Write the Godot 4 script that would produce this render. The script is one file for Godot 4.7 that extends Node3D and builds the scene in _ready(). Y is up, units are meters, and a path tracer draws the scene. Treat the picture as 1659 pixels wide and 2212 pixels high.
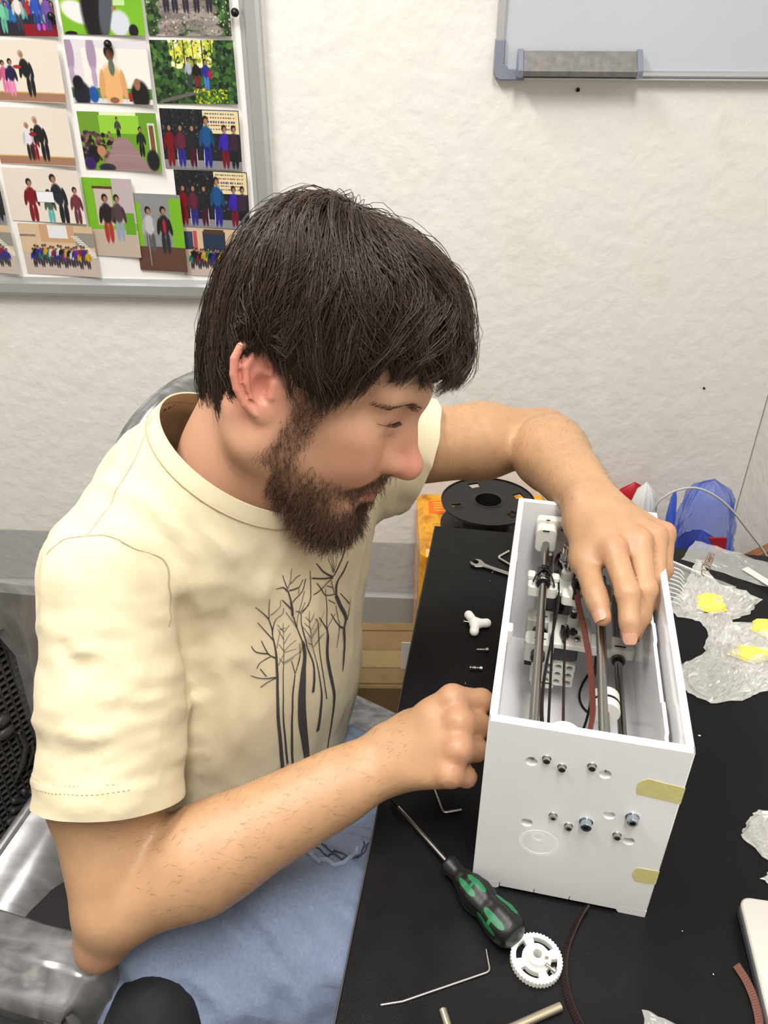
extends Node3D
# A man at a black desk works on a white acrylic machine; photo board, whiteboard, plaster corner.
# Units metres, y up. The back wall is z = -1.6, the right wall x = 0.745, the desk top y = 0.75.

var taken := {}
var M := {}
var T := {}
var rng := RandomNumberGenerator.new()

func _ready() -> void:
	rng.seed = 7
	# --- camera
	var cam := Camera3D.new()
	cam.name = "camera"
	cam.fov = rad_to_deg(2.0 * atan(1106.0 / 1670.0))
	cam.near = 0.03
	cam.position = Vector3(0, 1.38, 0)
	cam.basis = Basis(Vector3.UP, deg_to_rad(3.0)) * Basis(Vector3.RIGHT, deg_to_rad(-31.38)) * Basis(Vector3.BACK, deg_to_rad(0.32))
	add_child(cam)
	cam.current = true
	# --- environment and exposure
	var we := WorldEnvironment.new()
	we.name = "world_environment"
	var env := Environment.new()
	env.background_mode = Environment.BG_COLOR
	env.background_color = Color(0.55, 0.6, 0.68)
	env.tonemap_mode = Environment.TONE_MAPPER_LINEAR
	env.tonemap_exposure = 0.94
	env.sdfgi_enabled = true
	env.ssao_enabled = true
	env.ssil_enabled = true
	we.environment = env
	add_child(we)
	# --- lights: two ceiling panels
	make_materials()
	ceiling_panel(Vector3(-0.85, 2.695, -0.5), Vector2(0.3, 1.2), 3.8, "square white ceiling light panel over the seated man")
	ceiling_panel(Vector3(0.12, 2.695, 0.2), Vector2(0.3, 1.2), 3.9, "square white ceiling light panel behind the camera")
	build_room()
	build_all()

func ceiling_panel(at: Vector3, size: Vector2, energy: float, label: String) -> void:
	var o := thing("ceiling_light", label, "ceiling light", at)
	var b := MB.new()
	b.box(Vector3(size.x + 0.04, 0.03, size.y + 0.04), Vector3(0, -0.01, 0), 0.004)
	obj("frame", b, M.white_metal, o)
	b = MB.new()
	b.box(Vector3(size.x, 0.004, size.y), Vector3(0, -0.027, 0), 0.001)
	obj("diffuser", b, M.lamp, o)
	var l := AreaLight3D.new()
	l.name = "panel_light"
	l.area_size = size
	l.light_energy = energy
	l.light_color = Color(1.0, 0.985, 0.97)
	l.shadow_enabled = true
	l.area_range = 12.0
	l.area_attenuation = 2.0
	l.rotation.x = -PI / 2
	l.position = Vector3(0, -0.035, 0)
	o.add_child(l, true)

# ------------------------------------------------------------------ helpers
func numbered(called: String) -> String:
	var k: int = taken.get(called, 0)
	taken[called] = k + 1
	return called if k == 0 else "%s_%03d" % [called, k]

func thing(called: String, label: String, category: String, at := Vector3.ZERO, turn := 0.0, group := "") -> Node3D:
	var o := Node3D.new()
	o.name = numbered(called)
	add_child(o)
	o.position = at
	o.rotation.y = turn
	o.set_meta("label", label)
	o.set_meta("category", category)
	if group != "":
		o.set_meta("group", group)
	return o

func tag(o: Node, label: String, category: String, group := "") -> void:
	o.set_meta("label", label)
	o.set_meta("category", category)
	if group != "":
		o.set_meta("group", group)

func obj(called: String, b: MB, m: Material, parent: Node = null, label := "") -> MeshInstance3D:
	var o := MeshInstance3D.new()
	o.mesh = b.commit()
	o.material_override = m
	o.name = numbered(called) if parent == null else called
	(self if parent == null else parent).add_child(o, true)
	if label != "":
		o.set_meta("label", label)
	return o

func inst(called: String, mesh: Mesh, m: Material, parent: Node, xf := Transform3D.IDENTITY) -> MeshInstance3D:
	var o := MeshInstance3D.new()
	o.mesh = mesh
	o.material_override = m
	o.name = called
	parent.add_child(o, true)
	o.transform = xf
	return o

func struct(called: String, b: MB, m: Material, label: String) -> MeshInstance3D:
	var o := obj(called, b, m)
	o.set_meta("kind", "structure")
	o.set_meta("label", label)
	o.set_meta("category", called.get_slice("_", 0))
	return o

func mat(c: Color, rough := 0.6, metal := 0.0) -> StandardMaterial3D:
	var m := StandardMaterial3D.new()
	m.albedo_color = c
	m.roughness = rough
	m.metallic = metal
	return m

func noise_tex(freq: float, size := 256, ramp: Array = [], octaves := 4, sd := 1, normal := false, strength := 4.0, kind := FastNoiseLite.TYPE_SIMPLEX_SMOOTH) -> NoiseTexture2D:
	var n := FastNoiseLite.new()
	n.noise_type = kind
	n.seed = sd
	n.frequency = freq
	n.fractal_octaves = octaves
	var t := NoiseTexture2D.new()
	t.width = size
	t.height = size
	t.seamless = true
	t.noise = n
	if normal:
		t.as_normal_map = true
		t.bump_strength = strength
	if ramp.size() > 0:
		var g := Gradient.new()
		var off := PackedFloat32Array()
		var cols := PackedColorArray()
		for i in ramp.size():
			off.append(float(i) / (ramp.size() - 1))
			cols.append(ramp[i])
		g.offsets = off
		g.colors = cols
		t.color_ramp = g
	return t

func triplanar(m: StandardMaterial3D, scale: float, world := true) -> StandardMaterial3D:
	m.uv1_triplanar = true
	m.uv1_world_triplanar = world
	m.uv1_scale = Vector3.ONE * scale
	return m

# Collects triangles; commit() makes one mesh.
class MB:
	var v := PackedVector3Array()
	var n := PackedVector3Array()
	var uv := PackedVector2Array()
	var c := PackedColorArray()
	var idx := PackedInt32Array()
	var x := Transform3D.IDENTITY
	var col := Color.WHITE
	func put(p: Vector3, nn: Vector3, t := Vector2.ZERO) -> int:
		v.append(x * p)
		n.append((x.basis * nn).normalized())
		uv.append(t)
		c.append(col)
		return v.size() - 1
	func face(i: int, j: int, k: int) -> void:   # counter-clockwise from outside
		idx.append(i)
		idx.append(k)
		idx.append(j)
	func tri(a: Vector3, b: Vector3, d: Vector3) -> void:
		var nn := (b - a).cross(d - a).normalized()
		face(put(a, nn), put(b, nn), put(d, nn))
	func quad(a: Vector3, b: Vector3, d: Vector3, e: Vector3) -> void:
		var nn := (d - a).cross(e - b).normalized()
		var i := put(a, nn, Vector2(0, 1))
		var j := put(b, nn, Vector2(1, 1))
		var k := put(d, nn, Vector2(1, 0))
		var l := put(e, nn, Vector2(0, 0))
		face(i, j, k)
		face(i, k, l)
	func box(s: Vector3, at := Vector3.ZERO, bev := 0.001) -> void:
		var h := s * 0.5
		bev = minf(bev, minf(h.x, minf(h.y, h.z)) * 0.9)
		var k := h - Vector3.ONE * bev
		for ax in 3:
			var u := (ax + 1) % 3
			var w := (ax + 2) % 3
			for sg in [-1.0, 1.0]:
				var q: Array[Vector3] = []
				for st in [Vector2(-1, -1), Vector2(1, -1), Vector2(1, 1), Vector2(-1, 1)]:
					var p := Vector3.ZERO
					p[ax] = h[ax] * sg
					p[u] = k[u] * st.x
					p[w] = k[w] * st.y
					q.append(at + p)
				if sg > 0:
					quad(q[0], q[1], q[2], q[3])
				else:
					quad(q[3], q[2], q[1], q[0])
			for s1 in [-1.0, 1.0]:
				for s2 in [-1.0, 1.0]:
					var p1 := Vector3.ZERO
					var p2 := Vector3.ZERO
					p1[u] = h[u] * s1
					p1[w] = k[w] * s2
					p1[ax] = k[ax]
					p2[u] = k[u] * s1
					p2[w] = h[w] * s2
					p2[ax] = k[ax]
					var p3 := p1
					var p4 := p2
					p3[ax] = -k[ax]
					p4[ax] = -k[ax]
					if s1 * s2 > 0:
						quad(at + p2, at + p1, at + p3, at + p4)
					else:
						quad(at + p1, at + p2, at + p4, at + p3)
		for sx in [-1.0, 1.0]:
			for sy in [-1.0, 1.0]:
				for sz in [-1.0, 1.0]:
					var a := at + Vector3(h.x * sx, k.y * sy, k.z * sz)
					var b := at + Vector3(k.x * sx, h.y * sy, k.z * sz)
					var d := at + Vector3(k.x * sx, k.y * sy, h.z * sz)
					if sx * sy * sz > 0:
						tri(a, b, d)
					else:
						tri(a, d, b)
	# rows of points; smooth normals; u closes when loop
	func loft(rows: Array, loop := true, cap0 := false, cap1 := false, flip := false) -> void:
		var nr := rows.size()
		var nc: int = rows[0].size()
		var base := v.size()
		var acc: PackedVector3Array = []
		acc.resize(nr * nc)
		var last := nc if loop else nc - 1
		for i in nr - 1:
			for j in last:
				var j2 := (j + 1) % nc
				var a: Vector3 = rows[i][j]
				var b: Vector3 = rows[i][j2]
				var d: Vector3 = rows[i + 1][j2]
				var e: Vector3 = rows[i + 1][j]
				var nn := (d - a).cross(e - b)
				if flip:
					nn = -nn
				acc[i * nc + j] += nn
				acc[i * nc + j2] += nn
				acc[(i + 1) * nc + j2] += nn
				acc[(i + 1) * nc + j] += nn
		for i in nr:
			for j in nc:
				put(rows[i][j], acc[i * nc + j].normalized(), Vector2(float(j) / maxi(1, last), float(i) / (nr - 1)))
		for i in nr - 1:
			for j in last:
				var j2 := (j + 1) % nc
				var a := base + i * nc + j
				var b := base + i * nc + j2
				var d := base + (i + 1) * nc + j2
				var e := base + (i + 1) * nc + j
				if flip:
					face(a, d, b)
					face(a, e, d)
				else:
					face(a, b, d)
					face(a, d, e)
		if cap0:
			cap(rows[0], not flip)
		if cap1:
			cap(rows[nr - 1], flip)
	func cap(row: PackedVector3Array, rev: bool) -> void:
		var m := Vector3.ZERO
		for p in row:
			m += p
		m /= row.size()
		for j in row.size():
			var a := row[j]
			var b := row[(j + 1) % row.size()]
			if rev:
				tri(m, b, a)
			else:
				tri(m, a, b)
	func tube(path: PackedVector3Array, r, sides := 8, caps := true) -> void:
		var rows := []
		var up := Vector3.ZERO
		for i in path.size():
			var d := (path[mini(i + 1, path.size() - 1)] - path[maxi(i - 1, 0)]).normalized()
			if i == 0:
				up = d.cross(Vector3.RIGHT if absf(d.x) < 0.8 else Vector3.UP).normalized()
			up = (up - d * up.dot(d)).normalized()
			var w := d.cross(up)
			var rr: float = r[i] if r is PackedFloat32Array else r
			var row := PackedVector3Array()
			for j in sides:
				var a := TAU * j / sides
				row.append(path[i] + (up * cos(a) + w * sin(a)) * rr)
			rows.append(row)
		loft(rows, true, caps, caps)
	# profile of (radius, height) turned about y; sharp edges unless smooth
	func lathe(prof: PackedVector2Array, segs := 24, smooth := false) -> void:
		if smooth:
			var rows := []
			for p in prof:
				rows.append(ring(p, segs))
			loft(rows, true, false, false, true)
			return
		for i in prof.size() - 1:
			if prof[i].is_equal_approx(prof[i + 1]):
				continue
			loft([ring(prof[i], segs), ring(prof[i + 1], segs)], true, false, false, true)
	func ring(p: Vector2, segs: int) -> PackedVector3Array:
		var row := PackedVector3Array()
		for j in segs:
			var a := TAU * j / segs
			row.append(Vector3(cos(a) * maxf(p.x, 1e-6), p.y, sin(a) * maxf(p.x, 1e-6)))
		return row
	# outline in x, y pushed along z from z0 to z1 with chamfered rims
	func prism(poly: PackedVector2Array, z0: float, z1: float, bev := 0.0) -> void:
		var q := poly
		if Geometry2D.is_polygon_clockwise(q):
			q = q.duplicate()
			q.reverse()
		var ins := PackedVector2Array()
		for i in q.size():
			var a := (q[i] - q[i - 1]).normalized()
			var b := (q[(i + 1) % q.size()] - q[i]).normalized()
			var m := (Vector2(-a.y, a.x) + Vector2(-b.y, b.x)).normalized()
			ins.append(q[i] + m * bev / maxf(0.5, m.dot(Vector2(-a.y, a.x))))
		var t := Geometry2D.triangulate_polygon(ins)
		for k in range(0, t.size(), 3):
			var a2 := ins[t[k]]
			var b2 := ins[t[k + 1]]
			var c2 := ins[t[k + 2]]
			if (b2 - a2).cross(c2 - a2) < 0:
				var sw := b2
				b2 = c2
				c2 = sw
			tri(Vector3(a2.x, a2.y, z1), Vector3(b2.x, b2.y, z1), Vector3(c2.x, c2.y, z1))
			tri(Vector3(a2.x, a2.y, z0), Vector3(c2.x, c2.y, z0), Vector3(b2.x, b2.y, z0))
		for i in q.size():
			var j := (i + 1) % q.size()
			quad(Vector3(q[i].x, q[i].y, z0 + bev), Vector3(q[j].x, q[j].y, z0 + bev), Vector3(q[j].x, q[j].y, z1 - bev), Vector3(q[i].x, q[i].y, z1 - bev))
			if bev > 0:
				quad(Vector3(q[i].x, q[i].y, z1 - bev), Vector3(q[j].x, q[j].y, z1 - bev), Vector3(ins[j].x, ins[j].y, z1), Vector3(ins[i].x, ins[i].y, z1))
				quad(Vector3(ins[i].x, ins[i].y, z0), Vector3(ins[j].x, ins[j].y, z0), Vector3(q[j].x, q[j].y, z0 + bev), Vector3(q[i].x, q[i].y, z0 + bev))
	func commit() -> ArrayMesh:
		var a := []
		a.resize(Mesh.ARRAY_MAX)
		a[Mesh.ARRAY_VERTEX] = v
		a[Mesh.ARRAY_NORMAL] = n
		a[Mesh.ARRAY_TEX_UV] = uv
		a[Mesh.ARRAY_COLOR] = c
		a[Mesh.ARRAY_INDEX] = idx
		var m := ArrayMesh.new()
		m.add_surface_from_arrays(Mesh.PRIMITIVE_TRIANGLES, a)
		return m

func rrect(w: float, h: float, r: float, k := 5) -> PackedVector2Array:   # rounded rectangle outline about the origin
	var out := PackedVector2Array()
	for q in 4:
		var cx := (w / 2 - r) * (1 if q == 0 or q == 3 else -1)
		var cy := (h / 2 - r) * (1 if q < 2 else -1)
		for i in k + 1:
			var a := PI / 2 * (q + float(i) / k)
			out.append(Vector2(cx + cos(a) * r, cy + sin(a) * r))
	return out

func smooth_path(pts: Array, k := 8) -> PackedVector3Array:   # Catmull-Rom through the points
	var out := PackedVector3Array()
	for i in pts.size() - 1:
		var a: Vector3 = pts[maxi(i - 1, 0)]
		var b: Vector3 = pts[i]
		var c: Vector3 = pts[i + 1]
		var d: Vector3 = pts[mini(i + 2, pts.size() - 1)]
		for j in k:
			out.append(b.cubic_interpolate(c, a, d, float(j) / k))
	out.append(pts[-1])
	return out

func basis_y(dir: Vector3) -> Basis:   # a basis whose y runs along dir
	var y := dir.normalized()
	var q := y.cross(Vector3.RIGHT if absf(y.x) < 0.9 else Vector3.UP).normalized()
	return Basis(q, y, q.cross(y))

# ------------------------------------------------------------------ materials
func make_materials() -> void:
	M.white_metal = mat(Color(0.9, 0.9, 0.9), 0.5)
	M.lamp = mat(Color(1, 1, 1), 0.5)
	M.lamp.emission_enabled = true
	M.lamp.emission = Color(1.0, 0.97, 0.92)
	M.lamp.emission_energy_multiplier = 2.0
	# plaster: uneven trowelled relief over faint stains
	var wall := mat(Color.WHITE, 0.85)
	wall.albedo_texture = noise_tex(0.006, 512, [Color(0.86, 0.85, 0.82), Color(0.895, 0.885, 0.86), Color(0.885, 0.88, 0.86), Color(0.91, 0.9, 0.88)], 5, 3)
	wall.heightmap_enabled = true
	wall.heightmap_texture = noise_tex(0.02, 1024, [], 4, 9)
	wall.heightmap_scale = 0.15
	M.wall = triplanar(wall, 1.1)
	var wr: StandardMaterial3D = wall.duplicate()
	M.wall_right = wr
	var dado: StandardMaterial3D = wall.duplicate()
	dado.albedo_texture = noise_tex(0.008, 256, [Color(0.66, 0.66, 0.66), Color(0.72, 0.72, 0.715)], 4, 5)
	M.dado = dado
	M.base = mat(Color(0.62, 0.62, 0.61), 0.5)
	M.ceiling = mat(Color(0.92, 0.91, 0.88), 0.9)
	var fl := mat(Color.WHITE, 0.4)
	fl.albedo_texture = noise_tex(0.09, 512, [Color(0.3, 0.29, 0.28), Color(0.5, 0.49, 0.47), Color(0.62, 0.61, 0.58), Color(0.4, 0.39, 0.38)], 4, 8)
	M.floor = triplanar(fl, 3.0)
	M.alu = mat(Color(0.78, 0.79, 0.8), 0.35, 0.75)
	M.board = mat(Color(0.92, 0.91, 0.9), 0.5)
	M.whiteboard = mat(Color(0.74, 0.765, 0.8), 0.16)
	M.grey_plastic = mat(Color(0.5, 0.52, 0.58), 0.45)
	M.pin = mat(Color(0.16, 0.15, 0.15), 0.18, 0.6)
	M.paper_edge = mat(Color(0.93, 0.92, 0.9), 0.5)
	M.black_plastic = mat(Color(0.085, 0.085, 0.09), 0.42)
	M.dark_rubber = mat(Color(0.05, 0.05, 0.052), 0.6)
	M.steel = mat(Color(0.72, 0.72, 0.71), 0.24, 1.0)
	M.rod = mat(Color(0.62, 0.61, 0.59), 0.2, 1.0)
	M.zinc = mat(Color(0.75, 0.79, 0.83), 0.2, 1.0)
	M.chrome = mat(Color(0.85, 0.85, 0.86), 0.1, 1.0)
	M.print_white = mat(Color(0.93, 0.92, 0.89), 0.5)
	M.print_white.subsurf_scatter_enabled = true
	M.print_white.subsurf_scatter_strength = 0.15
	M.acrylic = mat(Color(0.97, 0.97, 0.975), 0.2)
	M.acrylic.backlight_enabled = true
	M.acrylic.backlight = Color(0.4, 0.4, 0.4)
	M.acrylic.clearcoat_enabled = true
	M.acrylic.clearcoat = 0.4
	M.acrylic.clearcoat_roughness = 0.12
	M.tape = mat(Color(0.82, 0.79, 0.52), 0.7)
	var tb := noise_tex(0.05, 256, [Color(0.79, 0.76, 0.5), Color(0.85, 0.82, 0.57)], 3, 12)
	M.tape.albedo_texture = tb
	M.tape.albedo_color = Color.WHITE
	triplanar(M.tape, 12.0)

# ------------------------------------------------------------------ the room
func build_room() -> void:
	var b := MB.new()
	b.box(Vector3(3.6, 0.1, 4.6), Vector3(-0.9, -0.05, 0.6), 0.001)
	struct("floor", b, M.floor, "speckled grey stone floor under the chair and desk")
	b = MB.new()
	b.box(Vector3(3.6, 0.1, 4.6), Vector3(-0.9, 2.76, 0.6), 0.001)
	struct("ceiling", b, M.ceiling, "plain white ceiling above the room")
	b = MB.new()
	b.box(Vector3(3.445, 2.4, 0.1), Vector3(-0.9775, 1.513, -1.65), 0.001)
	struct("wall_back", b, M.wall, "rough white plaster wall behind the man with the boards")
	b = MB.new()
	b.box(Vector3(3.445, 0.313, 0.1), Vector3(-0.9775, 0.1565, -1.6497), 0.0005)
	struct("trim_001", b, M.dado, "grey painted lower band of the back wall")
	b = MB.new()
	b.box(Vector3(3.345, 0.163, 0.02), Vector3(-0.93, 0.0815, -1.59), 0.006)
	struct("baseboard_back", b, M.base, "light grey baseboard along the back wall")
	b = MB.new()
	b.box(Vector3(0.1, 2.71, 4.5), Vector3(0.797, 1.355, 0.6), 0.001)
	struct("wall_right", b, M.wall_right, "white plaster wall at the right of the corner")
	b = MB.new()
	b.box(Vector3(0.1, 2.71, 4.5), Vector3(-2.65, 1.355, 0.6), 0.001)
	struct("wall_left", b, M.wall, "white plaster wall far to the left")
	b = MB.new()
	b.box(Vector3(3.6, 2.71, 0.1), Vector3(-0.9, 1.355, 2.9), 0.001)
	struct("wall_front", b, M.wall, "white plaster wall behind the camera")
	# small marks in the plaster: a plugged screw hole and a chip
	for q in [[Vector3(0.261, 1.306, -1.598), 0.0032, "dark plugged screw hole in the wall under the whiteboard"], [Vector3(0.606, 0.743, -1.598), 0.0022, "tiny dark chip in the plaster near the corner"]]:
		b = MB.new()
		b.x = Transform3D(Basis(Vector3.RIGHT, PI / 2), q[0])
		b.lathe(PackedVector2Array([Vector2(0, -0.004), Vector2(q[1], -0.004), Vector2(q[1] * 1.15, 0.0008), Vector2(q[1] * 0.5, 0.0004), Vector2(0, -0.001)]), 10)
		var o := obj("wall_plug", b, M.dark_rubber)
		tag(o, q[2], "wall mark")
	photo_board()
	white_board()

func photo_board() -> void:
	var t := thing("photo_board", "white pin board in a silver aluminium frame full of photo prints", "notice board", Vector3(0, 0, -1.6))
	var b := MB.new()
	b.box(Vector3(1.4, 1.0, 0.012), Vector3(-1.03, 1.45, 0.008), 0.001)
	obj("panel", b, M.board, t)
	var prof := PackedVector2Array([Vector2(0, 0), Vector2(0.036, 0), Vector2(0.036, 0.022), Vector2(0.03, 0.026), Vector2(0.012, 0.026), Vector2(0.008, 0.02), Vector2(0, 0.017)])
	# right stile, bottom rail, top rail, left stile: the profile runs from the inner edge outwards
	for s in [[Vector3(-0.34, 0.921, 0), Vector3(-0.34, 1.97, 0), Vector3.RIGHT], [Vector3(-1.75, 0.957, 0), Vector3(-0.304, 0.957, 0), Vector3.DOWN], [Vector3(-1.75, 1.93, 0), Vector3(-0.304, 1.93, 0), Vector3.UP], [Vector3(-1.71, 0.921, 0), Vector3(-1.71, 1.97, 0), Vector3.LEFT]]:
		b = MB.new()
		var rows := []
		for e in 2:
			var row := PackedVector3Array()
			for p in prof:
				row.append(Vector3(s[e]) + Vector3(s[2]) * p.x + Vector3(0, 0, p.y))
			rows.append(row)
		var fl: bool = Vector3(s[2]).cross(Vector3.BACK).dot(Vector3(s[1]) - Vector3(s[0])) < 0
		for j in prof.size():
			var k := (j + 1) % prof.size()
			if fl:
				b.quad(rows[0][k], rows[0][j], rows[1][j], rows[1][k])
			else:
				b.quad(rows[0][j], rows[0][k], rows[1][k], rows[1][j])
		b.cap(rows[0], not fl)
		b.cap(rows[1], fl)
		obj("frame", b, M.alu, t)
	# every print: name of its picture, centre on the wall, size, tilt, curl of the right edge, label
	var prints := [
		["crowd", Vector2(-0.742, 1.434), Vector2(0.152, 0.1), -0.01, 0.006, "photo of a crowd before a red table, top left of the board"],
		["robe", Vector2(-0.583, 1.436), Vector2(0.15, 0.1), -0.012, 0.007, "photo of a dark robed figure in a green room, top row"],
		["trail", Vector2(-0.43, 1.436), Vector2(0.15, 0.102), 0.0, 0.006, "photo of walkers on a leafy forest trail, top row"],
		["stage_pink", Vector2(-0.75, 1.329), Vector2(0.158, 0.098), -0.02, 0.012, "photo of figures in pink and black on a stage, second row left"],
		["sweater", Vector2(-0.586, 1.328), Vector2(0.152, 0.1), -0.015, 0.008, "photo of a person in a peach sweater between two listeners"],
		["forest", Vector2(-0.43, 1.329), Vector2(0.152, 0.1), 0.0, 0.005, "photo of three people in a green and yellow forest"],
		["stage_pair", Vector2(-0.752, 1.221), Vector2(0.152, 0.098), -0.015, 0.01, "photo of a white shirted and a black suited figure on stage"],
		["meeting", Vector2(-0.586, 1.214), Vector2(0.152, 0.1), -0.012, 0.007, "photo of a long table meeting in a green room"],
		["banner", Vector2(-0.43, 1.219), Vector2(0.15, 0.102), -0.018, 0.006, "photo of a group before a yellow banner, third row right"],
		["edge_blue", Vector2(-0.913, 1.114), Vector2(0.15, 0.096), -0.01, 0.01, "photo cut by the left picture edge in the fourth row"],
		["award", Vector2(-0.754, 1.116), Vector2(0.155, 0.098), -0.02, 0.01, "photo of a certificate handover with a maroon dress"],
		["doorway", Vector2(-0.627, 1.076), Vector2(0.1, 0.148), -0.02, 0.004, "upright photo of two people standing in a green room doorway"],
		["couple", Vector2(-0.534, 1.049), Vector2(0.1, 0.148), -0.015, 0.006, "upright photo of two people against a grey wall"],
		["banner2", Vector2(-0.421, 1.113), Vector2(0.143, 0.105), -0.02, 0.005, "photo of a row of people before a yellow banner, fourth row right"],
		["edge_white", Vector2(-0.912, 1.014), Vector2(0.15, 0.096), -0.02, 0.01, "photo cut by the left picture edge in the bottom row"],
		["yard", Vector2(-0.748, 1.012), Vector2(0.155, 0.1), -0.02, 0.008, "photo of a long group row in a yard, bottom row"],
		["facade", Vector2(-0.425, 1.012), Vector2(0.14, 0.093), -0.02, 0.004, "photo of a group before a facade, bottom row beside the hair"],
	]
	for k in prints.size():
		var q: Array = prints[k]
		var sz: Vector2 = q[2]
		var o := thing("photo_print", q[5], "photo", Vector3(q[1].x, q[1].y, -1.5855 + 0.0006 * (k % 3) + (0.0035 if q[0] == "couple" else 0.0)), 0.0, "photo prints on the pin board")
		o.rotation.z = q[3]
		var curl: float = q[4]
		for side in 2:   # the printed face and the white back
			var rows := []
			for i in 3:
				var row := PackedVector3Array()
				for j in 9:
					var u := j / 8.0
					row.append(Vector3((u - 0.5) * sz.x, (i / 2.0 - 0.5) * sz.y, curl * pow(u, 2.5) + 0.0015 * absf(i - 1.0) * u + (0.0004 if side == 0 else 0.0)))
				rows.append(row)
			b = MB.new()
			b.loft(rows, false, false, false, side == 1)
			if side == 0:
				for i in b.uv.size():
					b.uv[i].y = 1.0 - b.uv[i].y
				var m := mat(Color.WHITE, 0.35)
				m.albedo_texture = ImageTexture.create_from_image(picture(q[0], sz.x > sz.y))
				obj("print", b, m, o)
			else:
				obj("paper", b, M.paper_edge, o)
	for q in [[Vector3(-0.344, 1.42, -1.574), "dark ball pin at the right rim of the photo board"], [Vector3(-0.578, 1.372, -1.58), "dark ball pin above the peach sweater photo"], [Vector3(-0.67, 1.413, -1.577), "dark ball pin at the right edge of the crowd photo"]]:
		var o := thing("board_pin", q[1], "push pin", q[0])
		b = MB.new()
		var s := PackedVector2Array()
		for i in 11:
			s.append(Vector2(sin(PI * i / 10.0), -cos(PI * i / 10.0)) * 0.0072)
		b.x = Transform3D(Basis(Vector3.RIGHT, PI / 2), Vector3(0, 0, 0.006))
		b.lathe(s, 16, true)
		obj("head", b, M.pin, o)
		b = MB.new()
		b.tube(PackedVector3Array([Vector3(0, 0, -0.008), Vector3(0, 0, 0.002)]), 0.0008, 6)
		obj("needle", b, M.steel, o)

func white_board() -> void:
	var t := thing("whiteboard", "blank whiteboard with an aluminium frame, high on the wall at right", "whiteboard", Vector3(0, 0, -1.6))
	var b := MB.new()
	b.box(Vector3(0.6, 0.9, 0.01), Vector3(0.416, 1.776, 0.008), 0.001)
	obj("panel", b, M.whiteboard, t)
	b = MB.new()
	b.box(Vector3(0.016, 0.92, 0.018), Vector3(0.116, 1.79, 0.01), 0.004)
	obj("frame", b, M.alu, t)
	b = MB.new()
	b.box(Vector3(0.62, 0.011, 0.018), Vector3(0.424, 1.3315, 0.01), 0.003)
	b.box(Vector3(0.62, 0.0035, 0.02), Vector3(0.424, 1.3235, 0.011), 0.0012)
	obj("frame", b, M.alu, t)
	b = MB.new()   # rounded plastic corner
	var pl := PackedVector2Array([Vector2(0.055, 0.0), Vector2(0.012, 0.0), Vector2(0.0035, 0.0035), Vector2(0.0, 0.012), Vector2(0.0, 0.062), Vector2(0.017, 0.062), Vector2(0.018, 0.026), Vector2(0.026, 0.018), Vector2(0.055, 0.017)])
	b.x = Transform3D(Basis.IDENTITY, Vector3(0.107, 1.3205, 0))
	b.prism(pl, 0.0, 0.022, 0.002)
	obj("corner_piece", b, M.grey_plastic, t)
	# small tray hooked on the bottom rail
	var tr := thing("marker_tray", "grey aluminium pen tray on the bottom rail of the whiteboard", "tray", Vector3(0.253, 1.33, -1.58))
	b = MB.new()
	var brushed := mat(Color(0.6, 0.6, 0.6), 0.45, 0.5)
	brushed.albedo_texture = noise_tex(0.03, 256, [Color(0.5, 0.49, 0.485), Color(0.64, 0.63, 0.63)], 4, 31)
	brushed.albedo_color = Color.WHITE
	triplanar(brushed, 7.0, false)
	var prof := [Vector3(0, 0.0, 0.002), Vector3(0, -0.002, 0.03), Vector3(0, 0.006, 0.034), Vector3(0, 0.036, 0.006), Vector3(0, 0.036, 0.002)]
	var rows := []
	for s in [-0.099, 0.099]:
		var row := PackedVector3Array()
		for p in prof:
			row.append(p + Vector3(s, 0, 0))
		rows.append(row)
	for j in 5:
		var k := (j + 1) % 5
		b.quad(rows[0][j], rows[0][k], rows[1][k], rows[1][j])
	obj("body", b, brushed, tr)
	for s in [-0.102, 0.102]:
		b = MB.new()
		var pp := PackedVector2Array([Vector2(0.0, -0.003), Vector2(0.033, -0.004), Vector2(0.037, 0.007), Vector2(0.008, 0.039), Vector2(0.0, 0.039)])
		b.x = Transform3D(Basis(Vector3.UP, -PI / 2), Vector3(s, 0, 0))
		b.prism(pp, -0.0045, 0.0045, 0.001)
		obj("end_cap", b, M.grey_plastic, tr)

# ------------------------------------------------------------------ the printed pictures
func dab(im: Image, c: Vector2, r: Vector2, col: Color, turn := 0.0) -> void:
	var w := im.get_width()
	var h := im.get_height()
	var R := maxf(r.x, r.y)
	var cs := cos(turn)
	var sn := sin(turn)
	for y in range(maxi(0, int(c.y - R)), mini(h, int(c.y + R) + 2)):
		for x in range(maxi(0, int(c.x - R)), mini(w, int(c.x + R) + 2)):
			var d := Vector2(x + 0.5, y + 0.5) - c
			var e := Vector2(d.x * cs + d.y * sn, -d.x * sn + d.y * cs) / r
			var l := e.length()
			if l < 1.0:
				im.set_pixel(x, y, im.get_pixel(x, y).lerp(col, clampf((1.0 - l) * 4.0, 0, 1)))

func rect(im: Image, x: float, y: float, w: float, h: float, col: Color) -> void:
	im.fill_rect(Rect2i(int(x), int(y), int(w), int(h)), col)

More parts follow.
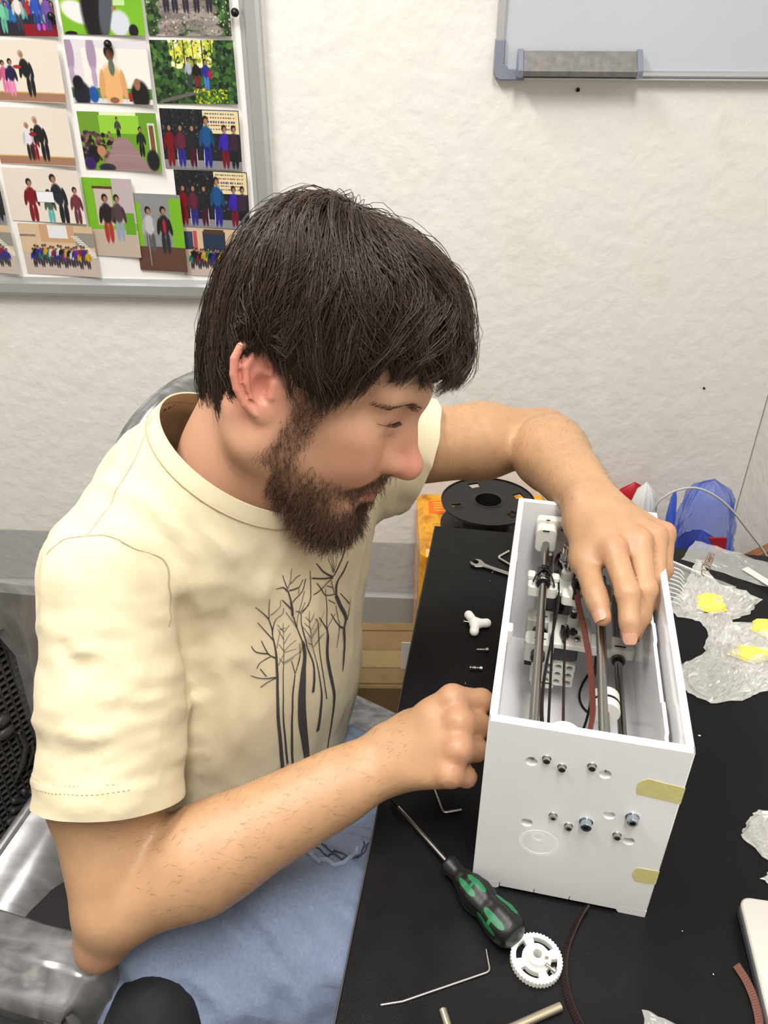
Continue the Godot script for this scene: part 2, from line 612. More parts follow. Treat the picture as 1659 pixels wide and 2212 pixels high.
func figure(im: Image, x: float, y: float, h: float, top: Color, legs: Color, hair := Color(0.1, 0.08, 0.08), lean := 0.0, skin := Color(0.62, 0.44, 0.34)) -> void:
	# a small standing figure, feet at (x, y)
	var t := Vector2(lean * h, 0)
	dab(im, Vector2(x - h * 0.05, y - h * 0.24), Vector2(h * 0.055, h * 0.27), legs)
	dab(im, Vector2(x + h * 0.05, y - h * 0.24), Vector2(h * 0.055, h * 0.27), legs)
	dab(im, Vector2(x, y - h * 0.62) + t * 0.6, Vector2(h * 0.13, h * 0.24), top, lean)
	dab(im, Vector2(x - h * 0.13, y - h * 0.58) + t * 0.5, Vector2(h * 0.045, h * 0.2), top.darkened(0.12), 0.15)
	dab(im, Vector2(x + h * 0.13, y - h * 0.58) + t * 0.5, Vector2(h * 0.045, h * 0.2), top.darkened(0.2), -0.15)
	dab(im, Vector2(x, y - h * 0.93) + t, Vector2(h * 0.075, h * 0.095), hair)
	dab(im, Vector2(x + h * 0.012, y - h * 0.905) + t, Vector2(h * 0.052, h * 0.07), skin)

func speckle(im: Image, r: Rect2, cols: Array, n: int, s0: float, s1: float) -> void:
	for i in n:
		dab(im, Vector2(r.position.x + rng.randf() * r.size.x, r.position.y + rng.randf() * r.size.y), Vector2(rng.randf_range(s0, s1), rng.randf_range(s0, s1)), cols[rng.randi() % cols.size()], rng.randf() * 3.0)

func picture(kind: String, wide: bool) -> Image:
	var w := 216 if wide else 144
	var h := 144 if wide else 216
	var im := Image.create(w, h, true, Image.FORMAT_RGB8)
	var cream := Color(0.87, 0.83, 0.78)
	var black := Color(0.07, 0.07, 0.09)
	var green := Color(0.45, 0.68, 0.15)
	var mar := Color(0.45, 0.05, 0.1)
	match kind:
		"stage_pink", "stage_pair", "award":
			rect(im, 0, 0, w, h, cream)
			rect(im, 0, h * 0.84, w, 3, Color(0.8, 0.66, 0.35))
			rect(im, 0, h * 0.86, w, h * 0.14, Color(0.6, 0.45, 0.36))
			if kind == "stage_pink":
				figure(im, 15, 133, 95, Color(0.62, 0.12, 0.35), Color(0.1, 0.4, 0.2))
				figure(im, 62, 128, 80, Color(0.75, 0.35, 0.5), Color(0.8, 0.45, 0.6))
				figure(im, 78, 132, 88, Color(0.1, 0.1, 0.25), Color(0.85, 0.5, 0.68), black, 0.04)
				figure(im, 128, 132, 108, black, black, Color(0.7, 0.62, 0.55), -0.13)
				dab(im, Vector2(100, 62), Vector2(13, 5), Color(0.6, 0.15, 0.12))
			elif kind == "stage_pair":
				figure(im, 106, 132, 80, mar, mar, black, 0.0)
				figure(im, 92, 133, 96, Color(0.84, 0.82, 0.86), Color(0.14, 0.1, 0.1), Color(0.66, 0.56, 0.5))
				figure(im, 134, 134, 112, black, black, Color(0.7, 0.62, 0.55), -0.14)
				dab(im, Vector2(107, 66), Vector2(12, 6), Color(0.5, 0.08, 0.08))
			else:
				rect(im, 0, 0, w, h, Color(0.86, 0.82, 0.78))
				figure(im, 68, 150, 122, mar, mar, black)
				figure(im, 118, 150, 95, Color(0.3, 0.35, 0.3), Color(0.35, 0.66, 0.66), black)
				figure(im, 156, 152, 138, Color(0.09, 0.1, 0.17), black, black, -0.13)
				figure(im, 196, 150, 105, Color(0.42, 0.16, 0.22), Color(0.35, 0.16, 0.2), black)
				rect(im, 84, 60, 48, 30, Color(0.9, 0.9, 0.92))
				rect(im, 84, 60, 48, 1, Color(0.5, 0.45, 0.3))
				rect(im, 84, 89, 48, 1, Color(0.5, 0.45, 0.3))
		"crowd":
			rect(im, 0, 0, w, h, Color(0.16, 0.12, 0.15))
			for i in 70:
				var y := 40.0 + i * 1.2
				figure(im, rng.randf() * w, y + 26, 46 + i * 0.4, [Color(0.2, 0.3, 0.7), Color(0.35, 0.65, 0.6), Color(0.75, 0.72, 0.7), Color(0.5, 0.3, 0.5), Color(0.15, 0.4, 0.65), Color(0.6, 0.15, 0.2)][rng.randi() % 6], Color(0.12, 0.12, 0.2))
			rect(im, 128, 118, 88, 26, Color(0.5, 0.04, 0.1))
			figure(im, 168, 134, 88, Color(0.15, 0.3, 0.68), Color(0.15, 0.2, 0.45))
			figure(im, 196, 134, 84, Color(0.42, 0.3, 0.6), Color(0.3, 0.2, 0.5))
			figure(im, 120, 134, 86, Color(0.84, 0.82, 0.8), Color(0.2, 0.2, 0.25))
			figure(im, 78, 140, 78, Color(0.42, 0.74, 0.6), Color(0.35, 0.65, 0.55))
			dab(im, Vector2(168, 124), Vector2(5, 9), Color(0.7, 0.3, 0.7))
			dab(im, Vector2(182, 124), Vector2(5, 9), Color(0.7, 0.3, 0.7))
		"robe":
			rect(im, 0, 0, w, h, green)
			rect(im, 110, 0, 60, 80, green.lightened(0.5))
			dab(im, Vector2(44, 96), Vector2(50, 26), Color(0.86, 0.86, 0.86), 0.35)
			dab(im, Vector2(150, 118), Vector2(32, 32), Color(0.78, 0.8, 0.84))
			dab(im, Vector2(90, 85), Vector2(40, 100), Color(0.08, 0.07, 0.09))
			dab(im, Vector2(120, 80), Vector2(20, 80), Color(0.3, 0.32, 0.36), 0.2)
			dab(im, Vector2(140, 86), Vector2(8, 5), Color(0.6, 0.42, 0.34))
			dab(im, Vector2(186, 134), Vector2(14, 16), black)
			dab(im, Vector2(20, 142), Vector2(18, 6), black)
		"trail", "forest":
			rect(im, 0, 0, w, h, Color(0.16, 0.28, 0.14))
			speckle(im, Rect2(0, 0, w, h), [Color(0.1, 0.2, 0.1), Color(0.2, 0.36, 0.16), Color(0.3, 0.45, 0.2), Color(0.07, 0.12, 0.08)], 420, 2, 9)
			if kind == "trail":
				for i in 40:
					dab(im, Vector2(110 + rng.randf_range(-70, 70), 70 + i * 2.0), Vector2(26, 12), Color(0.62, 0.58, 0.56).darkened(rng.randf() * 0.3))
				speckle(im, Rect2(0, 60, w, 84), [Color(0.4, 0.34, 0.28), Color(0.75, 0.72, 0.7), Color(0.3, 0.36, 0.2)], 260, 1, 3)
				for q in [[54, mar], [76, black], [104, mar], [132, Color(0.8, 0.8, 0.8)], [164, Color(0.1, 0.1, 0.2)]]:
					figure(im, q[0], 96, 80, q[1], Color(0.15, 0.14, 0.2))
			else:
				speckle(im, Rect2(50, 0, 110, 60), [Color(0.85, 0.82, 0.3), Color(0.9, 0.9, 0.75), Color(0.7, 0.75, 0.25), Color(0.5, 0.6, 0.2)], 220, 2, 8)
				for i in 5:
					rect(im, 60 + i * 24, 0, 2 + i % 2, 60, Color(0.3, 0.25, 0.15))
				for i in 50:
					dab(im, Vector2(20 + i * 2.4, 138 - i * 0.55), Vector2(12, 4), Color(0.36, 0.35, 0.34))
				speckle(im, Rect2(100, 110, 90, 34), [Color(0.75, 0.75, 0.1), Color(0.25, 0.4, 0.1), Color(0.5, 0.6, 0.1)], 90, 1, 5)
				figure(im, 94, 104, 66, Color(0.62, 0.66, 0.7), Color(0.2, 0.2, 0.25))
				figure(im, 113, 108, 66, black, Color(0.45, 0.1, 0.18))
				figure(im, 138, 112, 70, Color(0.14, 0.16, 0.55), Color(0.25, 0.45, 0.75))
				dab(im, Vector2(148, 76), Vector2(7, 12), Color(0.6, 0.1, 0.25))
		"sweater":
			rect(im, 0, 0, w, h, Color(0.84, 0.82, 0.85))
			rect(im, 40, 18, w - 40, 84, Color(0.9, 0.88, 0.85))
			rect(im, 0, 108, w, 26, Color(0.3, 0.5, 0.2))
			rect(im, 0, 132, w, 12, Color(0.8, 0.82, 0.85))
			for x in [8.0, 66.0]:
				dab(im, Vector2(x, 30), Vector2(14, 46), Color(0.62, 0.54, 0.64))
				dab(im, Vector2(x, 84), Vector2(8, 30), Color(0.68, 0.6, 0.7))
			dab(im, Vector2(112, 102), Vector2(34, 56), Color(0.86, 0.66, 0.44))
			dab(im, Vector2(84, 100), Vector2(9, 40), Color(0.8, 0.6, 0.4), 0.1)
			dab(im, Vector2(142, 100), Vector2(9, 40), Color(0.8, 0.6, 0.4), -0.1)
			dab(im, Vector2(113, 26), Vector2(15, 18), black)
			dab(im, Vector2(114, 33), Vector2(11, 16), Color(0.42, 0.28, 0.2))
			dab(im, Vector2(115, 60), Vector2(9, 22), Color(0.35, 0.4, 0.35))
			dab(im, Vector2(112, 136), Vector2(14, 8), Color(0.5, 0.35, 0.28))
			dab(im, Vector2(26, 124), Vector2(26, 34), Color(0.1, 0.1, 0.16))
			dab(im, Vector2(20, 98), Vector2(16, 20), black)
			dab(im, Vector2(58, 124), Vector2(14, 22), Color(0.12, 0.3, 0.6))
			dab(im, Vector2(184, 124), Vector2(28, 40), Color(0.08, 0.07, 0.08))
			dab(im, Vector2(178, 98), Vector2(10, 16), Color(0.55, 0.4, 0.3))
			rect(im, 152, 118, 9, 20, Color(0.6, 0.1, 0.12))
		"meeting":
			rect(im, 0, 0, w, h, Color(0.4, 0.58, 0.16))
			rect(im, 56, 8, 110, 44, Color(0.55, 0.76, 0.22))
			rect(im, 60, 0, 100, 8, Color(0.85, 0.9, 0.7))
			rect(im, 188, 24, 20, 90, Color(0.75, 0.8, 0.75))
			rect(im, 192, 30, 12, 84, Color(0.45, 0.3, 0.15))
			speckle(im, Rect2(0, 50, 90, 70), [black, Color(0.35, 0.2, 0.2), Color(0.25, 0.15, 0.3), Color(0.5, 0.35, 0.3), Color(0.14, 0.1, 0.1)], 110, 3, 8)
			for i in 66:
				var u := i / 66.0
				dab(im, Vector2(112 + u * 8, 66 + u * 84), Vector2(20 + u * 66, 5), Color(0.55, 0.44, 0.44).lerp(Color(0.62, 0.5, 0.51), rng.randf()))
			figure(im, 106, 62, 50, Color(0.25, 0.25, 0.25), black)
			figure(im, 166, 108, 74, Color(0.1, 0.14, 0.12), black)
			dab(im, Vector2(30, 104), Vector2(18, 26), black)
			dab(im, Vector2(16, 128), Vector2(18, 20), Color(0.2, 0.1, 0.35))
			dab(im, Vector2(52, 96), Vector2(14, 16), Color(0.7, 0.5, 0.36))
			dab(im, Vector2(194, 116), Vector2(20, 30), Color(0.09, 0.09, 0.12))
			dab(im, Vector2(62, 138), Vector2(26, 12), Color(0.14, 0.16, 0.2))
		"banner", "banner2", "edge_blue":
			rect(im, 0, 0, w, h, Color(0.1, 0.11, 0.13))
			speckle(im, Rect2(0, 0, w, 100), [Color(0.2, 0.22, 0.25), Color(0.06, 0.06, 0.08), Color(0.3, 0.32, 0.3), Color(0.16, 0.14, 0.12)], 300, 1, 4)
			for i in 7:
				rect(im, i * 26, 0, 3, 90, Color(0.05, 0.06, 0.1))
			rect(im, 0, 122, w, 22, Color(0.5, 0.5, 0.52))
			if kind != "edge_blue":
				rect(im, 116, 2, 98, 54, Color(0.86, 0.8, 0.62))
				for i in 5:
					for j in 12:
						rect(im, 122 + j * 7, 8 + i * 9, rng.randi_range(3, 6), 3 if i != 2 else 5, Color(0.3, 0.3, 0.5) if i % 2 == 0 else Color(0.55, 0.3, 0.3))
			var cols := [[20, mar, mar], [50, Color(0.36, 0.12, 0.2), Color(0.16, 0.14, 0.5)], [82, Color(0.12, 0.12, 0.14), Color(0.24, 0.06, 0.14)], [122, Color(0.08, 0.3, 0.5), Color(0.1, 0.12, 0.5)], [172, Color(0.2, 0.12, 0.62), Color(0.4, 0.05, 0.12)], [198, Color(0.2, 0.12, 0.2), black]]
			for q in cols:
				figure(im, q[0], 140, 104 if q[0] != 122 else 124, q[1], q[2])
			for x in [38.0, 92.0, 112.0]:
				dab(im, Vector2(x, 116), Vector2(1.2, 26), Color(0.85, 0.85, 0.85), 0.04)
		"doorway", "couple":
			if kind == "doorway":
				rect(im, 0, 0, w, h, green)
				rect(im, 84, 0, 60, 120, Color(0.72, 0.66, 0.68))
				rect(im, 30, 28, 50, 100, Color(0.75, 0.7, 0.66))
				rect(im, 26, 22, 58, 7, Color(0.36, 0.2, 0.14))
				rect(im, 0, 140, w, 76, Color(0.72, 0.66, 0.6))
				rect(im, 108, 92, 30, 60, Color(0.38, 0.6, 0.14))
				figure(im, 58, 178, 134, Color(0.12, 0.1, 0.1), Color(0.62, 0.2, 0.18))
				figure(im, 92, 172, 128, Color(0.3, 0.22, 0.24), Color(0.55, 0.6, 0.68))
			else:
				rect(im, 0, 0, w, h, Color(0.52, 0.53, 0.54))
				rect(im, 0, 24, 24, 130, green)
				rect(im, 108, 10, 36, 140, green)
				rect(im, 0, 146, w, 70, Color(0.36, 0.24, 0.2))
				figure(im, 44, 166, 130, Color(0.72, 0.71, 0.72), Color(0.33, 0.31, 0.32))
				figure(im, 88, 166, 132, Color(0.1, 0.11, 0.1), Color(0.16, 0.16, 0.18))
				dab(im, Vector2(88, 88), Vector2(6, 24), Color(0.62, 0.1, 0.26))
				rect(im, 36, 110, 1, 92, Color(0.9, 0.9, 0.9))
		_:   # yard, facade, edge_white
			rect(im, 0, 0, w, h, Color(0.8, 0.7, 0.58))
			rect(im, 0, 80, w, 64, Color(0.74, 0.68, 0.64))
			if kind == "facade":
				rect(im, 70, 8, 70, 60, Color(0.14, 0.2, 0.28))
				rect(im, 74, 2, 62, 14, Color(0.3, 0.22, 0.16))
				rect(im, 4, 10, 34, 54, Color(0.2, 0.25, 0.35))
				rect(im, 40, 8, 12, 60, Color(0.7, 0.3, 0.34))
			else:
				rect(im, 60, 0, 100, 50, Color(0.76, 0.6, 0.46))
				rect(im, 84, 2, 56, 36, Color(0.86, 0.87, 0.88))
				rect(im, 0, 30, 46, 6, Color(0.5, 0.45, 0.42))
				rect(im, 160, 20, 56, 40, Color(0.55, 0.54, 0.5))
				for i in 12:
					rect(im, 150 + i * 5, 30 + i * 5, 20, 3, Color(0.88, 0.88, 0.86))
			for i in 22:
				figure(im, 30 + i * 7.6, 112 + rng.randf() * 6 + (8 if i % 3 == 0 else 0), 56, [black, Color(0.5, 0.08, 0.2), Color(0.15, 0.15, 0.5), Color(0.75, 0.6, 0.12), Color(0.8, 0.8, 0.78), Color(0.12, 0.45, 0.35), Color(0.45, 0.12, 0.55)][rng.randi() % 7], Color(0.2, 0.18, 0.22))
	im.generate_mipmaps()
	return im

# ------------------------------------------------------------------ desk and the machine on it
const DESK_YAW := -0.108   # the desk is turned 6.2 degrees clockwise
const BOX_AT := Vector3(0.057, 0.75, -0.413)
const BOX_YAW := -0.1588

func build_desk() -> void:
	var bm := mat(Color(0.065, 0.065, 0.07), 0.4)
	bm.metallic_specular = 0.3
	bm.roughness_texture = noise_tex(0.02, 256, [Color(0.75, 0.75, 0.75), Color(1, 1, 1)], 4, 41)
	bm.heightmap_enabled = true
	bm.heightmap_texture = noise_tex(0.25, 512, [], 3, 42)
	bm.heightmap_scale = 0.012
	bm.albedo_texture = noise_tex(0.01, 256, [Color(0.9, 0.9, 0.92), Color(1.1, 1.08, 1.08)], 3, 43)
	triplanar(bm, 5.0)
	M.desk = bm
	var t := thing("desk", "black laminate desk under the white machine", "desk", Vector3(0.026, 0, -0.997), DESK_YAW)
	var b := MB.new()
	b.box(Vector3(0.6, 0.025, 1.25), Vector3(0.3, 0.7375, 0.625), 0.0012)
	obj("desktop", b, M.desk, t)
	for q in [Vector3(0.32, 0.36, 0.02), Vector3(0.32, 0.36, 1.22)]:
		b = MB.new()
		b.box(Vector3(0.5, 0.73, 0.018), q, 0.001)
		obj("side_panel", b, M.desk, t)
	b = MB.new()
	b.box(Vector3(0.018, 0.45, 1.18), Vector3(0.45, 0.5, 0.62), 0.001)
	obj("back_panel", b, M.desk, t)
	b = MB.new()
	b.box(Vector3(0.0018, 0.0235, 1.25), Vector3(-0.0003, 0.7372, 0.625), 0.0004)
	obj("edge_band", b, mat(Color(0.22, 0.21, 0.2), 0.5), t, "pale edge strip")  # thin strip, paler than the desktop

# closed band between two outlines of equal count, from y0 to y1
func band(b: MB, inner: PackedVector2Array, outer: PackedVector2Array, y0: float, y1: float, closed := true) -> void:
	var n := inner.size()
	var at := func(p: Vector2, y: float) -> Vector3: return Vector3(p.x, y, -p.y)
	for i in (n if closed else n - 1):
		var j := (i + 1) % n
		b.quad(at.call(inner[i], y1), at.call(outer[i], y1), at.call(outer[j], y1), at.call(inner[j], y1))
		b.quad(at.call(outer[i], y0), at.call(inner[i], y0), at.call(inner[j], y0), at.call(outer[j], y0))
		b.quad(at.call(outer[i], y0), at.call(outer[j], y0), at.call(outer[j], y1), at.call(outer[i], y1))
		b.quad(at.call(inner[j], y0), at.call(inner[i], y0), at.call(inner[i], y1), at.call(inner[j], y1))
	if not closed:
		b.quad(at.call(inner[0], y0), at.call(outer[0], y0), at.call(outer[0], y1), at.call(inner[0], y1))
		b.quad(at.call(outer[n - 1], y0), at.call(inner[n - 1], y0), at.call(inner[n - 1], y1), at.call(outer[n - 1], y1))

func arc(r: float, a0: float, a1: float, k: int) -> PackedVector2Array:
	var out := PackedVector2Array()
	for i in k + 1:
		var a := lerpf(a0, a1, float(i) / k)
		out.append(Vector2(cos(a), sin(a)) * r)
	return out

func circle(r: float, k: int, ctr := Vector2.ZERO) -> PackedVector2Array:
	var out := PackedVector2Array()
	for i in k:
		out.append(ctr + Vector2(cos(TAU * i / k), sin(TAU * i / k)) * r)
	return out

func square_for(k: int, hx: float, hy: float) -> PackedVector2Array:   # k points on a square, at the angles of a circle's points
	var out := PackedVector2Array()
	for i in k:
		var d := Vector2(cos(TAU * i / k), sin(TAU * i / k))
		out.append(d * minf(hx / maxf(absf(d.x), 1e-6), hy / maxf(absf(d.y), 1e-6)))
	return out

# socket head screw: head points along +y from the origin, shank below
func screw_parts(parent: Node, xf: Transform3D, r: float, h: float, shank: float, m: Material, washer := false) -> void:
	var o := Node3D.new()
	o.name = "screw"
	parent.add_child(o, true)
	o.transform = xf
	var b := MB.new()
	b.lathe(PackedVector2Array([Vector2(r * 0.52, h * 0.45), Vector2(r * 0.52, 0), Vector2(r, 0), Vector2(r, h * 0.9), Vector2(r * 0.9, h), Vector2(r * 0.55, h), Vector2(r * 0.52, h * 0.45), Vector2(0, h * 0.45)]), 20)
	var hm := obj("head", b, m, o)
	b = MB.new()
	b.lathe(PackedVector2Array([Vector2(0, h * 0.4), Vector2(r * 0.52, h * 0.4), Vector2(r * 0.52, h * 0.46), Vector2(0, h * 0.46)]), 6)
	obj("socket", b, M.dark_rubber, o)
	if shank > 0:
		b = MB.new()
		var pr := PackedVector2Array([Vector2(0, -shank)])
		var k := int(shank / 0.0006)
		for i in k:
			pr.append(Vector2(r * (0.5 if i % 2 == 0 else 0.56), -shank + (i + 0.5) * shank / k))
		pr.append(Vector2(r * 0.52, 0))
		b.lathe(pr, 12)
		obj("shank", b, m, o)
	if washer:
		b = MB.new()
		b.lathe(PackedVector2Array([Vector2(0, -0.0008), Vector2(r * 1.22, -0.0008), Vector2(r * 1.25, -0.0002), Vector2(r * 1.2, 0.0001), Vector2(0, 0.0001)]), 20)
		obj("washer", b, m, o)

func bearing(parent: Node, at: Vector3, m: Material) -> void:   # linear ball bearing lying along z
	var o := Node3D.new()
	o.name = "linear_bearing"
	parent.add_child(o, true)
	o.transform = Transform3D(Basis(Vector3.RIGHT, PI / 2), at)
	var b := MB.new()
	var R := 0.0075
	b.lathe(PackedVector2Array([Vector2(0.0062, -0.0118), Vector2(R - 0.0005, -0.0118), Vector2(R, -0.0112), Vector2(R, -0.0085), Vector2(R - 0.0005, -0.0083), Vector2(R - 0.0005, -0.0073), Vector2(R, -0.0071), Vector2(R, 0.0071), Vector2(R - 0.0005, 0.0073), Vector2(R - 0.0005, 0.0083), Vector2(R, 0.0085), Vector2(R, 0.0112), Vector2(R - 0.0005, 0.0118), Vector2(0.0062, 0.0118)]), 28)
	obj("shell", b, m, o)
	b = MB.new()
	b.lathe(PackedVector2Array([Vector2(0.0042, -0.0122), Vector2(0.0064, -0.0122), Vector2(0.0064, 0.0122), Vector2(0.0042, 0.0122), Vector2(0.0042, -0.0122)]), 24)
	obj("seal", b, M.dark_rubber, o)

func toothed_belt(b: MB, path: PackedVector3Array, wide: Array, w: float, th: float, pitch := 0.002) -> void:
	# resample along the length at half the pitch; wide[0] to wide[1] is the belt's width direction from start to end
	var pts := PackedVector3Array()
	var acc := 0.0
	var st := pitch / 4.0
	var L := 0.0
	for i in path.size() - 1:
		L += path[i].distance_to(path[i + 1])
	var dirs: Array[Vector3] = []
	var run := 0.0
	for i in path.size() - 1:
		var l := path[i].distance_to(path[i + 1])
		while acc <= l:
			pts.append(path[i].lerp(path[i + 1], acc / l))
			dirs.append((Vector3(wide[0]).lerp(wide[1], (run + acc) / L)).normalized())
			acc += st
		acc -= l
		run += l
	var rows := []
	for i in pts.size():
		var d := (pts[mini(i + 1, pts.size() - 1)] - pts[maxi(i - 1, 0)]).normalized()
		var wd := (dirs[i] - d * dirs[i].dot(d)).normalized()
		var nn := d.cross(wd)
		var t := th * (1.0 if i % 4 < 2 else 0.45)
		rows.append(PackedVector3Array([pts[i] - wd * w / 2 - nn * th * 0.4, pts[i] + wd * w / 2 - nn * th * 0.4, pts[i] + wd * w / 2 + nn * t, pts[i] - wd * w / 2 + nn * t]))
	for i in rows.size() - 1:
		for j in 4:
			var k := (j + 1) % 4
			b.quad(rows[i][j], rows[i][k], rows[i + 1][k], rows[i + 1][j])
	b.quad(rows[0][0], rows[0][3], rows[0][2], rows[0][1])
	b.quad(rows[-1][0], rows[-1][1], rows[-1][2], rows[-1][3])

func build_machine() -> void:
	var W := 0.1464
	var H := 0.201
	var D := 0.334
	var t := thing("acrylic_box", "open white acrylic machine box on the black desk, yellow tape on its front", "machine box", BOX_AT, BOX_YAW)
	# front panel, cut in strips round its five round holes
	var b := MB.new()
	var holes := [[Vector2(0.0351, 0.164), Vector2(0.0894, 0.1637)], [Vector2(0.099, 0.1195)], [Vector2(0.0387, 0.0933), Vector2(0.1179, 0.0935)]]
	var ys := [0.201, 0.171, 0.157, 0.1265, 0.1125, 0.1, 0.0865, 0.009]
	var strip := func(x0: float, x1: float, y0: float, y1: float) -> void:
		b.quad(Vector3(x0, y0, 0), Vector3(x1, y0, 0), Vector3(x1, y1, 0), Vector3(x0, y1, 0))
		b.quad(Vector3(x1, y0, -0.006), Vector3(x0, y0, -0.006), Vector3(x0, y1, -0.006), Vector3(x1, y1, -0.006))
	for i in ys.size() - 1:
		var y1: float = ys[i]
		var y0: float = ys[i + 1]
		if i == 0:
			y1 -= 0.0012
		if i % 2 == 0 and i < 7:
			strip.call(0.0012, W - 0.0012, y0, y1)
		else:
			var x := 0.0012
			for c: Vector2 in holes[i / 2]:
				strip.call(x, c.x - 0.008, y0, y1)
				b.x = Transform3D(Basis(Vector3.RIGHT, PI / 2), Vector3(c.x, c.y, 0))
				var out := PackedVector2Array()
				var an := []
				for k in 32:
					an.append(TAU * k / 32)
				for q: Vector2 in [Vector2(0.008, y1 - c.y), Vector2(-0.008, y1 - c.y), Vector2(-0.008, y0 - c.y), Vector2(0.008, y0 - c.y)]:
					an.append(fposmod(q.angle(), TAU))
				an.sort()
				var inn := PackedVector2Array()
				for g: float in an:
					var d := Vector2(cos(g), sin(g))
					var lim := minf(0.008 / maxf(absf(d.x), 1e-6), ((y1 - c.y) if d.y > 0 else (c.y - y0)) / maxf(absf(d.y), 1e-6))
					out.append(d * lim)
					inn.append(d * 0.0047)
				band(b, inn, out, -0.006, 0.0)
				b.x = Transform3D.IDENTITY
				x = c.x + 0.008
			strip.call(x, W - 0.0012, y0, y1)
	# chamfered rim: top and the two sides
	b.quad(Vector3(0.0012, H - 0.0012, 0), Vector3(W - 0.0012, H - 0.0012, 0), Vector3(W - 0.0012, H, -0.0012), Vector3(0.0012, H, -0.0012))
	b.quad(Vector3(0.0012, H, -0.0012), Vector3(W - 0.0012, H, -0.0012), Vector3(W - 0.0012, H, -0.006), Vector3(0.0012, H, -0.006))
	b.quad(Vector3(0, 0.009, -0.0008), Vector3(0.0012, 0.009, 0), Vector3(0.0012, H - 0.0012, 0), Vector3(0, H - 0.0012, -0.0008))
	b.quad(Vector3(W - 0.0012, 0.009, 0), Vector3(W, 0.009, -0.0008), Vector3(W, H - 0.0012, -0.0008), Vector3(W - 0.0012, H - 0.0012, 0))
	b.quad(Vector3(0, 0.009, -0.006), Vector3(0, 0.009, -0.0008), Vector3(0, H - 0.0012, -0.0008), Vector3(0, H, -0.006))
	b.quad(Vector3(W, 0.009, -0.0008), Vector3(W, 0.009, -0.006), Vector3(W, H, -0.006), Vector3(W, H - 0.0012, -0.0008))
	b.quad(Vector3(0.0012, H - 0.0012, -0.006), Vector3(W - 0.0012, H - 0.0012, -0.006), Vector3(W - 0.0012, H, -0.006), Vector3(0.0012, H, -0.006))
	# lower border: two feet and three tongues parted by slits
	var foot := PackedVector2Array([Vector2(0.0, 0.009), Vector2(0.0, 0.0006), Vector2(0.0008, 0.0), Vector2(0.0215, 0.0), Vector2(0.0236, 0.0022), Vector2(0.0236, 0.009)])
	b.prism(foot, -0.006, 0.0, 0.0003)
	foot = PackedVector2Array([Vector2(W, 0.009), Vector2(W, 0.0), Vector2(0.1245, 0.0), Vector2(0.1226, 0.0022), Vector2(0.1226, 0.009)])
	b.prism(foot, -0.006, 0.0, 0.0003)
	for q in [[0.0242, 0.0531], [0.0537, 0.0829], [0.0835, 0.1226]]:
		b.box(Vector3(q[1] - q[0], 0.0055, 0.006), Vector3((q[0] + q[1]) / 2, 0.00665, -0.003), 0.0002)
	obj("front_panel", b, M.acrylic, t)
	for q in [["side_panel", Vector3(0.006, H - 0.001, D - 0.012), Vector3(0.003, (H + 0.001) / 2, -D / 2)], ["side_panel", Vector3(0.006, H - 0.001, D - 0.012), Vector3(W - 0.003, (H + 0.001) / 2, -D / 2)], ["back_panel", Vector3(W, H, 0.006), Vector3(W / 2, H / 2, -D + 0.003)], ["base_panel", Vector3(W - 0.012, 0.006, D - 0.012), Vector3(W / 2, 0.0065, -D / 2)]]:
		b = MB.new()
		b.box(q[1], q[2], 0.0009)
		obj(q[0], b, M.acrylic, t)
	# inner partition with stepped upper edge
	b = MB.new()
	var pz := PackedVector2Array([Vector2(0.01, 0.008), Vector2(0.325, 0.008), Vector2(0.325, 0.176), Vector2(0.232, 0.176), Vector2(0.23, 0.173), Vector2(0.176, 0.173), Vector2(0.174, 0.1765), Vector2(0.15, 0.1765), Vector2(0.148, 0.173), Vector2(0.075, 0.173), Vector2(0.073, 0.1765), Vector2(0.04, 0.1765), Vector2(0.038, 0.173), Vector2(0.01, 0.173)])
	b.x = Transform3D(Basis(Vector3.UP, PI / 2), Vector3(0.1335, 0, 0))
	b.prism(pz, 0.0, 0.003, 0.0003)
	obj("partition", b, M.acrylic, t)
	# little tabs through the left wall
	b = MB.new()
	b.box(Vector3(0.005, 0.016, 0.012), Vector3(0.0075, 0.157, -0.155), 0.001)
	obj("tab", b, M.acrylic, t)
	b = MB.new()
	b.box(Vector3(0.0012, 0.03, 0.016), Vector3(0.0062, 0.168, -0.245), 0.0003)
	obj("tab", b, mat(Color(0.74, 0.73, 0.71), 0.3), t, "greyish finger joint seen from inside")
	# screws on the front
	var out_z := Basis(Vector3.RIGHT, PI / 2)
	for q in [Vector2(0.0458, 0.1702), Vector2(0.0578, 0.1641), Vector2(0.079, 0.1705), Vector2(0.0578, 0.1078), Vector2(0.0708, 0.099), Vector2(0.1083, 0.0986)]:
		screw_parts(t, Transform3D(out_z, Vector3(q.x, q.y, 0.0005)), 0.0028, 0.003, 0.0, M.steel, true)
	for q in [Vector2(0.0833, 0.1072), Vector2(0.1159, 0.1221)]:
		screw_parts(t, Transform3D(out_z, Vector3(q.x, q.y, 0.0006)), 0.0044, 0.0055, 0.0, M.zinc, true)
	# strips of masking tape with torn ends
	for pl in [PackedVector2Array([Vector2(0.1135, 0.1565), Vector2(0.1138, 0.1605), Vector2(0.1155, 0.1635), Vector2(0.1197, 0.1668), Vector2(0.13, 0.1655), Vector2(0.1466, 0.1638), Vector2(0.1466, 0.1462), Vector2(0.13, 0.1478), Vector2(0.1147, 0.149), Vector2(0.1138, 0.1525)]), PackedVector2Array([Vector2(0.1277, 0.0525), Vector2(0.1272, 0.0555), Vector2(0.1283, 0.061), Vector2(0.13, 0.0636), Vector2(0.1466, 0.0642), Vector2(0.1466, 0.047), Vector2(0.1306, 0.0462), Vector2(0.1296, 0.049), Vector2(0.1281, 0.05)])]:
		b = MB.new()
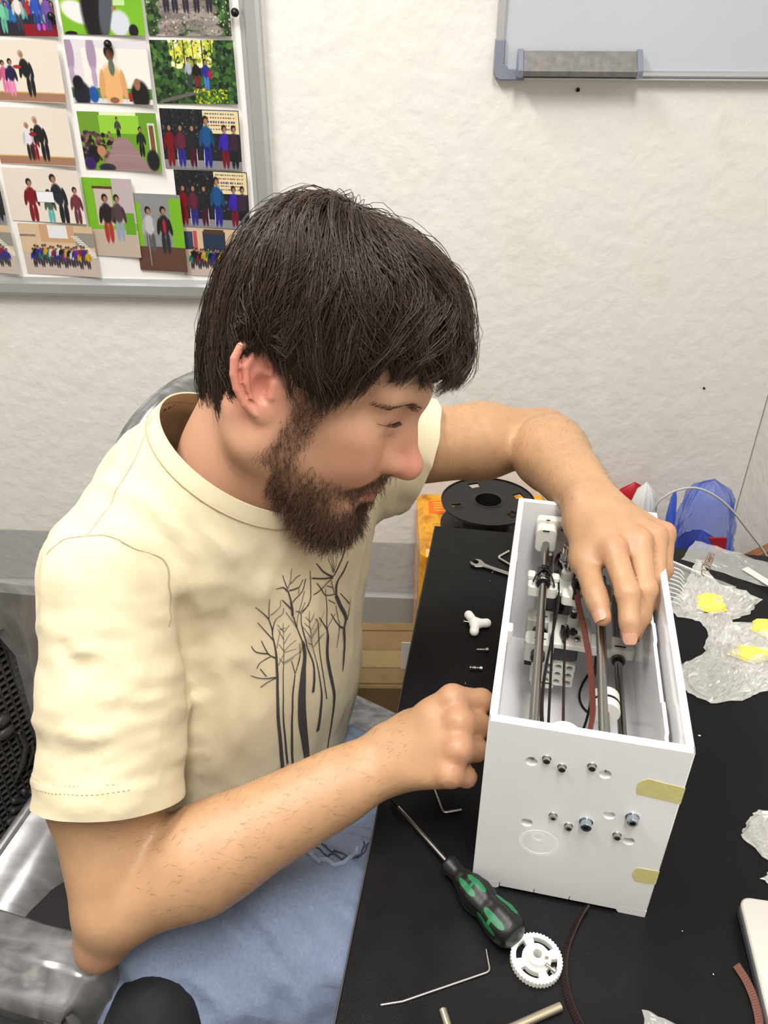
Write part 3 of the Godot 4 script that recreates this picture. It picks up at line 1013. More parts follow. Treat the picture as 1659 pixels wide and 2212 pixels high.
		b.prism(pl, 0.0001, 0.0004, 0.0)
		var o := obj("masking_tape", b, M.tape, t)
	b = MB.new()
	b.x = Transform3D(Basis(Vector3.RIGHT, PI / 2), Vector3(0.0505, 0.0705, 0.0))
	band(b, circle(0.0128, 40), circle(0.0162, 40), 0.0, 0.00012)
	b.x = Transform3D(Basis(Vector3.RIGHT, PI / 2), Vector3(0.0495, 0.0775, 0.0))
	band(b, circle(0.003, 24), circle(0.0062, 24), 0.0, 0.00014)
	var glue := mat(Color(0.985, 0.985, 0.985), 0.35)
	obj("glue_mark", b, glue, t, "faint round glue smear")
	# guide rods between front and back
	for q in [[Vector2(0.0345, 0.1665), 0.004, 0.02], [Vector2(0.089, 0.166), 0.004, 0.001], [Vector2(0.038, 0.0935), 0.004, 0.001], [Vector2(0.118, 0.0935), 0.004, 0.001], [Vector2(0.0995, 0.1195), 0.003, 0.001]]:
		b = MB.new()
		b.x = Transform3D(Basis(Vector3.RIGHT, -PI / 2), Vector3(q[0].x, q[0].y, -0.0062))
		var r: float = q[1]
		var L: float = D - 0.02 - q[2]
		b.lathe(PackedVector2Array([Vector2(0, 0), Vector2(r - 0.0004, 0), Vector2(r, 0.0004), Vector2(r, L - 0.0004), Vector2(r - 0.0004, L), Vector2(0, L)]), 28)
		obj("guide_rod", b, M.rod, t)
	# printed corner bracket at the back with raised letters
	var pw: StandardMaterial3D = M.print_white
	var br := Node3D.new()
	br.name = "end_bracket"
	t.add_child(br, true)
	b = MB.new()
	b.x = Transform3D(Basis.IDENTITY, Vector3(0.056, 0.177, -0.3175))
	b.prism(rrect(0.068, 0.026, 0.005), -0.004, 0.006, 0.0008)
	obj("plate", b, pw, br)
	b = MB.new()
	b.x = Transform3D(Basis.IDENTITY, Vector3(0.034, 0.1705, -0.307))
	b.prism(rrect(0.022, 0.03, 0.006), -0.005, 0.008, 0.001)
	obj("rod_clamp", b, pw, br)
	for q in [[Vector3(0.033, 0.1835, -0.2986), 0.007], [Vector3(0.034, 0.191, -0.309), 0.004]]:
		b = MB.new()
		b.box(Vector3(q[1], 0.0012, 0.001), q[0], 0.0002)
		obj("slot", b, M.dark_rubber, br)
	b = MB.new()
	b.box(Vector3(0.02, 0.01, 0.012), Vector3(0.066, 0.193, -0.318), 0.002)
	obj("boss", b, pw, br)
	screw_parts(br, Transform3D(out_z, Vector3(0.0505, 0.181, -0.3113)), 0.003, 0.002, 0.0, M.steel, true)
	var tm := TextMesh.new()
	var sf := SystemFont.new()
	sf.font_names = PackedStringArray(["Droid Sans"])
	tm.font = sf
	tm.text = "TOP"
	tm.font_size = 16
	tm.pixel_size = 0.00042
	tm.depth = 0.0012
	inst("lettering", tm, pw, br, Transform3D(Basis.IDENTITY, Vector3(0.0605, 0.1765, -0.3112)))
	motor_and_pulley(t)
	upper_carriage()
	lower_carriage()
	machine_loose()

func in_box(p: Vector3) -> Vector3:
	return BOX_AT + Basis(Vector3.UP, BOX_YAW) * p

func motor_and_pulley(_t: Node3D) -> void:
	var o := thing("drive_motor", "grey drive motor with silver belt pulley at the back of the white box", "motor", in_box(Vector3(0.0565, 0.13, -0.283)), BOX_YAW)
	var b := MB.new()
	b.lathe(PackedVector2Array([Vector2(0, -0.045), Vector2(0.0145, -0.045), Vector2(0.0145, 0.022), Vector2(0.0135, 0.0235), Vector2(0.009, 0.0235), Vector2(0.009, 0.0245), Vector2(0, 0.0245)]), 32)
	obj("housing", b, mat(Color(0.42, 0.41, 0.41), 0.35, 0.6), o)
	b = MB.new()
	b.box(Vector3(0.012, 0.018, 0.008), Vector3(-0.019, 0.025, -0.006), 0.002)
	obj("terminal", b, mat(Color(0.3, 0.29, 0.29), 0.4, 0.3), o)
	var p := Node3D.new()
	p.name = "pulley"
	p.position = Vector3(0, 0.0255, 0.002)
	o.add_child(p, true)
	b = MB.new()
	b.lathe(PackedVector2Array([Vector2(0, 0), Vector2(0.0078, 0), Vector2(0.0082, 0.0005), Vector2(0.0082, 0.0065), Vector2(0.0076, 0.0072), Vector2(0.0066, 0.0072)]), 28)
	obj("collar", b, M.chrome, p)
	b = MB.new()
	var outl := PackedVector2Array()
	for i in 72:
		outl.append(Vector2(cos(TAU * i / 72), sin(TAU * i / 72)) * (0.0064 if i % 4 < 2 else 0.0058))
	band(b, circle(0.0025, 72), outl, 0.0072, 0.0175)
	obj("teeth", b, M.chrome, p)
	b = MB.new()
	b.lathe(PackedVector2Array([Vector2(0.0025, 0.0175), Vector2(0.0082, 0.0175), Vector2(0.0082, 0.0187), Vector2(0.0025, 0.0187)]), 28)
	obj("flange", b, M.chrome, p)
	b = MB.new()
	b.lathe(PackedVector2Array([Vector2(0, 0.0187), Vector2(0.0043, 0.0187), Vector2(0.0043, 0.0255), Vector2(0.0038, 0.0262), Vector2(0, 0.0262)]), 20)
	obj("shaft", b, M.chrome, p)
	b = MB.new()
	b.x = Transform3D(Basis(Vector3.RIGHT, PI / 2), Vector3(0.001, 0.0036, 0.0079))
	b.lathe(PackedVector2Array([Vector2(0, 0), Vector2(0.0014, 0), Vector2(0.0014, 0.0005), Vector2(0, 0.0005)]), 12)
	obj("set_screw", b, M.dark_rubber, p)

func clamp_plate(b: MB, w: float, d: float, h: float, at: Vector3, r := 0.004) -> void:
	b.x = Transform3D(Basis(Vector3.RIGHT, -PI / 2), at)
	b.prism(rrect(w, d, r), 0.0, h, 0.0012)
	b.x = Transform3D.IDENTITY

func cable_tie(parent: Node, at: Vector3, r: float, axis: Vector3) -> void:
	var o := Node3D.new()
	o.name = "cable_tie"
	parent.add_child(o, true)
	o.transform = Transform3D(basis_y(axis), at)
	var b := MB.new()
	b.lathe(PackedVector2Array([Vector2(r, -0.0012), Vector2(r + 0.0008, -0.0012), Vector2(r + 0.0008, 0.0012), Vector2(r, 0.0012), Vector2(r, -0.0012)]), 28)
	obj("loop", b, M.dark_rubber, o)
	b = MB.new()
	b.box(Vector3(0.004, 0.0045, 0.0035), Vector3(r + 0.002, 0, 0), 0.0006)
	obj("head", b, M.dark_rubber, o)

func belt_clip(parent: Node, at: Vector3, turn: float) -> void:
	# black clip on a screw: fork, cross tie and bolt end
	var o := Node3D.new()
	o.name = "belt_clip"
	parent.add_child(o, true)
	o.transform = Transform3D(Basis(Vector3.UP, turn), at)
	var b := MB.new()
	b.box(Vector3(0.0028, 0.011, 0.009), Vector3(-0.0022, 0.004, 0.001), 0.0006)
	b.box(Vector3(0.0028, 0.011, 0.009), Vector3(0.0022, 0.004, 0.001), 0.0006)
	b.box(Vector3(0.0022, 0.014, 0.003), Vector3(-0.002, -0.004, 0.006), 0.0004)
	obj("fork", b, M.dark_rubber, o)
	b = MB.new()
	b.box(Vector3(0.011, 0.004, 0.004), Vector3(0.007, 0.003, 0.002), 0.0006)
	b.box(Vector3(0.004, 0.007, 0.005), Vector3(0.0085, 0.003, 0.001), 0.0006)
	obj("tie", b, M.dark_rubber, o)
	b = MB.new()
	b.lathe(PackedVector2Array([Vector2(0, 0), Vector2(0.0015, 0), Vector2(0.0015, 0.012), Vector2(0.0012, 0.0124), Vector2(0, 0.0124)]), 12)
	obj("bolt", b, M.chrome, o)

func upper_carriage() -> void:
	var pw: StandardMaterial3D = M.print_white
	var o := thing("upper_carriage", "white printed carriage on the upper rods with a black cable tie", "carriage", in_box(Vector3(0, 0, 0)), BOX_YAW)
	var b := MB.new()
	clamp_plate(b, 0.03, 0.02, 0.013, Vector3(0.0345, 0.1475, -0.238), 0.004)
	obj("clamp_body", b, pw, o)
	for s in [0.0225, 0.0465]:
		b = MB.new()
		clamp_plate(b, 0.008, 0.01, 0.006, Vector3(s, 0.1605, -0.2435), 0.002)
		obj("clamp_lip", b, pw, o)
	b = MB.new()
	clamp_plate(b, 0.046, 0.028, 0.006, Vector3(0.069, 0.149, -0.246), 0.005)
	clamp_plate(b, 0.02, 0.016, 0.012, Vector3(0.064, 0.149, -0.226), 0.004)
	obj("bridge", b, pw, o)
	b = MB.new()
	clamp_plate(b, 0.026, 0.03, 0.012, Vector3(0.09, 0.147, -0.236), 0.004)
	obj("clamp_body", b, pw, o)
	for q in [Vector3(0.0585, 0.155, -0.258), Vector3(0.0655, 0.161, -0.223)]:
		b = MB.new()
		b.x = Transform3D(Basis.IDENTITY, q)
		b.lathe(PackedVector2Array([Vector2(0, 0), Vector2(0.0062, 0), Vector2(0.006, 0.008), Vector2(0.005, 0.0095), Vector2(0, 0.0095)]), 24)
		obj("post", b, pw, o)
	b = MB.new()   # threaded stud with nut on the rear post
	var pr := PackedVector2Array([Vector2(0, 0.164)])
	for i in 24:
		pr.append(Vector2(0.0014 if i % 2 == 0 else 0.0016, 0.164 + i * 0.0006))
	pr.append(Vector2(0, 0.1785))
	b.x = Transform3D(Basis.IDENTITY, Vector3(0.0585, 0, -0.258))
	b.lathe(pr, 12)
	obj("stud", b, M.chrome, o)
	b = MB.new()
	b.x = Transform3D(Basis.IDENTITY, Vector3(0.0585, 0.1645, -0.258))
	b.lathe(PackedVector2Array([Vector2(0, 0), Vector2(0.0032, 0), Vector2(0.0032, 0.0024), Vector2(0, 0.0024)]), 6)
	obj("nut", b, M.steel, o)
	bearing(o, Vector3(0.0345, 0.1665, -0.238), mat(Color(0.5, 0.49, 0.48), 0.16, 1.0))
	bearing(o, Vector3(0.089, 0.166, -0.236), mat(Color(0.5, 0.49, 0.48), 0.16, 1.0))
	# the cable tie lies over the bearing with both ends sticking out
	b = MB.new()
	b.tube(smooth_path([Vector3(0.0245, 0.1655, -0.229), Vector3(0.0268, 0.1705, -0.2335), Vector3(0.031, 0.174, -0.238), Vector3(0.0345, 0.1752, -0.24), Vector3(0.039, 0.1735, -0.238), Vector3(0.0432, 0.169, -0.2335), Vector3(0.046, 0.163, -0.228)]), 0.0009, 8)
	var ct := obj("cable_tie", b, M.dark_rubber, o)
	b = MB.new()
	b.box(Vector3(0.0045, 0.0036, 0.0045), Vector3(0.0335, 0.1765, -0.2415), 0.0006)
	obj("tie_head", b, M.dark_rubber, ct)
	belt_clip(o, Vector3(0.0655, 0.1705, -0.223), 0.25)
	screw_parts(o, Transform3D(Basis.IDENTITY, Vector3(0.0755, 0.1605, -0.222)), 0.0028, 0.0022, 0.0, M.steel)

func lower_carriage() -> void:
	var pw: StandardMaterial3D = M.print_white
	var o := thing("lower_carriage", "white printed carriage low in the box carrying a dark motor", "carriage", in_box(Vector3(0, 0, 0)), BOX_YAW)
	var b := MB.new()
	for z in [-0.252, -0.215]:
		b = MB.new()
		clamp_plate(b, 0.03, 0.02, 0.026, Vector3(0.0385, 0.081, z), 0.005)
		obj("clamp_body", b, pw, o)
		b = MB.new()
		b.box(Vector3(0.012, 0.0012, 0.0012), Vector3(0.0385, 0.1072, z + 0.002), 0.0002)
		obj("slot", b, M.dark_rubber, o)
		bearing(o, Vector3(0.038, 0.0935, z + 0.006), mat(Color(0.4, 0.39, 0.38), 0.2, 1.0))
	b = MB.new()
	clamp_plate(b, 0.044, 0.05, 0.007, Vector3(0.068, 0.1, -0.234), 0.005)
	obj("bridge", b, pw, o)
	b = MB.new()
	clamp_plate(b, 0.05, 0.022, 0.012, Vector3(0.109, 0.094, -0.224), 0.005)
	obj("clamp_body", b, pw, o)
	b = MB.new()
	b.box(Vector3(0.011, 0.0014, 0.0012), Vector3(0.1185, 0.1064, -0.219), 0.0002)
	obj("slot", b, M.dark_rubber, o)
	bearing(o, Vector3(0.118, 0.0935, -0.222), mat(Color(0.4, 0.39, 0.38), 0.2, 1.0))
	b = MB.new()
	b.x = Transform3D(Basis.IDENTITY, Vector3(0.0705, 0.106, -0.243))
	b.lathe(PackedVector2Array([Vector2(0, 0), Vector2(0.0058, 0), Vector2(0.0054, 0.011), Vector2(0.0042, 0.0118), Vector2(0, 0.0118)]), 24)
	obj("post", b, pw, o)
	b = MB.new()
	b.x = Transform3D(Basis.IDENTITY, Vector3(0.0705, 0.117, -0.243))
	b.lathe(PackedVector2Array([Vector2(0, 0), Vector2(0.0033, 0), Vector2(0.0033, 0.008), Vector2(0, 0.008)]), 20)
	obj("spacer", b, M.dark_rubber, o)
	b = MB.new()
	b.x = Transform3D(Basis.IDENTITY, Vector3(0.0705, 0.125, -0.243))
	b.lathe(PackedVector2Array([Vector2(0, 0), Vector2(0.003, 0), Vector2(0.003, 0.003), Vector2(0.0017, 0.003), Vector2(0.0017, 0.009), Vector2(0, 0.009)]), 12)
	obj("bolt", b, M.chrome, o)
	b = MB.new()
	b.x = Transform3D(Basis.IDENTITY, Vector3(0.0585, 0.1065, -0.268))
	b.lathe(PackedVector2Array([Vector2(0, 0), Vector2(0.0036, 0), Vector2(0.0036, 0.006), Vector2(0.003, 0.006), Vector2(0.003, 0.017), Vector2(0, 0.017)]), 20)
	obj("switch_post", b, M.dark_rubber, o)
	belt_clip(o, Vector3(0.062, 0.113, -0.219), 0.3)
	screw_parts(o, Transform3D(Basis.IDENTITY, Vector3(0.0755, 0.107, -0.2185)), 0.003, 0.0025, 0.0, M.steel)
	# dark motor body hanging under the bridge, then the white block pierced by round holes
	b = MB.new()
	b.box(Vector3(0.03, 0.024, 0.03), Vector3(0.064, 0.0875, -0.236), 0.0015)
	obj("motor_body", b, mat(Color(0.2, 0.21, 0.25), 0.4, 0.2), o, "dark slate motor casing")
	b = MB.new()
	b.lathe(PackedVector2Array([Vector2(0, 0), Vector2(0.002, 0), Vector2(0.002, 0.0006), Vector2(0, 0.0006)]), 12)
	inst("rivet", b.commit(), M.chrome, o, Transform3D(out_of_front(), Vector3(0.0745, 0.096, -0.2208)))
	b = MB.new()
	var blk := Vector2(0.045, 0.031)
	var cell := Vector2(blk.x / 4, blk.y / 3)
	b.x = Transform3D(Basis(Vector3.RIGHT, PI / 2), Vector3(0.056, 0.0565, -0.2195))
	for i in 4:
		for j in 3:
			var c := Vector2((i - 1.5) * cell.x, (j - 1.0) * cell.y)
			var inn := circle(0.0034, 24)
			var out := square_for(24, cell.x / 2, cell.y / 2)
			for k in 24:
				inn[k] += c
				out[k] += c
			band(b, inn, out, -0.032, 0.0)
	b.x = Transform3D.IDENTITY
	obj("pierced_block", b, pw, o)
	b = MB.new()
	b.x = Transform3D(Basis.IDENTITY, Vector3(0.0475, 0.039, -0.2195))
	b.prism(rrect(0.024, 0.01, 0.003), -0.03, 0.0, 0.001)
	obj("block_foot", b, pw, o)
	b = MB.new()
	b.box(Vector3(0.008, 0.018, 0.012), Vector3(0.0295, 0.081, -0.222), 0.0008)
	obj("plug", b, pw, o)
	b = MB.new()
	b.box(Vector3(0.0075, 0.006, 0.0115), Vector3(0.0295, 0.069, -0.222), 0.0006)
	obj("plug_end", b, M.dark_rubber, o)

func out_of_front() -> Basis:
	return Basis(Vector3.RIGHT, PI / 2)

func belt_thing(org: Vector3, label: String, pts: Array, wide: Array, w: float, m: Material) -> void:
	var o := thing("drive_belt", label, "drive belt", org, BOX_YAW)
	var b := MB.new()
	toothed_belt(b, smooth_path(pts, 10), wide, w, 0.0011)
	obj("band", b, m, o)

func machine_loose() -> void:
	var red := mat(Color(0.42, 0.22, 0.18), 0.55)
	var dk := mat(Color(0.11, 0.085, 0.08), 0.5)
	var org := in_box(Vector3.ZERO)
	belt_thing(org, "red-brown toothed belt hanging from the carriage to the front of the box", [Vector3(0.0665, 0.17, -0.22), Vector3(0.0705, 0.16, -0.205), Vector3(0.0765, 0.153, -0.178), Vector3(0.0815, 0.15, -0.14), Vector3(0.0835, 0.149, -0.1), Vector3(0.083, 0.15, -0.07), Vector3(0.079, 0.151, -0.045), Vector3(0.0735, 0.152, -0.025)], [Vector3(0.75, 0.65, 0), Vector3(0.5, 0.85, 0)], 0.0058, red)
	belt_thing(org, "brown twisted toothed belt running beside the left upper rod", [Vector3(0.049, 0.16, -0.262), Vector3(0.0505, 0.155, -0.24), Vector3(0.0515, 0.146, -0.215), Vector3(0.0475, 0.138, -0.175), Vector3(0.0435, 0.134, -0.13), Vector3(0.0425, 0.133, -0.09), Vector3(0.045, 0.133, -0.06), Vector3(0.052, 0.133, -0.035)], [Vector3(0.15, 1, 0), Vector3(0.35, 0.9, 0)], 0.0058, dk)
	belt_thing(org, "straight black toothed belt beside the brown belt near the left rod", [Vector3(0.0505, 0.128, -0.262), Vector3(0.0495, 0.128, -0.16), Vector3(0.0495, 0.128, -0.035)], [Vector3(0.1, 1, 0), Vector3(0.1, 1, 0)], 0.0058, dk)
	belt_thing(org, "thin dark brown belt running straight to the front idler", [Vector3(0.0625, 0.117, -0.214), Vector3(0.0605, 0.138, -0.12), Vector3(0.0585, 0.162, -0.034)], [Vector3(0.05, 1, 0), Vector3(0.05, 1, 0)], 0.0058, mat(Color(0.2, 0.11, 0.1), 0.5))
	belt_thing(org, "dark belt looped round the silver pulley", [Vector3(0.0455, 0.145, -0.262), Vector3(0.044, 0.155, -0.275), Vector3(0.0462, 0.16, -0.286), Vector3(0.0525, 0.162, -0.2905), Vector3(0.0575, 0.162, -0.2915)], [Vector3(0, 1, 0), Vector3(0, 1, 0)], 0.0062, mat(Color(0.22, 0.12, 0.11), 0.5))
	var o := thing("idler", "cream idler disc with a screw inside the front of the box", "idler wheel", org + Basis(Vector3.UP, BOX_YAW) * Vector3(0.0595, 0.152, -0.034), BOX_YAW)
	var b := MB.new()
	b.lathe(PackedVector2Array([Vector2(0, 0), Vector2(0.0125, 0), Vector2(0.0125, 0.001), Vector2(0.008, 0.0015), Vector2(0.008, 0.0105), Vector2(0.0125, 0.011), Vector2(0.0125, 0.0125), Vector2(0, 0.0125)]), 32)
	obj("disc", b, mat(Color(0.88, 0.86, 0.76), 0.4), o)
	screw_parts(o, Transform3D(Basis.IDENTITY, Vector3(0, 0.013, 0)), 0.003, 0.0035, 0.0, M.steel)
	o = thing("shaft_wheel", "round white wheel with a black ring on the middle rod", "wheel", org + Basis(Vector3.UP, BOX_YAW) * Vector3(0.0995, 0.1195, -0.118), BOX_YAW)
	b = MB.new()
	b.x = Transform3D(Basis(Vector3.RIGHT, PI / 2), Vector3.ZERO)
	b.lathe(PackedVector2Array([Vector2(0.003, -0.012), Vector2(0.0125, -0.012), Vector2(0.0125, -0.003), Vector2(0.0115, -0.0025), Vector2(0.0115, 0.0005), Vector2(0.0125, 0.001), Vector2(0.0125, 0.009), Vector2(0.012, 0.0095), Vector2(0.003, 0.0095)]), 36)
	obj("drum", b, M.print_white, o)
	b = MB.new()
	b.x = Transform3D(Basis(Vector3.RIGHT, PI / 2), Vector3.ZERO)
	b.lathe(PackedVector2Array([Vector2(0.0113, -0.0023), Vector2(0.0126, -0.0018), Vector2(0.0129, -0.001), Vector2(0.0126, -0.0002), Vector2(0.0113, 0.0003)]), 36)
	obj("ring", b, M.dark_rubber, o)
	b = MB.new()
	b.box(Vector3(0.002, 0.003, 0.003), Vector3(0.0122, 0.003, 0.0045), 0.0006)
	obj("set_screw", b, M.dark_rubber, o)
	o = thing("sensor_cable", "thin black cable looping over the floor of the white box", "cable", org, BOX_YAW)
	b = MB.new()
	b.tube(smooth_path([Vector3(0.102, 0.095, -0.262), Vector3(0.1, 0.09, -0.25), Vector3(0.099, 0.075, -0.235), Vector3(0.102, 0.05, -0.235), Vector3(0.105, 0.03, -0.27), Vector3(0.1, 0.0125, -0.275), Vector3(0.0935, 0.0118, -0.258), Vector3(0.0905, 0.0118, -0.24), Vector3(0.0935, 0.0118, -0.225), Vector3(0.102, 0.0118, -0.215), Vector3(0.112, 0.0118, -0.212), Vector3(0.12, 0.0118, -0.212)]), 0.0013, 8)
	obj("wire", b, M.dark_rubber, o)
	b = MB.new()
	b.tube(smooth_path([Vector3(0.1045, 0.0118, -0.29), Vector3(0.1055, 0.0118, -0.265), Vector3(0.1025, 0.0142, -0.232), Vector3(0.098, 0.0118, -0.205), Vector3(0.092, 0.0118, -0.18), Vector3(0.088, 0.0118, -0.15), Vector3(0.085, 0.0118, -0.1)]), 0.0013, 8)
	obj("wire", b, M.dark_rubber, o)

# ------------------------------------------------------------------ soft shapes
# A field of blended cones and ellipsoids, meshed by surface nets on a sparse grid.
class Field:
	var kind := PackedInt32Array()
	var A := PackedVector3Array()
	var B := PackedVector3Array()
	var ib := PackedFloat32Array()
	var r0 := PackedFloat32Array()
	var dr := PackedFloat32Array()
	var kk := PackedFloat32Array()
	var M: Array[Basis] = []
	var all := PackedInt32Array()
	var x := Transform3D.IDENTITY
	var warp = null
	var slack := 0.0
	var dc := PackedFloat32Array()
	func add(kd: int, a: Vector3, b: Vector3, i: float, ra: float, d: float, k: float, m: Basis) -> void:
		kind.append(kd)
		A.append(a)
		B.append(b)
		ib.append(i)
		r0.append(ra)
		dr.append(d)
		kk.append(k)
		M.append(m)
		all.append(all.size())
	func cone(a: Vector3, b: Vector3, ra: float, rb: float, k := 0.01) -> void:
		var p := x * a
		var q := x * b - p
		add(0, p, q, 1.0 / maxf(q.length_squared(), 1e-10), ra, rb - ra, k, Basis.IDENTITY)
	func chain(pts: Array, rs: Array, k := 0.004) -> void:
		for i in pts.size() - 1:   # only the first link blends widely, so that the joints do not swell
			cone(pts[i], pts[i + 1], rs[i], rs[i + 1], k if i == 0 else 0.0006)
	func ball(c: Vector3, r: float, k := 0.01) -> void:
		cone(c, c + Vector3(0, 0.0001, 0), r, r, k)
	func ell(c: Vector3, r: Vector3, k := 0.01, turn := Basis.IDENTITY) -> void:
		add(1, x * c, Vector3(1.0 / r.x, 1.0 / r.y, 1.0 / r.z), 0.0, 0.0, 0.0, k, (x.basis * turn).transposed())
	func one(i: int, p: Vector3) -> float:
		if kind[i] == 0:
			var pa := p - A[i]
			var t := clampf(pa.dot(B[i]) * ib[i], 0.0, 1.0)
			return (pa - B[i] * t).length() - r0[i] - dr[i] * t
		var l := (M[i] * (p - A[i])) * B[i]
		var k0 := l.length()
		return k0 * (k0 - 1.0) / maxf((l * B[i]).length(), 1e-6)
	func ev(p: Vector3, L: PackedInt32Array) -> float:
		var d := 1e3
		for i in L:
			var e: float
			if kind[i] == 0:
				var pa := p - A[i]
				var t := clampf(pa.dot(B[i]) * ib[i], 0.0, 1.0)
				e = (pa - B[i] * t).length() - r0[i] - dr[i] * t
			else:
				var l := (M[i] * (p - A[i])) * B[i]
				var k0 := l.length()
				e = k0 * (k0 - 1.0) / maxf((l * B[i]).length(), 1e-6)
			var k := kk[i]
			if k >= 0.0:
				var h := maxf(k - absf(d - e), 0.0)
				d = minf(d, e) - h * h / (4.0 * k + 1e-9)
			else:
				var h2 := maxf(-k - absf(d + e), 0.0)
				d = maxf(d, -e) + h2 * h2 / (-4.0 * k)
		return d
	func at(p: Vector3) -> float:
		var d := ev(p, all)
		return d - warp.call(p) if warp != null else d
	func grad(p: Vector3) -> Vector3:
		var e := 0.0008
		return Vector3(at(p + Vector3(e, 0, 0)) - at(p - Vector3(e, 0, 0)), at(p + Vector3(0, e, 0)) - at(p - Vector3(0, e, 0)), at(p + Vector3(0, 0, e)) - at(p - Vector3(0, 0, e))).normalized()
	func snap(p: Vector3) -> Vector3:   # nearest surface point
		for i in 6:
			p -= grad(p) * at(p)
		return p
	func cast(p: Vector3, dir: Vector3, reach := 0.6) -> Vector3:   # walk along dir to the surface
		var t := 0.0
		while t < reach:
			var d := at(p + dir * t)
			if d < 0.0002:
				break
			t += maxf(d * 0.7, 0.0002)
		return p + dir * t
	# fills V and I; returns nothing
	func net(lo: Vector3, hi: Vector3, h: float, V: PackedVector3Array, I: PackedInt32Array, holes: Array = []) -> void:
		var n := 5
		var nb := Vector3i(((hi - lo) / (h * n)).ceil())
		var NY := nb.y * n + 3
		var NZ := nb.z * n + 3
		var R := h * n * 0.8661
		var cells := {}
		var edges := PackedInt64Array()
		var np := all.size()
		var s := PackedFloat32Array()
		var m := n + 1
		s.resize(m * m * m)
		dc.resize(np)
		for bi in nb.x:
			for bj in nb.y:
				for bk in nb.z:
					var o := lo + Vector3(bi, bj, bk) * (h * n)
					var c := o + Vector3.ONE * (h * n * 0.5)
					var hole := false
					for bx: AABB in holes:
						hole = hole or bx.encloses(AABB(o, Vector3.ONE * (h * n)).grow(h))
					if hole:
						continue
					var mn := 1e3
					var near := 1e3
					for q in np:
						dc[q] = one(q, c)
						if kk[q] >= 0.0:
							mn = minf(mn, dc[q] - kk[q] * 0.6)
							near = minf(near, dc[q])
					if mn > R * 1.3 + slack:
						continue
					var L := PackedInt32Array()
					for q in np:
						if kk[q] >= 0.0:
							if dc[q] < near + 2.6 * R + kk[q] * 2.0:
								L.append(q)
						elif dc[q] < 1.5 * R - kk[q] * 1.3:
							L.append(q)
					var d0 := ev(c, L)
					if absf(d0) > R * 1.5 + slack:
						continue
					var any0 := false
					var any1 := false
					var w := 0
					for i in m:
						for j in m:
							for k in m:
								var p := o + Vector3(i, j, k) * h
								var d := ev(p, L)
								if warp != null and absf(d) < slack * 2.0 + h:
									d -= warp.call(p)
								s[w] = d
								w += 1
								if d < 0.0:
									any0 = true
								else:
									any1 = true
					if not (any0 and any1):
						continue
					for i in n:
						for j in n:
							for k in n:
								var b := (i * m + j) * m + k
								var v000 := s[b]
								var v001 := s[b + 1]
								var v010 := s[b + m]
								var v011 := s[b + m + 1]
								var v100 := s[b + m * m]
								var v101 := s[b + m * m + 1]
								var v110 := s[b + m * m + m]
								var v111 := s[b + m * m + m + 1]
								var cnt := int(v000 < 0) + int(v001 < 0) + int(v010 < 0) + int(v011 < 0) + int(v100 < 0) + int(v101 < 0) + int(v110 < 0) + int(v111 < 0)
								if cnt == 0 or cnt == 8:
									continue
								var sum := Vector3.ZERO
								var nn := 0
								if (v000 < 0) != (v001 < 0):
									sum += Vector3(0, 0, v000 / (v000 - v001)); nn += 1
								if (v010 < 0) != (v011 < 0):
									sum += Vector3(0, 1, v010 / (v010 - v011)); nn += 1
								if (v100 < 0) != (v101 < 0):
									sum += Vector3(1, 0, v100 / (v100 - v101)); nn += 1
								if (v110 < 0) != (v111 < 0):
									sum += Vector3(1, 1, v110 / (v110 - v111)); nn += 1
								if (v000 < 0) != (v010 < 0):
									sum += Vector3(0, v000 / (v000 - v010), 0); nn += 1
								if (v001 < 0) != (v011 < 0):
									sum += Vector3(0, v001 / (v001 - v011), 1); nn += 1
								if (v100 < 0) != (v110 < 0):
									sum += Vector3(1, v100 / (v100 - v110), 0); nn += 1
								if (v101 < 0) != (v111 < 0):
									sum += Vector3(1, v101 / (v101 - v111), 1); nn += 1
								if (v000 < 0) != (v100 < 0):
									sum += Vector3(v000 / (v000 - v100), 0, 0); nn += 1
								if (v001 < 0) != (v101 < 0):
									sum += Vector3(v001 / (v001 - v101), 0, 1); nn += 1
								if (v010 < 0) != (v110 < 0):
									sum += Vector3(v010 / (v010 - v110), 1, 0); nn += 1
								if (v011 < 0) != (v111 < 0):
									sum += Vector3(v011 / (v011 - v111), 1, 1); nn += 1
								var gi := bi * n + i + 1
								var gj := bj * n + j + 1
								var gk := bk * n + k + 1
								var key := (gi * NY + gj) * NZ + gk
								cells[key] = V.size()
								V.append(o + (Vector3(i, j, k) + sum / nn) * h)
								if (v000 < 0) != (v100 < 0):
									edges.append(key * 8 + (0 if v000 < 0 else 1))
								if (v000 < 0) != (v010 < 0):
									edges.append(key * 8 + 2 + (0 if v000 < 0 else 1))
								if (v000 < 0) != (v001 < 0):
									edges.append(key * 8 + 4 + (0 if v000 < 0 else 1))
		var SX := NY * NZ
		for e in edges:
			var key := e >> 3
			var ax := (e & 7) >> 1
			var a: int = cells.get(key, -1)
			var k1 := key - (NZ if ax == 0 else (1 if ax == 1 else SX))
			var k2 := key - (1 if ax == 0 else (SX if ax == 1 else NZ))
			var b: int = cells.get(k1, -1)
			var d: int = cells.get(k2, -1)
			var c: int = cells.get(k1 + k2 - key, -1)
			if a < 0 or b < 0 or c < 0 or d < 0:
				continue
			if e & 1:   # surface faces towards minus
				I.append_array(PackedInt32Array([a, c, b, a, d, c]))
			else:
				I.append_array(PackedInt32Array([a, b, c, a, c, d]))

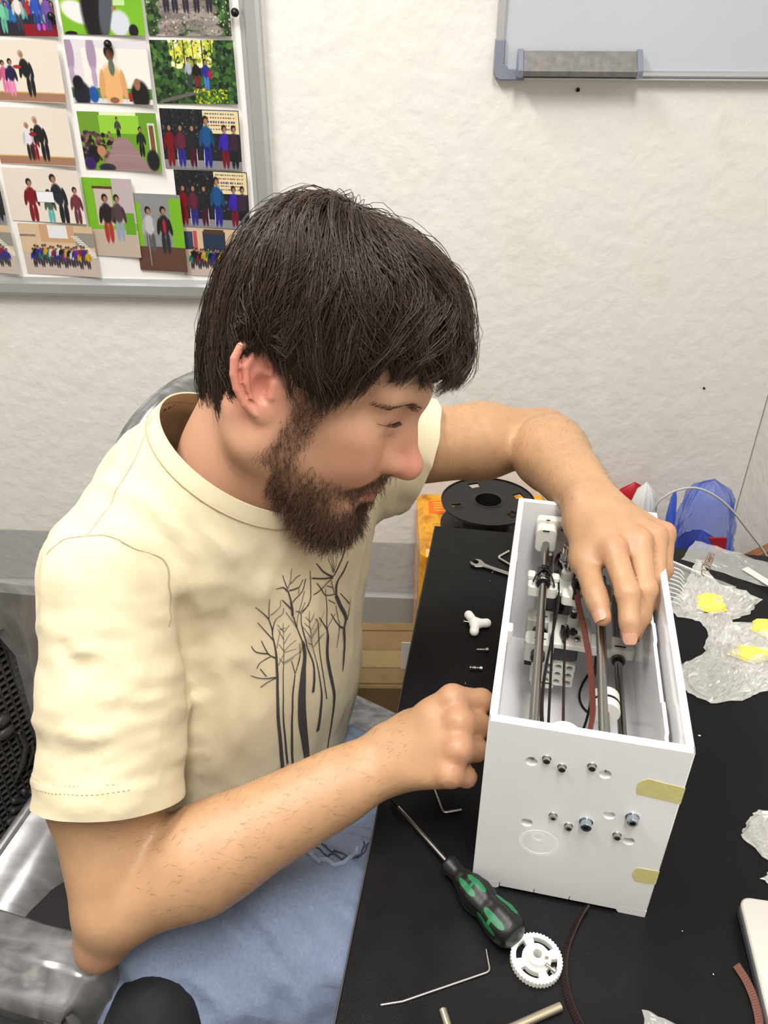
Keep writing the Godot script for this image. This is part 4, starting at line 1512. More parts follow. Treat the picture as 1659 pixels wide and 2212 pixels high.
func mesh_normals(V: PackedVector3Array, I: PackedInt32Array) -> PackedVector3Array:
	var N := PackedVector3Array()
	N.resize(V.size())
	for t in range(0, I.size(), 3):
		var a := I[t]
		var b := I[t + 1]
		var c := I[t + 2]
		var nn := (V[b] - V[a]).cross(V[c] - V[a])
		N[a] += nn
		N[b] += nn
		N[c] += nn
	for i in N.size():
		N[i] = N[i].normalized()
	return N

# adds a netted field to a builder; tint(p, n) gives the vertex colour
func add_field(b: MB, f: Field, lo: Vector3, hi: Vector3, h: float, tint = null, xf := Transform3D.IDENTITY, skip: Array = []) -> Array:
	var V := PackedVector3Array()
	var I := PackedInt32Array()
	f.net(lo, hi, h, V, I, skip)
	var N := mesh_normals(V, I)
	var base := b.v.size()
	for i in V.size():
		b.col = tint.call(V[i], N[i]) if tint != null else Color.WHITE
		b.put(xf * V[i], xf.basis * N[i])
	b.col = Color.WHITE
	for t in range(0, I.size(), 3):
		var left_out := false
		for bx: AABB in skip:   # this part is netted finer elsewhere
			if bx.has_point(V[I[t]]) and bx.has_point(V[I[t + 1]]) and bx.has_point(V[I[t + 2]]):
				left_out = true
		if not left_out:
			b.face(base + I[t], base + I[t + 1], base + I[t + 2])
	return [V, N, I]

# keeps the part of a mesh where g(p) > 0, with a clean cut; returns [V, I, rim pairs]
func cut_mesh(V: PackedVector3Array, I: PackedInt32Array, g: Callable) -> Array:
	var gv := PackedFloat32Array()
	gv.resize(V.size())
	for i in V.size():
		gv[i] = g.call(V[i])
	var out := PackedInt32Array()
	var rim := PackedInt32Array()
	var made := {}
	for t in range(0, I.size(), 3):
		var q := [I[t], I[t + 1], I[t + 2]]
		var ins := int(gv[q[0]] > 0) + int(gv[q[1]] > 0) + int(gv[q[2]] > 0)
		if ins == 3:
			out.append_array(PackedInt32Array(q))
		elif ins > 0:
			var poly := []
			var cutp := []
			for k in 3:
				var a: int = q[k]
				var b: int = q[(k + 1) % 3]
				if gv[a] > 0:
					poly.append(a)
				if (gv[a] > 0) != (gv[b] > 0):
					var key := mini(a, b) * 10000000 + maxi(a, b)
					if not made.has(key):
						made[key] = V.size()
						V.append(V[a].lerp(V[b], gv[a] / (gv[a] - gv[b])))
						gv.append(0.0)
					poly.append(made[key])
					cutp.append(poly.size() - 1)
			for k in range(1, poly.size() - 1):
				out.append_array(PackedInt32Array([poly[0], poly[k], poly[k + 1]]))
			if cutp.size() == 2:
				var i0: int = cutp[0]
				var i1: int = cutp[1]
				if (i0 + 1) % poly.size() == i1:
					rim.append_array(PackedInt32Array([poly[i0], poly[i1]]))
				else:
					rim.append_array(PackedInt32Array([poly[i1], poly[i0]]))
	return [V, out, rim]

# ------------------------------------------------------------------ the man
var HX := Transform3D.IDENTITY   # head axes: x forward, y up, z to his right
var head_field: Field
var head_V: PackedVector3Array
var head_N: PackedVector3Array
var coarse_count := 0
var SR := Vector3(-0.278, 0.965, -0.562)   # right shoulder, elbow, wrist
var ER := Vector3(-0.257, 0.722, -0.393)
var WR := Vector3(-0.022, 0.807, -0.494)
var SL := Vector3(-0.066, 0.940, -0.872)
var EL := Vector3(0.158, 0.918, -0.966)
var WL := Vector3(0.180, 0.967, -0.712)
var NECK := Vector3(-0.165, 1.028, -0.652)
const NECK_N := Vector3(0.583, 0.811, -0.047)

func lin(r: float, g: float, b: float) -> Color:
	return Color(r, g, b).srgb_to_linear()

func place_head() -> void:
	var az := deg_to_rad(14.0)
	var pi := deg_to_rad(25.3)
	var ro := deg_to_rad(-12.0)
	var f0 := Vector3(cos(az), 0, sin(az))
	var F := f0 * cos(pi) - Vector3.UP * sin(pi)
	var U := f0 * sin(pi) + Vector3.UP * cos(pi)
	var S := F.cross(U)
	var U2 := U * cos(ro) + S * sin(ro)
	var S2 := S * cos(ro) - U * sin(ro)
	HX = Transform3D(Basis(F, U2, S2).scaled_local(Vector3.ONE * 1.02), Vector3(-0.107, 1.127, -0.643))

func ear_point(a: float, b: float, c: float, s: float) -> Vector3:   # ear millimetres: back, up, out
	var ti := deg_to_rad(24.0)
	var e2 := Vector3(-sin(ti), cos(ti), 0)
	var e1 := Vector3(-cos(ti), -sin(ti), 0)
	var fl := deg_to_rad(27.0)
	var e3 := Vector3(0, 0, 1)
	var b1 := e1 * cos(fl) + e3 * sin(fl)
	var b3 := e3 * cos(fl) - e1 * sin(fl)
	var p := Vector3(-0.001, 0.0, 0.069) + (b1 * a + e2 * b + b3 * c) * 0.001
	p.z *= s
	return p

func ear_basis(s: float) -> Basis:
	var o := ear_point(0, 0, 0, s)
	return Basis((ear_point(1000, 0, 0, s) - o).normalized(), (ear_point(0, 1000, 0, s) - o).normalized(), (ear_point(0, 0, 1000, s) - o).normalized())

func make_head_field() -> Field:
	var f := Field.new()
	# skull and face masses
	f.ell(Vector3(0.0, 0.055, 0), Vector3(0.088, 0.076, 0.073), 0.02)
	f.ell(Vector3(0.05, 0.06, 0), Vector3(0.05, 0.05, 0.06), 0.03)
	f.ell(Vector3(0.042, -0.012, 0), Vector3(0.052, 0.075, 0.058), 0.03)
	f.ell(Vector3(0.07, -0.05, 0), Vector3(0.034, 0.036, 0.034), 0.025)
	for s in [-1.0, 1.0]:
		f.cone(Vector3(0.002, -0.05, 0.052 * s), Vector3(0.074, -0.098, 0.014 * s), 0.017, 0.016, 0.03)
		f.cone(Vector3(0.0, 0.0, 0.058 * s), Vector3(0.002, -0.05, 0.052 * s), 0.014, 0.017, 0.03)
	f.ell(Vector3(0.082, -0.094, 0), Vector3(0.018, 0.02, 0.021), 0.022)
	f.cone(Vector3(0.02, -0.075, 0), Vector3(0.07, -0.09, 0), 0.028, 0.02, 0.03)
	for s in [-1.0, 1.0]:
		f.ell(Vector3(0.064, -0.006, 0.041 * s), Vector3(0.022, 0.017, 0.02), 0.022)
		f.ell(Vector3(0.073, -0.03, 0.034 * s), Vector3(0.019, 0.019, 0.017), 0.022)
		f.cone(Vector3(0.0935, 0.034, 0.01 * s), Vector3(0.079, 0.036, 0.043 * s), 0.0105, 0.009, 0.018)
	# eye sockets, lids
	for s in [-1.0, 1.0]:
		f.ell(Vector3(0.101, 0.0205, 0.033 * s), Vector3(0.013, 0.010, 0.015), -0.014)
		f.ell(Vector3(0.0755, 0.0165, 0.033 * s), Vector3(0.0152, 0.0142, 0.0165), 0.006)
		f.cone(Vector3(0.0915, 0.0065, 0.024 * s), Vector3(0.083, 0.0055, 0.043 * s), 0.0032, 0.0028, 0.006)   # lower lid
		f.cone(Vector3(0.0945, 0.0135, 0.021 * s), Vector3(0.0895, 0.0125, 0.036 * s), 0.0011, 0.0012, -0.002)   # slit
		f.cone(Vector3(0.0895, 0.0125, 0.036 * s), Vector3(0.079, 0.0125, 0.0475 * s), 0.0012, 0.0009, -0.002)
		f.cone(Vector3(0.0935, 0.0235, 0.02 * s), Vector3(0.0895, 0.0255, 0.034 * s), 0.0008, 0.001, -0.0025)   # crease above the lid
		f.cone(Vector3(0.0895, 0.0255, 0.034 * s), Vector3(0.077, 0.0195, 0.05 * s), 0.001, 0.0008, -0.0025)
	# nose
	f.cone(Vector3(0.0925, 0.024, 0), Vector3(0.103, 0.002, 0), 0.0085, 0.0088, 0.012)
	f.cone(Vector3(0.103, 0.002, 0), Vector3(0.1175, -0.019, 0), 0.0088, 0.0112, 0.008)
	f.ball(Vector3(0.1205, -0.0225, 0), 0.0118, 0.006)
	f.cone(Vector3(0.119, -0.026, 0), Vector3(0.103, -0.036, 0), 0.008, 0.007, 0.007)
	for s in [-1.0, 1.0]:
		f.cone(Vector3(0.095, 0.012, 0.007 * s), Vector3(0.0995, -0.017, 0.0125 * s), 0.006, 0.007, 0.012)
		f.ell(Vector3(0.1035, -0.0255, 0.0125 * s), Vector3(0.0115, 0.0085, 0.0075), 0.008)
		f.ell(Vector3(0.107, -0.0365, 0.0072 * s), Vector3(0.0055, 0.0045, 0.0036), -0.003)
		f.cone(Vector3(0.088, -0.032, 0.026 * s), Vector3(0.079, -0.052, 0.033 * s), 0.001, 0.001, -0.008)   # smile fold
	# lips
	for s in [-1.0, 1.0]:
		f.cone(Vector3(0.103, -0.054, 0.002 * s), Vector3(0.086, -0.0585, 0.024 * s), 0.0062, 0.0036, 0.006)
		f.cone(Vector3(0.1, -0.0665, 0.002 * s), Vector3(0.085, -0.0615, 0.024 * s), 0.0068, 0.0036, 0.006)
		f.cone(Vector3(0.1095, -0.0602, 0.001 * s), Vector3(0.098, -0.0598, 0.016 * s), 0.0009, 0.0009, -0.0025)
		f.cone(Vector3(0.098, -0.0598, 0.016 * s), Vector3(0.087, -0.0565, 0.0285 * s), 0.0009, 0.0014, -0.003)
	f.cone(Vector3(0.103, -0.08, -0.012), Vector3(0.103, -0.08, 0.012), 0.002, 0.002, -0.012)
	# ears
	for s in [-1.0, 1.0]:
		var E := ear_basis(s)
		f.ell(ear_point(15, 8, 0, s), Vector3(0.0165, 0.026, 0.0038), 0.004, E)
		f.ell(ear_point(9, -17, 1, s), Vector3(0.0085, 0.0105, 0.0045), 0.005, E)
		var hel := [[6, 3], [4, 12], [4.5, 23], [10, 33], [19, 36.5], [27, 33], [31.5, 24], [32, 12], [29.5, 1], [23.5, -11], [15, -20]]
		var pts := []
		var rs := []
		for q in hel:
			pts.append(ear_point(q[0], q[1], 3.2, s))
			rs.append(0.0034)
		rs[0] = 0.0018
		rs[1] = 0.0024
		rs[10] = 0.0026
		f.chain(pts, rs, 0.003)
		f.chain([ear_point(17, 27, 2.5, s), ear_point(23, 18, 3, s), ear_point(22.5, 6, 3.5, s), ear_point(18, -5, 3.5, s), ear_point(10, -11, 3, s)], [0.0022, 0.003, 0.0032, 0.003, 0.0028], 0.004)
		f.ell(ear_point(10, 1, 5, s), Vector3(0.0085, 0.0105, 0.0062), -0.004, E)
		f.cone(ear_point(7, 17, 5, s), ear_point(13, 25, 5, s), 0.002, 0.002, -0.004)
		f.cone(ear_point(1.5, 4, 3.5, s), ear_point(3, -5, 3.5, s), 0.0034, 0.0034, 0.004)
	# neck, down into the collar
	var nb := HX.affine_inverse() * NECK
	var low := HX.affine_inverse() * (NECK + Vector3(-0.02, -0.09, -0.01))
	f.cone(Vector3(-0.022, -0.02, 0), nb, 0.054, 0.06, 0.03)
	f.cone(nb, low, 0.06, 0.085, 0.03)
	f.cone(Vector3(-0.022, -0.03, 0.055), nb + Vector3(0.055, -0.03, 0.012), 0.012, 0.011, 0.022)
	f.ball(Vector3(0.035, -0.105, 0.0), 0.016, 0.03)
	return f

func head_tint(p: Vector3, _n: Vector3) -> Color:
	var c := Vector3(0.785, 0.60, 0.485)
	var red := Vector3(0.785, 0.485, 0.42)
	var blob := func(q: Vector3, r: float) -> float: return exp(-(p - q).length_squared() / (r * r))
	var w := 0.0
	for s in [-1.0, 1.0]:
		w += 0.5 * blob.call(Vector3(0.075, -0.022, 0.04 * s), 0.024)
		w += 0.95 * blob.call(ear_point(20, 10, 0, s), 0.032)
	w += 0.85 * blob.call(Vector3(0.118, -0.02, 0), 0.019)
	w += 0.35 * blob.call(Vector3(0.108, 0.0, 0), 0.016)
	c = c.lerp(red, clampf(w, 0, 1))
	var lips := 0.0
	for s in [-1.0, 1.0]:
		for t in 5:
			var u := t / 5.0
			lips += 0.5 * blob.call(Vector3(0.106, -0.061, 0.002 * s).lerp(Vector3(0.09, -0.059, 0.022 * s), u), 0.006)
	c = c.lerp(Vector3(0.70, 0.40, 0.36), clampf(lips, 0, 0.9))
	# stubble shade on the bearded skin, thin brows
	var bd := beard_density(p)
	c = c.lerp(Vector3(0.36, 0.25, 0.19), clampf(bd * 0.55, 0, 0.6))
	for s in [-1.0, 1.0]:
		w = blob.call(Vector3(0.086, 0.011, 0.036 * s), 0.009)
		c = c.lerp(Vector3(0.62, 0.4, 0.34), w * 0.4)
	return Color(c.x, c.y, c.z).srgb_to_linear()

# how thick the beard grows at a point of the face, 0 to 1
func beard_density(p: Vector3) -> float:
	var az := absf(p.z)
	# jaw line from sideburn to chin, distance above and below it
	var d := 0.0
	# sideburn strip in front of the ear
	var side := smoothstep(0.016, 0.006, absf(p.x - 0.028 - (p.y + 0.03) * 0.1)) * smoothstep(0.02, 0.0, p.y) * smoothstep(-0.075, -0.05, p.y) * 0.75
	# lower face: below a line from the ear lobe to the mouth corner
	var line := -0.045 - 0.012 * smoothstep(0.02, 0.07, p.x)
	var jaw := smoothstep(line + 0.012, line - 0.016, p.y) * smoothstep(0.002, 0.03, p.x)
	# open patch under the lip corners and on the cheek
	var chin := smoothstep(-0.068, -0.082, p.y) * smoothstep(0.04, 0.065, p.x)
	var patch := exp(-Vector2((p.x - 0.088) / 0.013, (p.y + 0.071) / 0.009).length_squared()) * smoothstep(0.008, 0.014, az)
	d = maxf(side, maxf(jaw * 0.85, chin))
	# moustache band above the upper lip, running down past the corner
	var t := clampf((az - 0.004) / 0.03, 0, 1)
	var my := -0.0445 - 0.014 * t * t
	var mu := smoothstep(0.0085, 0.004, absf(p.y - my)) * smoothstep(0.074, 0.082, p.x) * smoothstep(0.042, 0.032, az)
	d = maxf(d, mu * 1.0)
	d = d * (1.0 - 0.8 * patch)
	# no hair on the lips or the neck below the jaw
	var lip := exp(-pow((p.y + 0.061) / 0.006, 2.0)) * smoothstep(0.088, 0.094, p.x) * smoothstep(0.026, 0.02, az)
	d *= 1.0 - lip
	d *= smoothstep(-0.012, 0.001, p.y + 0.071 + 0.58 * minf(p.x, 0.075))
	if p.y < -0.06 and p.x < 0.025:
		d = 0.0
	return clampf(d, 0, 1)

func step01(x: float, e: float) -> float:
	return 1.0 if x < e else 0.0

# ---- hair: guide curves run from the whorl to a hem round the head
# azimuth, hem point, reach of the crown handle, share of the drop that hangs straight
var hem_keys := [
	[0.0, Vector3(0.125, 0.063, 0.0), 0.125, 0.5], [18.0, Vector3(0.115, 0.058, 0.03), 0.122, 0.5], [34.0, Vector3(0.09, 0.057, 0.056), 0.115, 0.5], [48.0, Vector3(0.072, 0.052, 0.07), 0.105, 0.5],
	[60.0, Vector3(0.057, 0.028, 0.078), 0.095, 0.45], [74.0, Vector3(0.041, 0.006, 0.081), 0.088, 0.42], [88.0, Vector3(0.014, 0.005, 0.081), 0.084, 0.4], [100.0, Vector3(-0.009, 0.028, 0.086), 0.083, 0.4],
	[116.0, Vector3(-0.028, 0.026, 0.086), 0.083, 0.4], [130.0, Vector3(-0.022, -0.034, 0.07), 0.082, 0.45], [146.0, Vector3(-0.031, -0.058, 0.055), 0.08, 0.48], [164.0, Vector3(-0.052, -0.072, 0.03), 0.078, 0.5], [180.0, Vector3(-0.068, -0.08, 0.0), 0.078, 0.5]]

func hem(phi: float) -> Array:   # degrees, any; returns [hem point, handle out, handle up]
	phi = fposmod(phi + 180.0, 360.0) - 180.0
	var s := 1.0 if phi >= 0 else -1.0
	var a := absf(phi)
	for i in hem_keys.size() - 1:
		if a <= hem_keys[i + 1][0]:
			var k0: Array = hem_keys[i]
			var k1: Array = hem_keys[i + 1]
			var t := smoothstep(k0[0], k1[0], a)
			t = lerpf((a - k0[0]) / (k1[0] - k0[0]), t, 0.4)
			var p: Vector3 = (k0[1] as Vector3).lerp(k1[1], t)
			p.z *= s
			return [p, lerpf(k0[2], k1[2], t), lerpf(k0[3], k1[3], t)]
	return [hem_keys[-1][1], 1.0, 0.6]

const WHORL := Vector3(-0.022, 0.151, 0.008)

func hair_at(phi: float, t: float) -> Vector3:   # point on the outer hair shell: combed from the whorl, hanging at the end
	var h := hem(phi)
	var e: Vector3 = h[0]
	var dir := Vector3(cos(deg_to_rad(phi)), 0, sin(deg_to_rad(phi)))
	var c1 := WHORL + dir * (h[1] as float) + Vector3(0, 0.004 - 0.014 * maxf(0.0, -dir.x), 0)
	var c2 := e + Vector3(-0.427, 0.884, 0.1) * ((WHORL.y - e.y) * (h[2] as float)) + dir * 0.007
	var u := 1.0 - t
	return WHORL * u * u * u + c1 * (3 * u * u * t) + c2 * (3 * u * t * t) + e * t * t * t

func build_hair(person: Node3D) -> void:
	var nz := FastNoiseLite.new()
	nz.seed = 21
	nz.frequency = 1.0
	# the dark mass under the strands
	var b := MB.new()
	var rows := []
	var core := Vector3(0.0, 0.045, 0)
	for i in 42:
		var t := i / 41.0
		var row := PackedVector3Array()
		for j in 160:
			var phi := -180.0 + 360.0 * j / 160.0
			var p := hair_at(phi, 0.02 + 0.97 * t)
			var inn := (core - p).normalized()
			var lump := nz.get_noise_3d(phi * 0.16, t * 3.0, 4.0) * 0.003 + nz.get_noise_3d(phi * 0.45, t * 4.0, 9.0) * 0.0016
			row.append(HX * (p + inn * (0.0065 + 0.006 * smoothstep(0.8, 1.0, t) - lump)))
		rows.append(row)
	b.loft(rows, true, true, false, false)
	# underside turned in to the scalp
	var lastrow: PackedVector3Array = rows[-1]
	var inrow := PackedVector3Array()
	for p in lastrow:
		var l := HX.affine_inverse() * p
		inrow.append(HX * (l + (Vector3(0.0, 0.03, 0) - l).normalized() * 0.022 + Vector3(0, 0.008, 0)))
	b.loft([lastrow, inrow], true, false, false, false)
	var hm := mat(Color(0.13, 0.103, 0.088), 0.42)
	hm.vertex_color_use_as_albedo = false
	hm.anisotropy_enabled = true
	hm.anisotropy = 0.5
	var hair := obj("hair", b, hm, person, "thick dark brown hair hanging over the brow and ear")
	# strands in locks
	b = MB.new()
	var locks := []
	for i in 260:
		locks.append([rng.randf_range(-180, 180), rng.randf_range(-1, 1), rng.randf(), rng.randf() * TAU, rng.randf_range(0.3, 1.0)])
	locks.sort_custom(func(p, q): return p[0] < q[0])
	var r2 := RandomNumberGenerator.new()
	r2.seed = 5
	for k in 9500:
		var phi := r2.randf_range(-180, 180)
		if phi < -60 and phi > -150 and r2.randf() < 0.6:
			continue   # the far side shows little
		var li := clampi(int((phi + 180.0) / 360.0 * locks.size()) + r2.randi_range(-1, 1), 0, locks.size() - 1)
		var lock: Array = locks[li]
		var t0 := pow(r2.randf(), 0.8) * 0.72
		var t1 := minf(t0 + r2.randf_range(0.28, 0.6), 1.0 + r2.randf_range(-0.015, 0.035) + 0.03 * (float(lock[2]) - 0.5))
		if r2.randf() < 0.35:
			t1 = 1.0 + r2.randf_range(-0.02, 0.04) + 0.04 * (float(lock[2]) - 0.5)
		var lift := r2.randf_range(-0.004, 0.0012)
		if r2.randf() < 0.06:
			lift += r2.randf_range(0.001, 0.007)
		var swirl := r2.randf_range(-6, 6) + 9.0 * sin(float(lock[2]) * 40.0)
		var pts := PackedVector3Array()
		var rad := PackedFloat32Array()
		var n := 9
		var thick := r2.randf_range(0.0002, 0.0004)
		for i in n + 1:
			var u := float(i) / n
			var t := lerpf(t0, t1, u)
			var a := lerpf(phi, float(lock[0]) + (phi - float(lock[0])) * 0.22, u * 0.95) + swirl * u * (1.0 - u) * 2.0 + 26.0 * (1.0 - smoothstep(0.0, 0.55, t))
			a += float(lock[4]) * 10.0 * sin(t * 7.0 + float(lock[3])) * smoothstep(0.15, 0.5, t) * (1.0 if t < 0.85 else 1.5)
			var p := hair_at(a, t)
			var outw := (p - core).normalized()
			p += outw * (lerpf(-0.0075, lift, smoothstep(0.0, 0.35, u)) + 0.0075 * sin(PI * u) * (float(lock[2]) - 0.4) + 0.0018 * float(lock[1]) * sin(t * 11.0 + float(lock[3])))
			if t > 0.9:
				p += (core + Vector3(0, -0.06, 0) - p).normalized() * (t - 0.9) * 0.03
			pts.append(HX * p)
			rad.append(thick * (1.0 if u < 0.6 else lerpf(1.0, 0.25, (u - 0.6) / 0.4)))
		var g := r2.randf_range(0.75, 1.5)
		b.col = lin(0.225 * g, 0.178 * g, 0.148 * g)
		b.tube(pts, rad, 3, false)
	var sm := mat(Color.WHITE, 0.4)
	sm.vertex_color_use_as_albedo = true
	var st := obj("strands", b, sm, hair)
	st.set_meta("kind", "stuff")

func build_beard(person: Node3D) -> void:
	var b := MB.new()
	var r2 := RandomNumberGenerator.new()
	r2.seed = 11
	var fine_box := AABB(Vector3(0.052, -0.074, -0.018), Vector3(0.09, 0.122, 0.08)).grow(-0.0036)
	var cnt := 0
	for i in head_V.size():
		var p := head_V[i]
		if p.y > 0.02 or p.z < -0.045 or p.x < -0.015:
			continue
		if i < coarse_count and fine_box.has_point(p):
			continue
		var dn := beard_density(p)
		if dn < 0.05:
			continue
		var n := head_N[i]
		var reps := 1 if i >= coarse_count else (5 if (p.y < -0.075 and p.x > 0.03) else 3)
		for q in reps:
			if r2.randf() > dn * (0.8 if i < coarse_count else 0.75):
				continue
			var chin := smoothstep(-0.062, -0.1, p.y) * smoothstep(0.02, 0.07, p.x)
			var mo := 1.0 if p.y > -0.06 and p.x > 0.075 else 0.0
			var L := lerpf(0.008, 0.016, chin) * r2.randf_range(0.6, 1.3)
			var dir := (n * 0.75 + Vector3(0.12, -0.9, 0)).normalized()
			if mo > 0.5:
				L = r2.randf_range(0.007, 0.012)
				dir = (n * 0.45 + Vector3(0.0, -0.55, 0.6 * signf(p.z))).normalized()
			dir = (dir + Vector3(r2.randf_range(-1, 1), r2.randf_range(-1, 1), r2.randf_range(-1, 1)) * 0.3).normalized()
			var w := dir.cross(Vector3(r2.randf_range(-1, 1), r2.randf_range(-1, 1), r2.randf_range(-1, 1))).normalized()
			var w2 := dir.cross(w)
			var st := p + Vector3(r2.randf_range(-1, 1), r2.randf_range(-1, 1), r2.randf_range(-1, 1)) * 0.0019 - n * 0.0012
			var pts := PackedVector3Array()
			var ph := r2.randf() * TAU
			var curl := r2.randf_range(0.0006, 0.0022) * (1.0 - mo * 0.6)
			for s in 7:
				var u := s / 6.0
				pts.append(HX * (st + dir * (L * u) + (w * cos(ph + u * 5.0) + w2 * sin(ph + u * 5.0)) * curl * u * 1.6 + Vector3(0.0, -0.1, 0) * L * u * u))
			var g := r2.randf_range(0.7, 1.5)
			b.col = lin(0.24 * g, 0.165 * g, 0.115 * g) if r2.randf() < 0.8 else lin(0.4, 0.27, 0.17)
			b.tube(pts, PackedFloat32Array([0.00016, 0.00017, 0.00017, 0.00016, 0.00015, 0.00013, 0.00007]), 3, false)
			cnt += 1
	var m := mat(Color.WHITE, 0.45)
	m.vertex_color_use_as_albedo = true
	var o := obj("beard", b, m, person, "short curly brown beard and moustache")
	o.set_meta("kind", "stuff")
	# brows and lashes
	b = MB.new()
	for s in [-1.0, 1.0]:
		for k in 230:
			var u := r2.randf()
			var v := r2.randf_range(-1, 1)
			var p := Vector3(0.105, 0.028, 0.012).lerp(Vector3(0.0955, 0.0335, 0.028), u * 2.5) if u < 0.4 else Vector3(0.0955, 0.0335, 0.028).lerp(Vector3(0.068, 0.0275, 0.054), (u - 0.4) / 0.6)
			p.y += v * (0.0048 - 0.0026 * u)
			p.z *= s
			var ray := Vector3(-0.75, 0, -0.66 * s)
			p = head_field.cast(p - ray * 0.05, ray, 0.12)
			var n := head_field.grad(p)
			var d := (Vector3(-0.45, 0.3 - 0.5 * u - v * 0.25, 0.8 * s) + n * 0.12 + Vector3(r2.randf_range(-1, 1), r2.randf_range(-1, 1), 0) * 0.12).normalized()
			b.col = lin(0.2, 0.15, 0.12)
			b.tube(PackedVector3Array([HX * (p - n * 0.0004), HX * (p + d * 0.003), HX * (p + d * 0.0065 - n * 0.0004)]), PackedFloat32Array([0.00013, 0.00013, 0.00006]), 3, false)
		for k in 44:
			var u := k / 43.0
			var p := Vector3(0.0945, 0.0145, 0.021).lerp(Vector3(0.0908, 0.0135, 0.036), u * 2.0) if u < 0.5 else Vector3(0.0908, 0.0135, 0.036).lerp(Vector3(0.0795, 0.0135, 0.0485), u * 2.0 - 1.0)
			p.z *= s
			var d := Vector3(0.75, -0.35, (u - 0.35) * 0.9 * s).normalized()
			b.col = lin(0.09, 0.07, 0.06)
			b.tube(PackedVector3Array([HX * p, HX * (p + d * 0.003), HX * (p + d * 0.005 + Vector3(0, 0.001, 0))]), PackedFloat32Array([0.0002, 0.00016, 0.00005]), 3, false)
	o = obj("eyebrows", b, m, person, "dark brows and lashes")
	o.set_meta("kind", "stuff")

func build_head(b: MB, person: Node3D) -> void:
	place_head()
	head_field = make_head_field()
	# coarse all over; eye, nose and mouth and the near ear are netted finer
	var face := AABB(Vector3(0.052, -0.074, -0.018), Vector3(0.09, 0.122, 0.08))
	var ear := AABB(Vector3(-0.052, -0.036, 0.06), Vector3(0.06, 0.09, 0.05))
	var r := add_field(b, head_field, Vector3(-0.22, -0.24, -0.1), Vector3(0.14, 0.145, 0.115), 0.0034, head_tint, HX, [face.grow(-0.0036), ear.grow(-0.0036)])
	var r2 := add_field(b, head_field, face.position, face.end, 0.0016, head_tint, HX)
	add_field(b, head_field, ear.position, ear.end, 0.0014, head_tint, HX)
	head_V = r[0]
	head_N = r[1]
	coarse_count = head_V.size()
	head_V.append_array(r2[0])
	head_N.append_array(r2[1])
	build_hair(person)
	build_beard(person)
	for s in [-1.0, 1.0]:
		var e := MB.new()
		var pr := PackedVector2Array()
		for i in 13:
			pr.append(Vector2(sin(PI * i / 12.0), -cos(PI * i / 12.0)) * 0.0118)
		e.x = HX * Transform3D(Basis(Vector3(0, 0, 1), -PI / 2 - 0.35), Vector3(0.0775, 0.0145, 0.033 * s))
		e.lathe(pr, 20, true)
		var eye := obj("eye", e, mat(Color(0.85, 0.82, 0.8), 0.2), person)
		e = MB.new()
		e.x = HX * Transform3D(Basis(Vector3(0, 0, 1), -PI / 2 - 0.35), Vector3(0.0775, 0.0145, 0.033 * s))
		e.lathe(PackedVector2Array([Vector2(0.0058, 0.0102), Vector2(0.0045, 0.0113), Vector2(0.0, 0.0121)]), 20, true)
		obj("iris", e, mat(Color(0.1, 0.07, 0.05), 0.15), eye)

# ------------------------------------------------------------------ arms and hands
# finger joints: knuckle, middle joint, last joint, tip
var right_fingers := {
	"index": [Vector3(0.036, 0.868, -0.516), Vector3(0.0645, 0.852, -0.531), Vector3(0.058, 0.832, -0.546), Vector3(0.044, 0.829, -0.541)],
	"middle": [Vector3(0.042, 0.862, -0.494), Vector3(0.062, 0.843, -0.509), Vector3(0.056, 0.822, -0.525), Vector3(0.040, 0.820, -0.521)],
	"ring": [Vector3(0.041, 0.851, -0.473), Vector3(0.059, 0.834, -0.488), Vector3(0.052, 0.813, -0.504), Vector3(0.036, 0.812, -0.502)],
	"little": [Vector3(0.034, 0.834, -0.459), Vector3(0.050, 0.821, -0.468), Vector3(0.044, 0.804, -0.481), Vector3(0.030, 0.805, -0.482)],
	"thumb": [Vector3(0.000, 0.822, -0.520), Vector3(0.022, 0.815, -0.537), Vector3(0.044, 0.812, -0.540), Vector3(0.058, 0.814, -0.534)]}
var left_fingers := {
	"index": [Vector3(0.186, 0.968, -0.619), Vector3(0.192, 0.953, -0.572), Vector3(0.192, 0.936, -0.553), Vector3(0.193, 0.924, -0.545)],
	"middle": [Vector3(0.213, 0.969, -0.634), Vector3(0.213, 0.945, -0.589), Vector3(0.209, 0.926, -0.573), Vector3(0.202, 0.914, -0.563)],
	"ring": [Vector3(0.234, 0.964, -0.652), Vector3(0.229, 0.940, -0.612), Vector3(0.222, 0.921, -0.598), Vector3(0.212, 0.909, -0.590)],
	"little": [Vector3(0.249, 0.956, -0.671), Vector3(0.243, 0.936, -0.636), Vector3(0.236, 0.921, -0.625), Vector3(0.226, 0.911, -0.618)],
	"thumb": [Vector3(0.166, 0.958, -0.680), Vector3(0.163, 0.950, -0.627), Vector3(0.166, 0.942, -0.585), Vector3(0.1705, 0.932, -0.562)]}

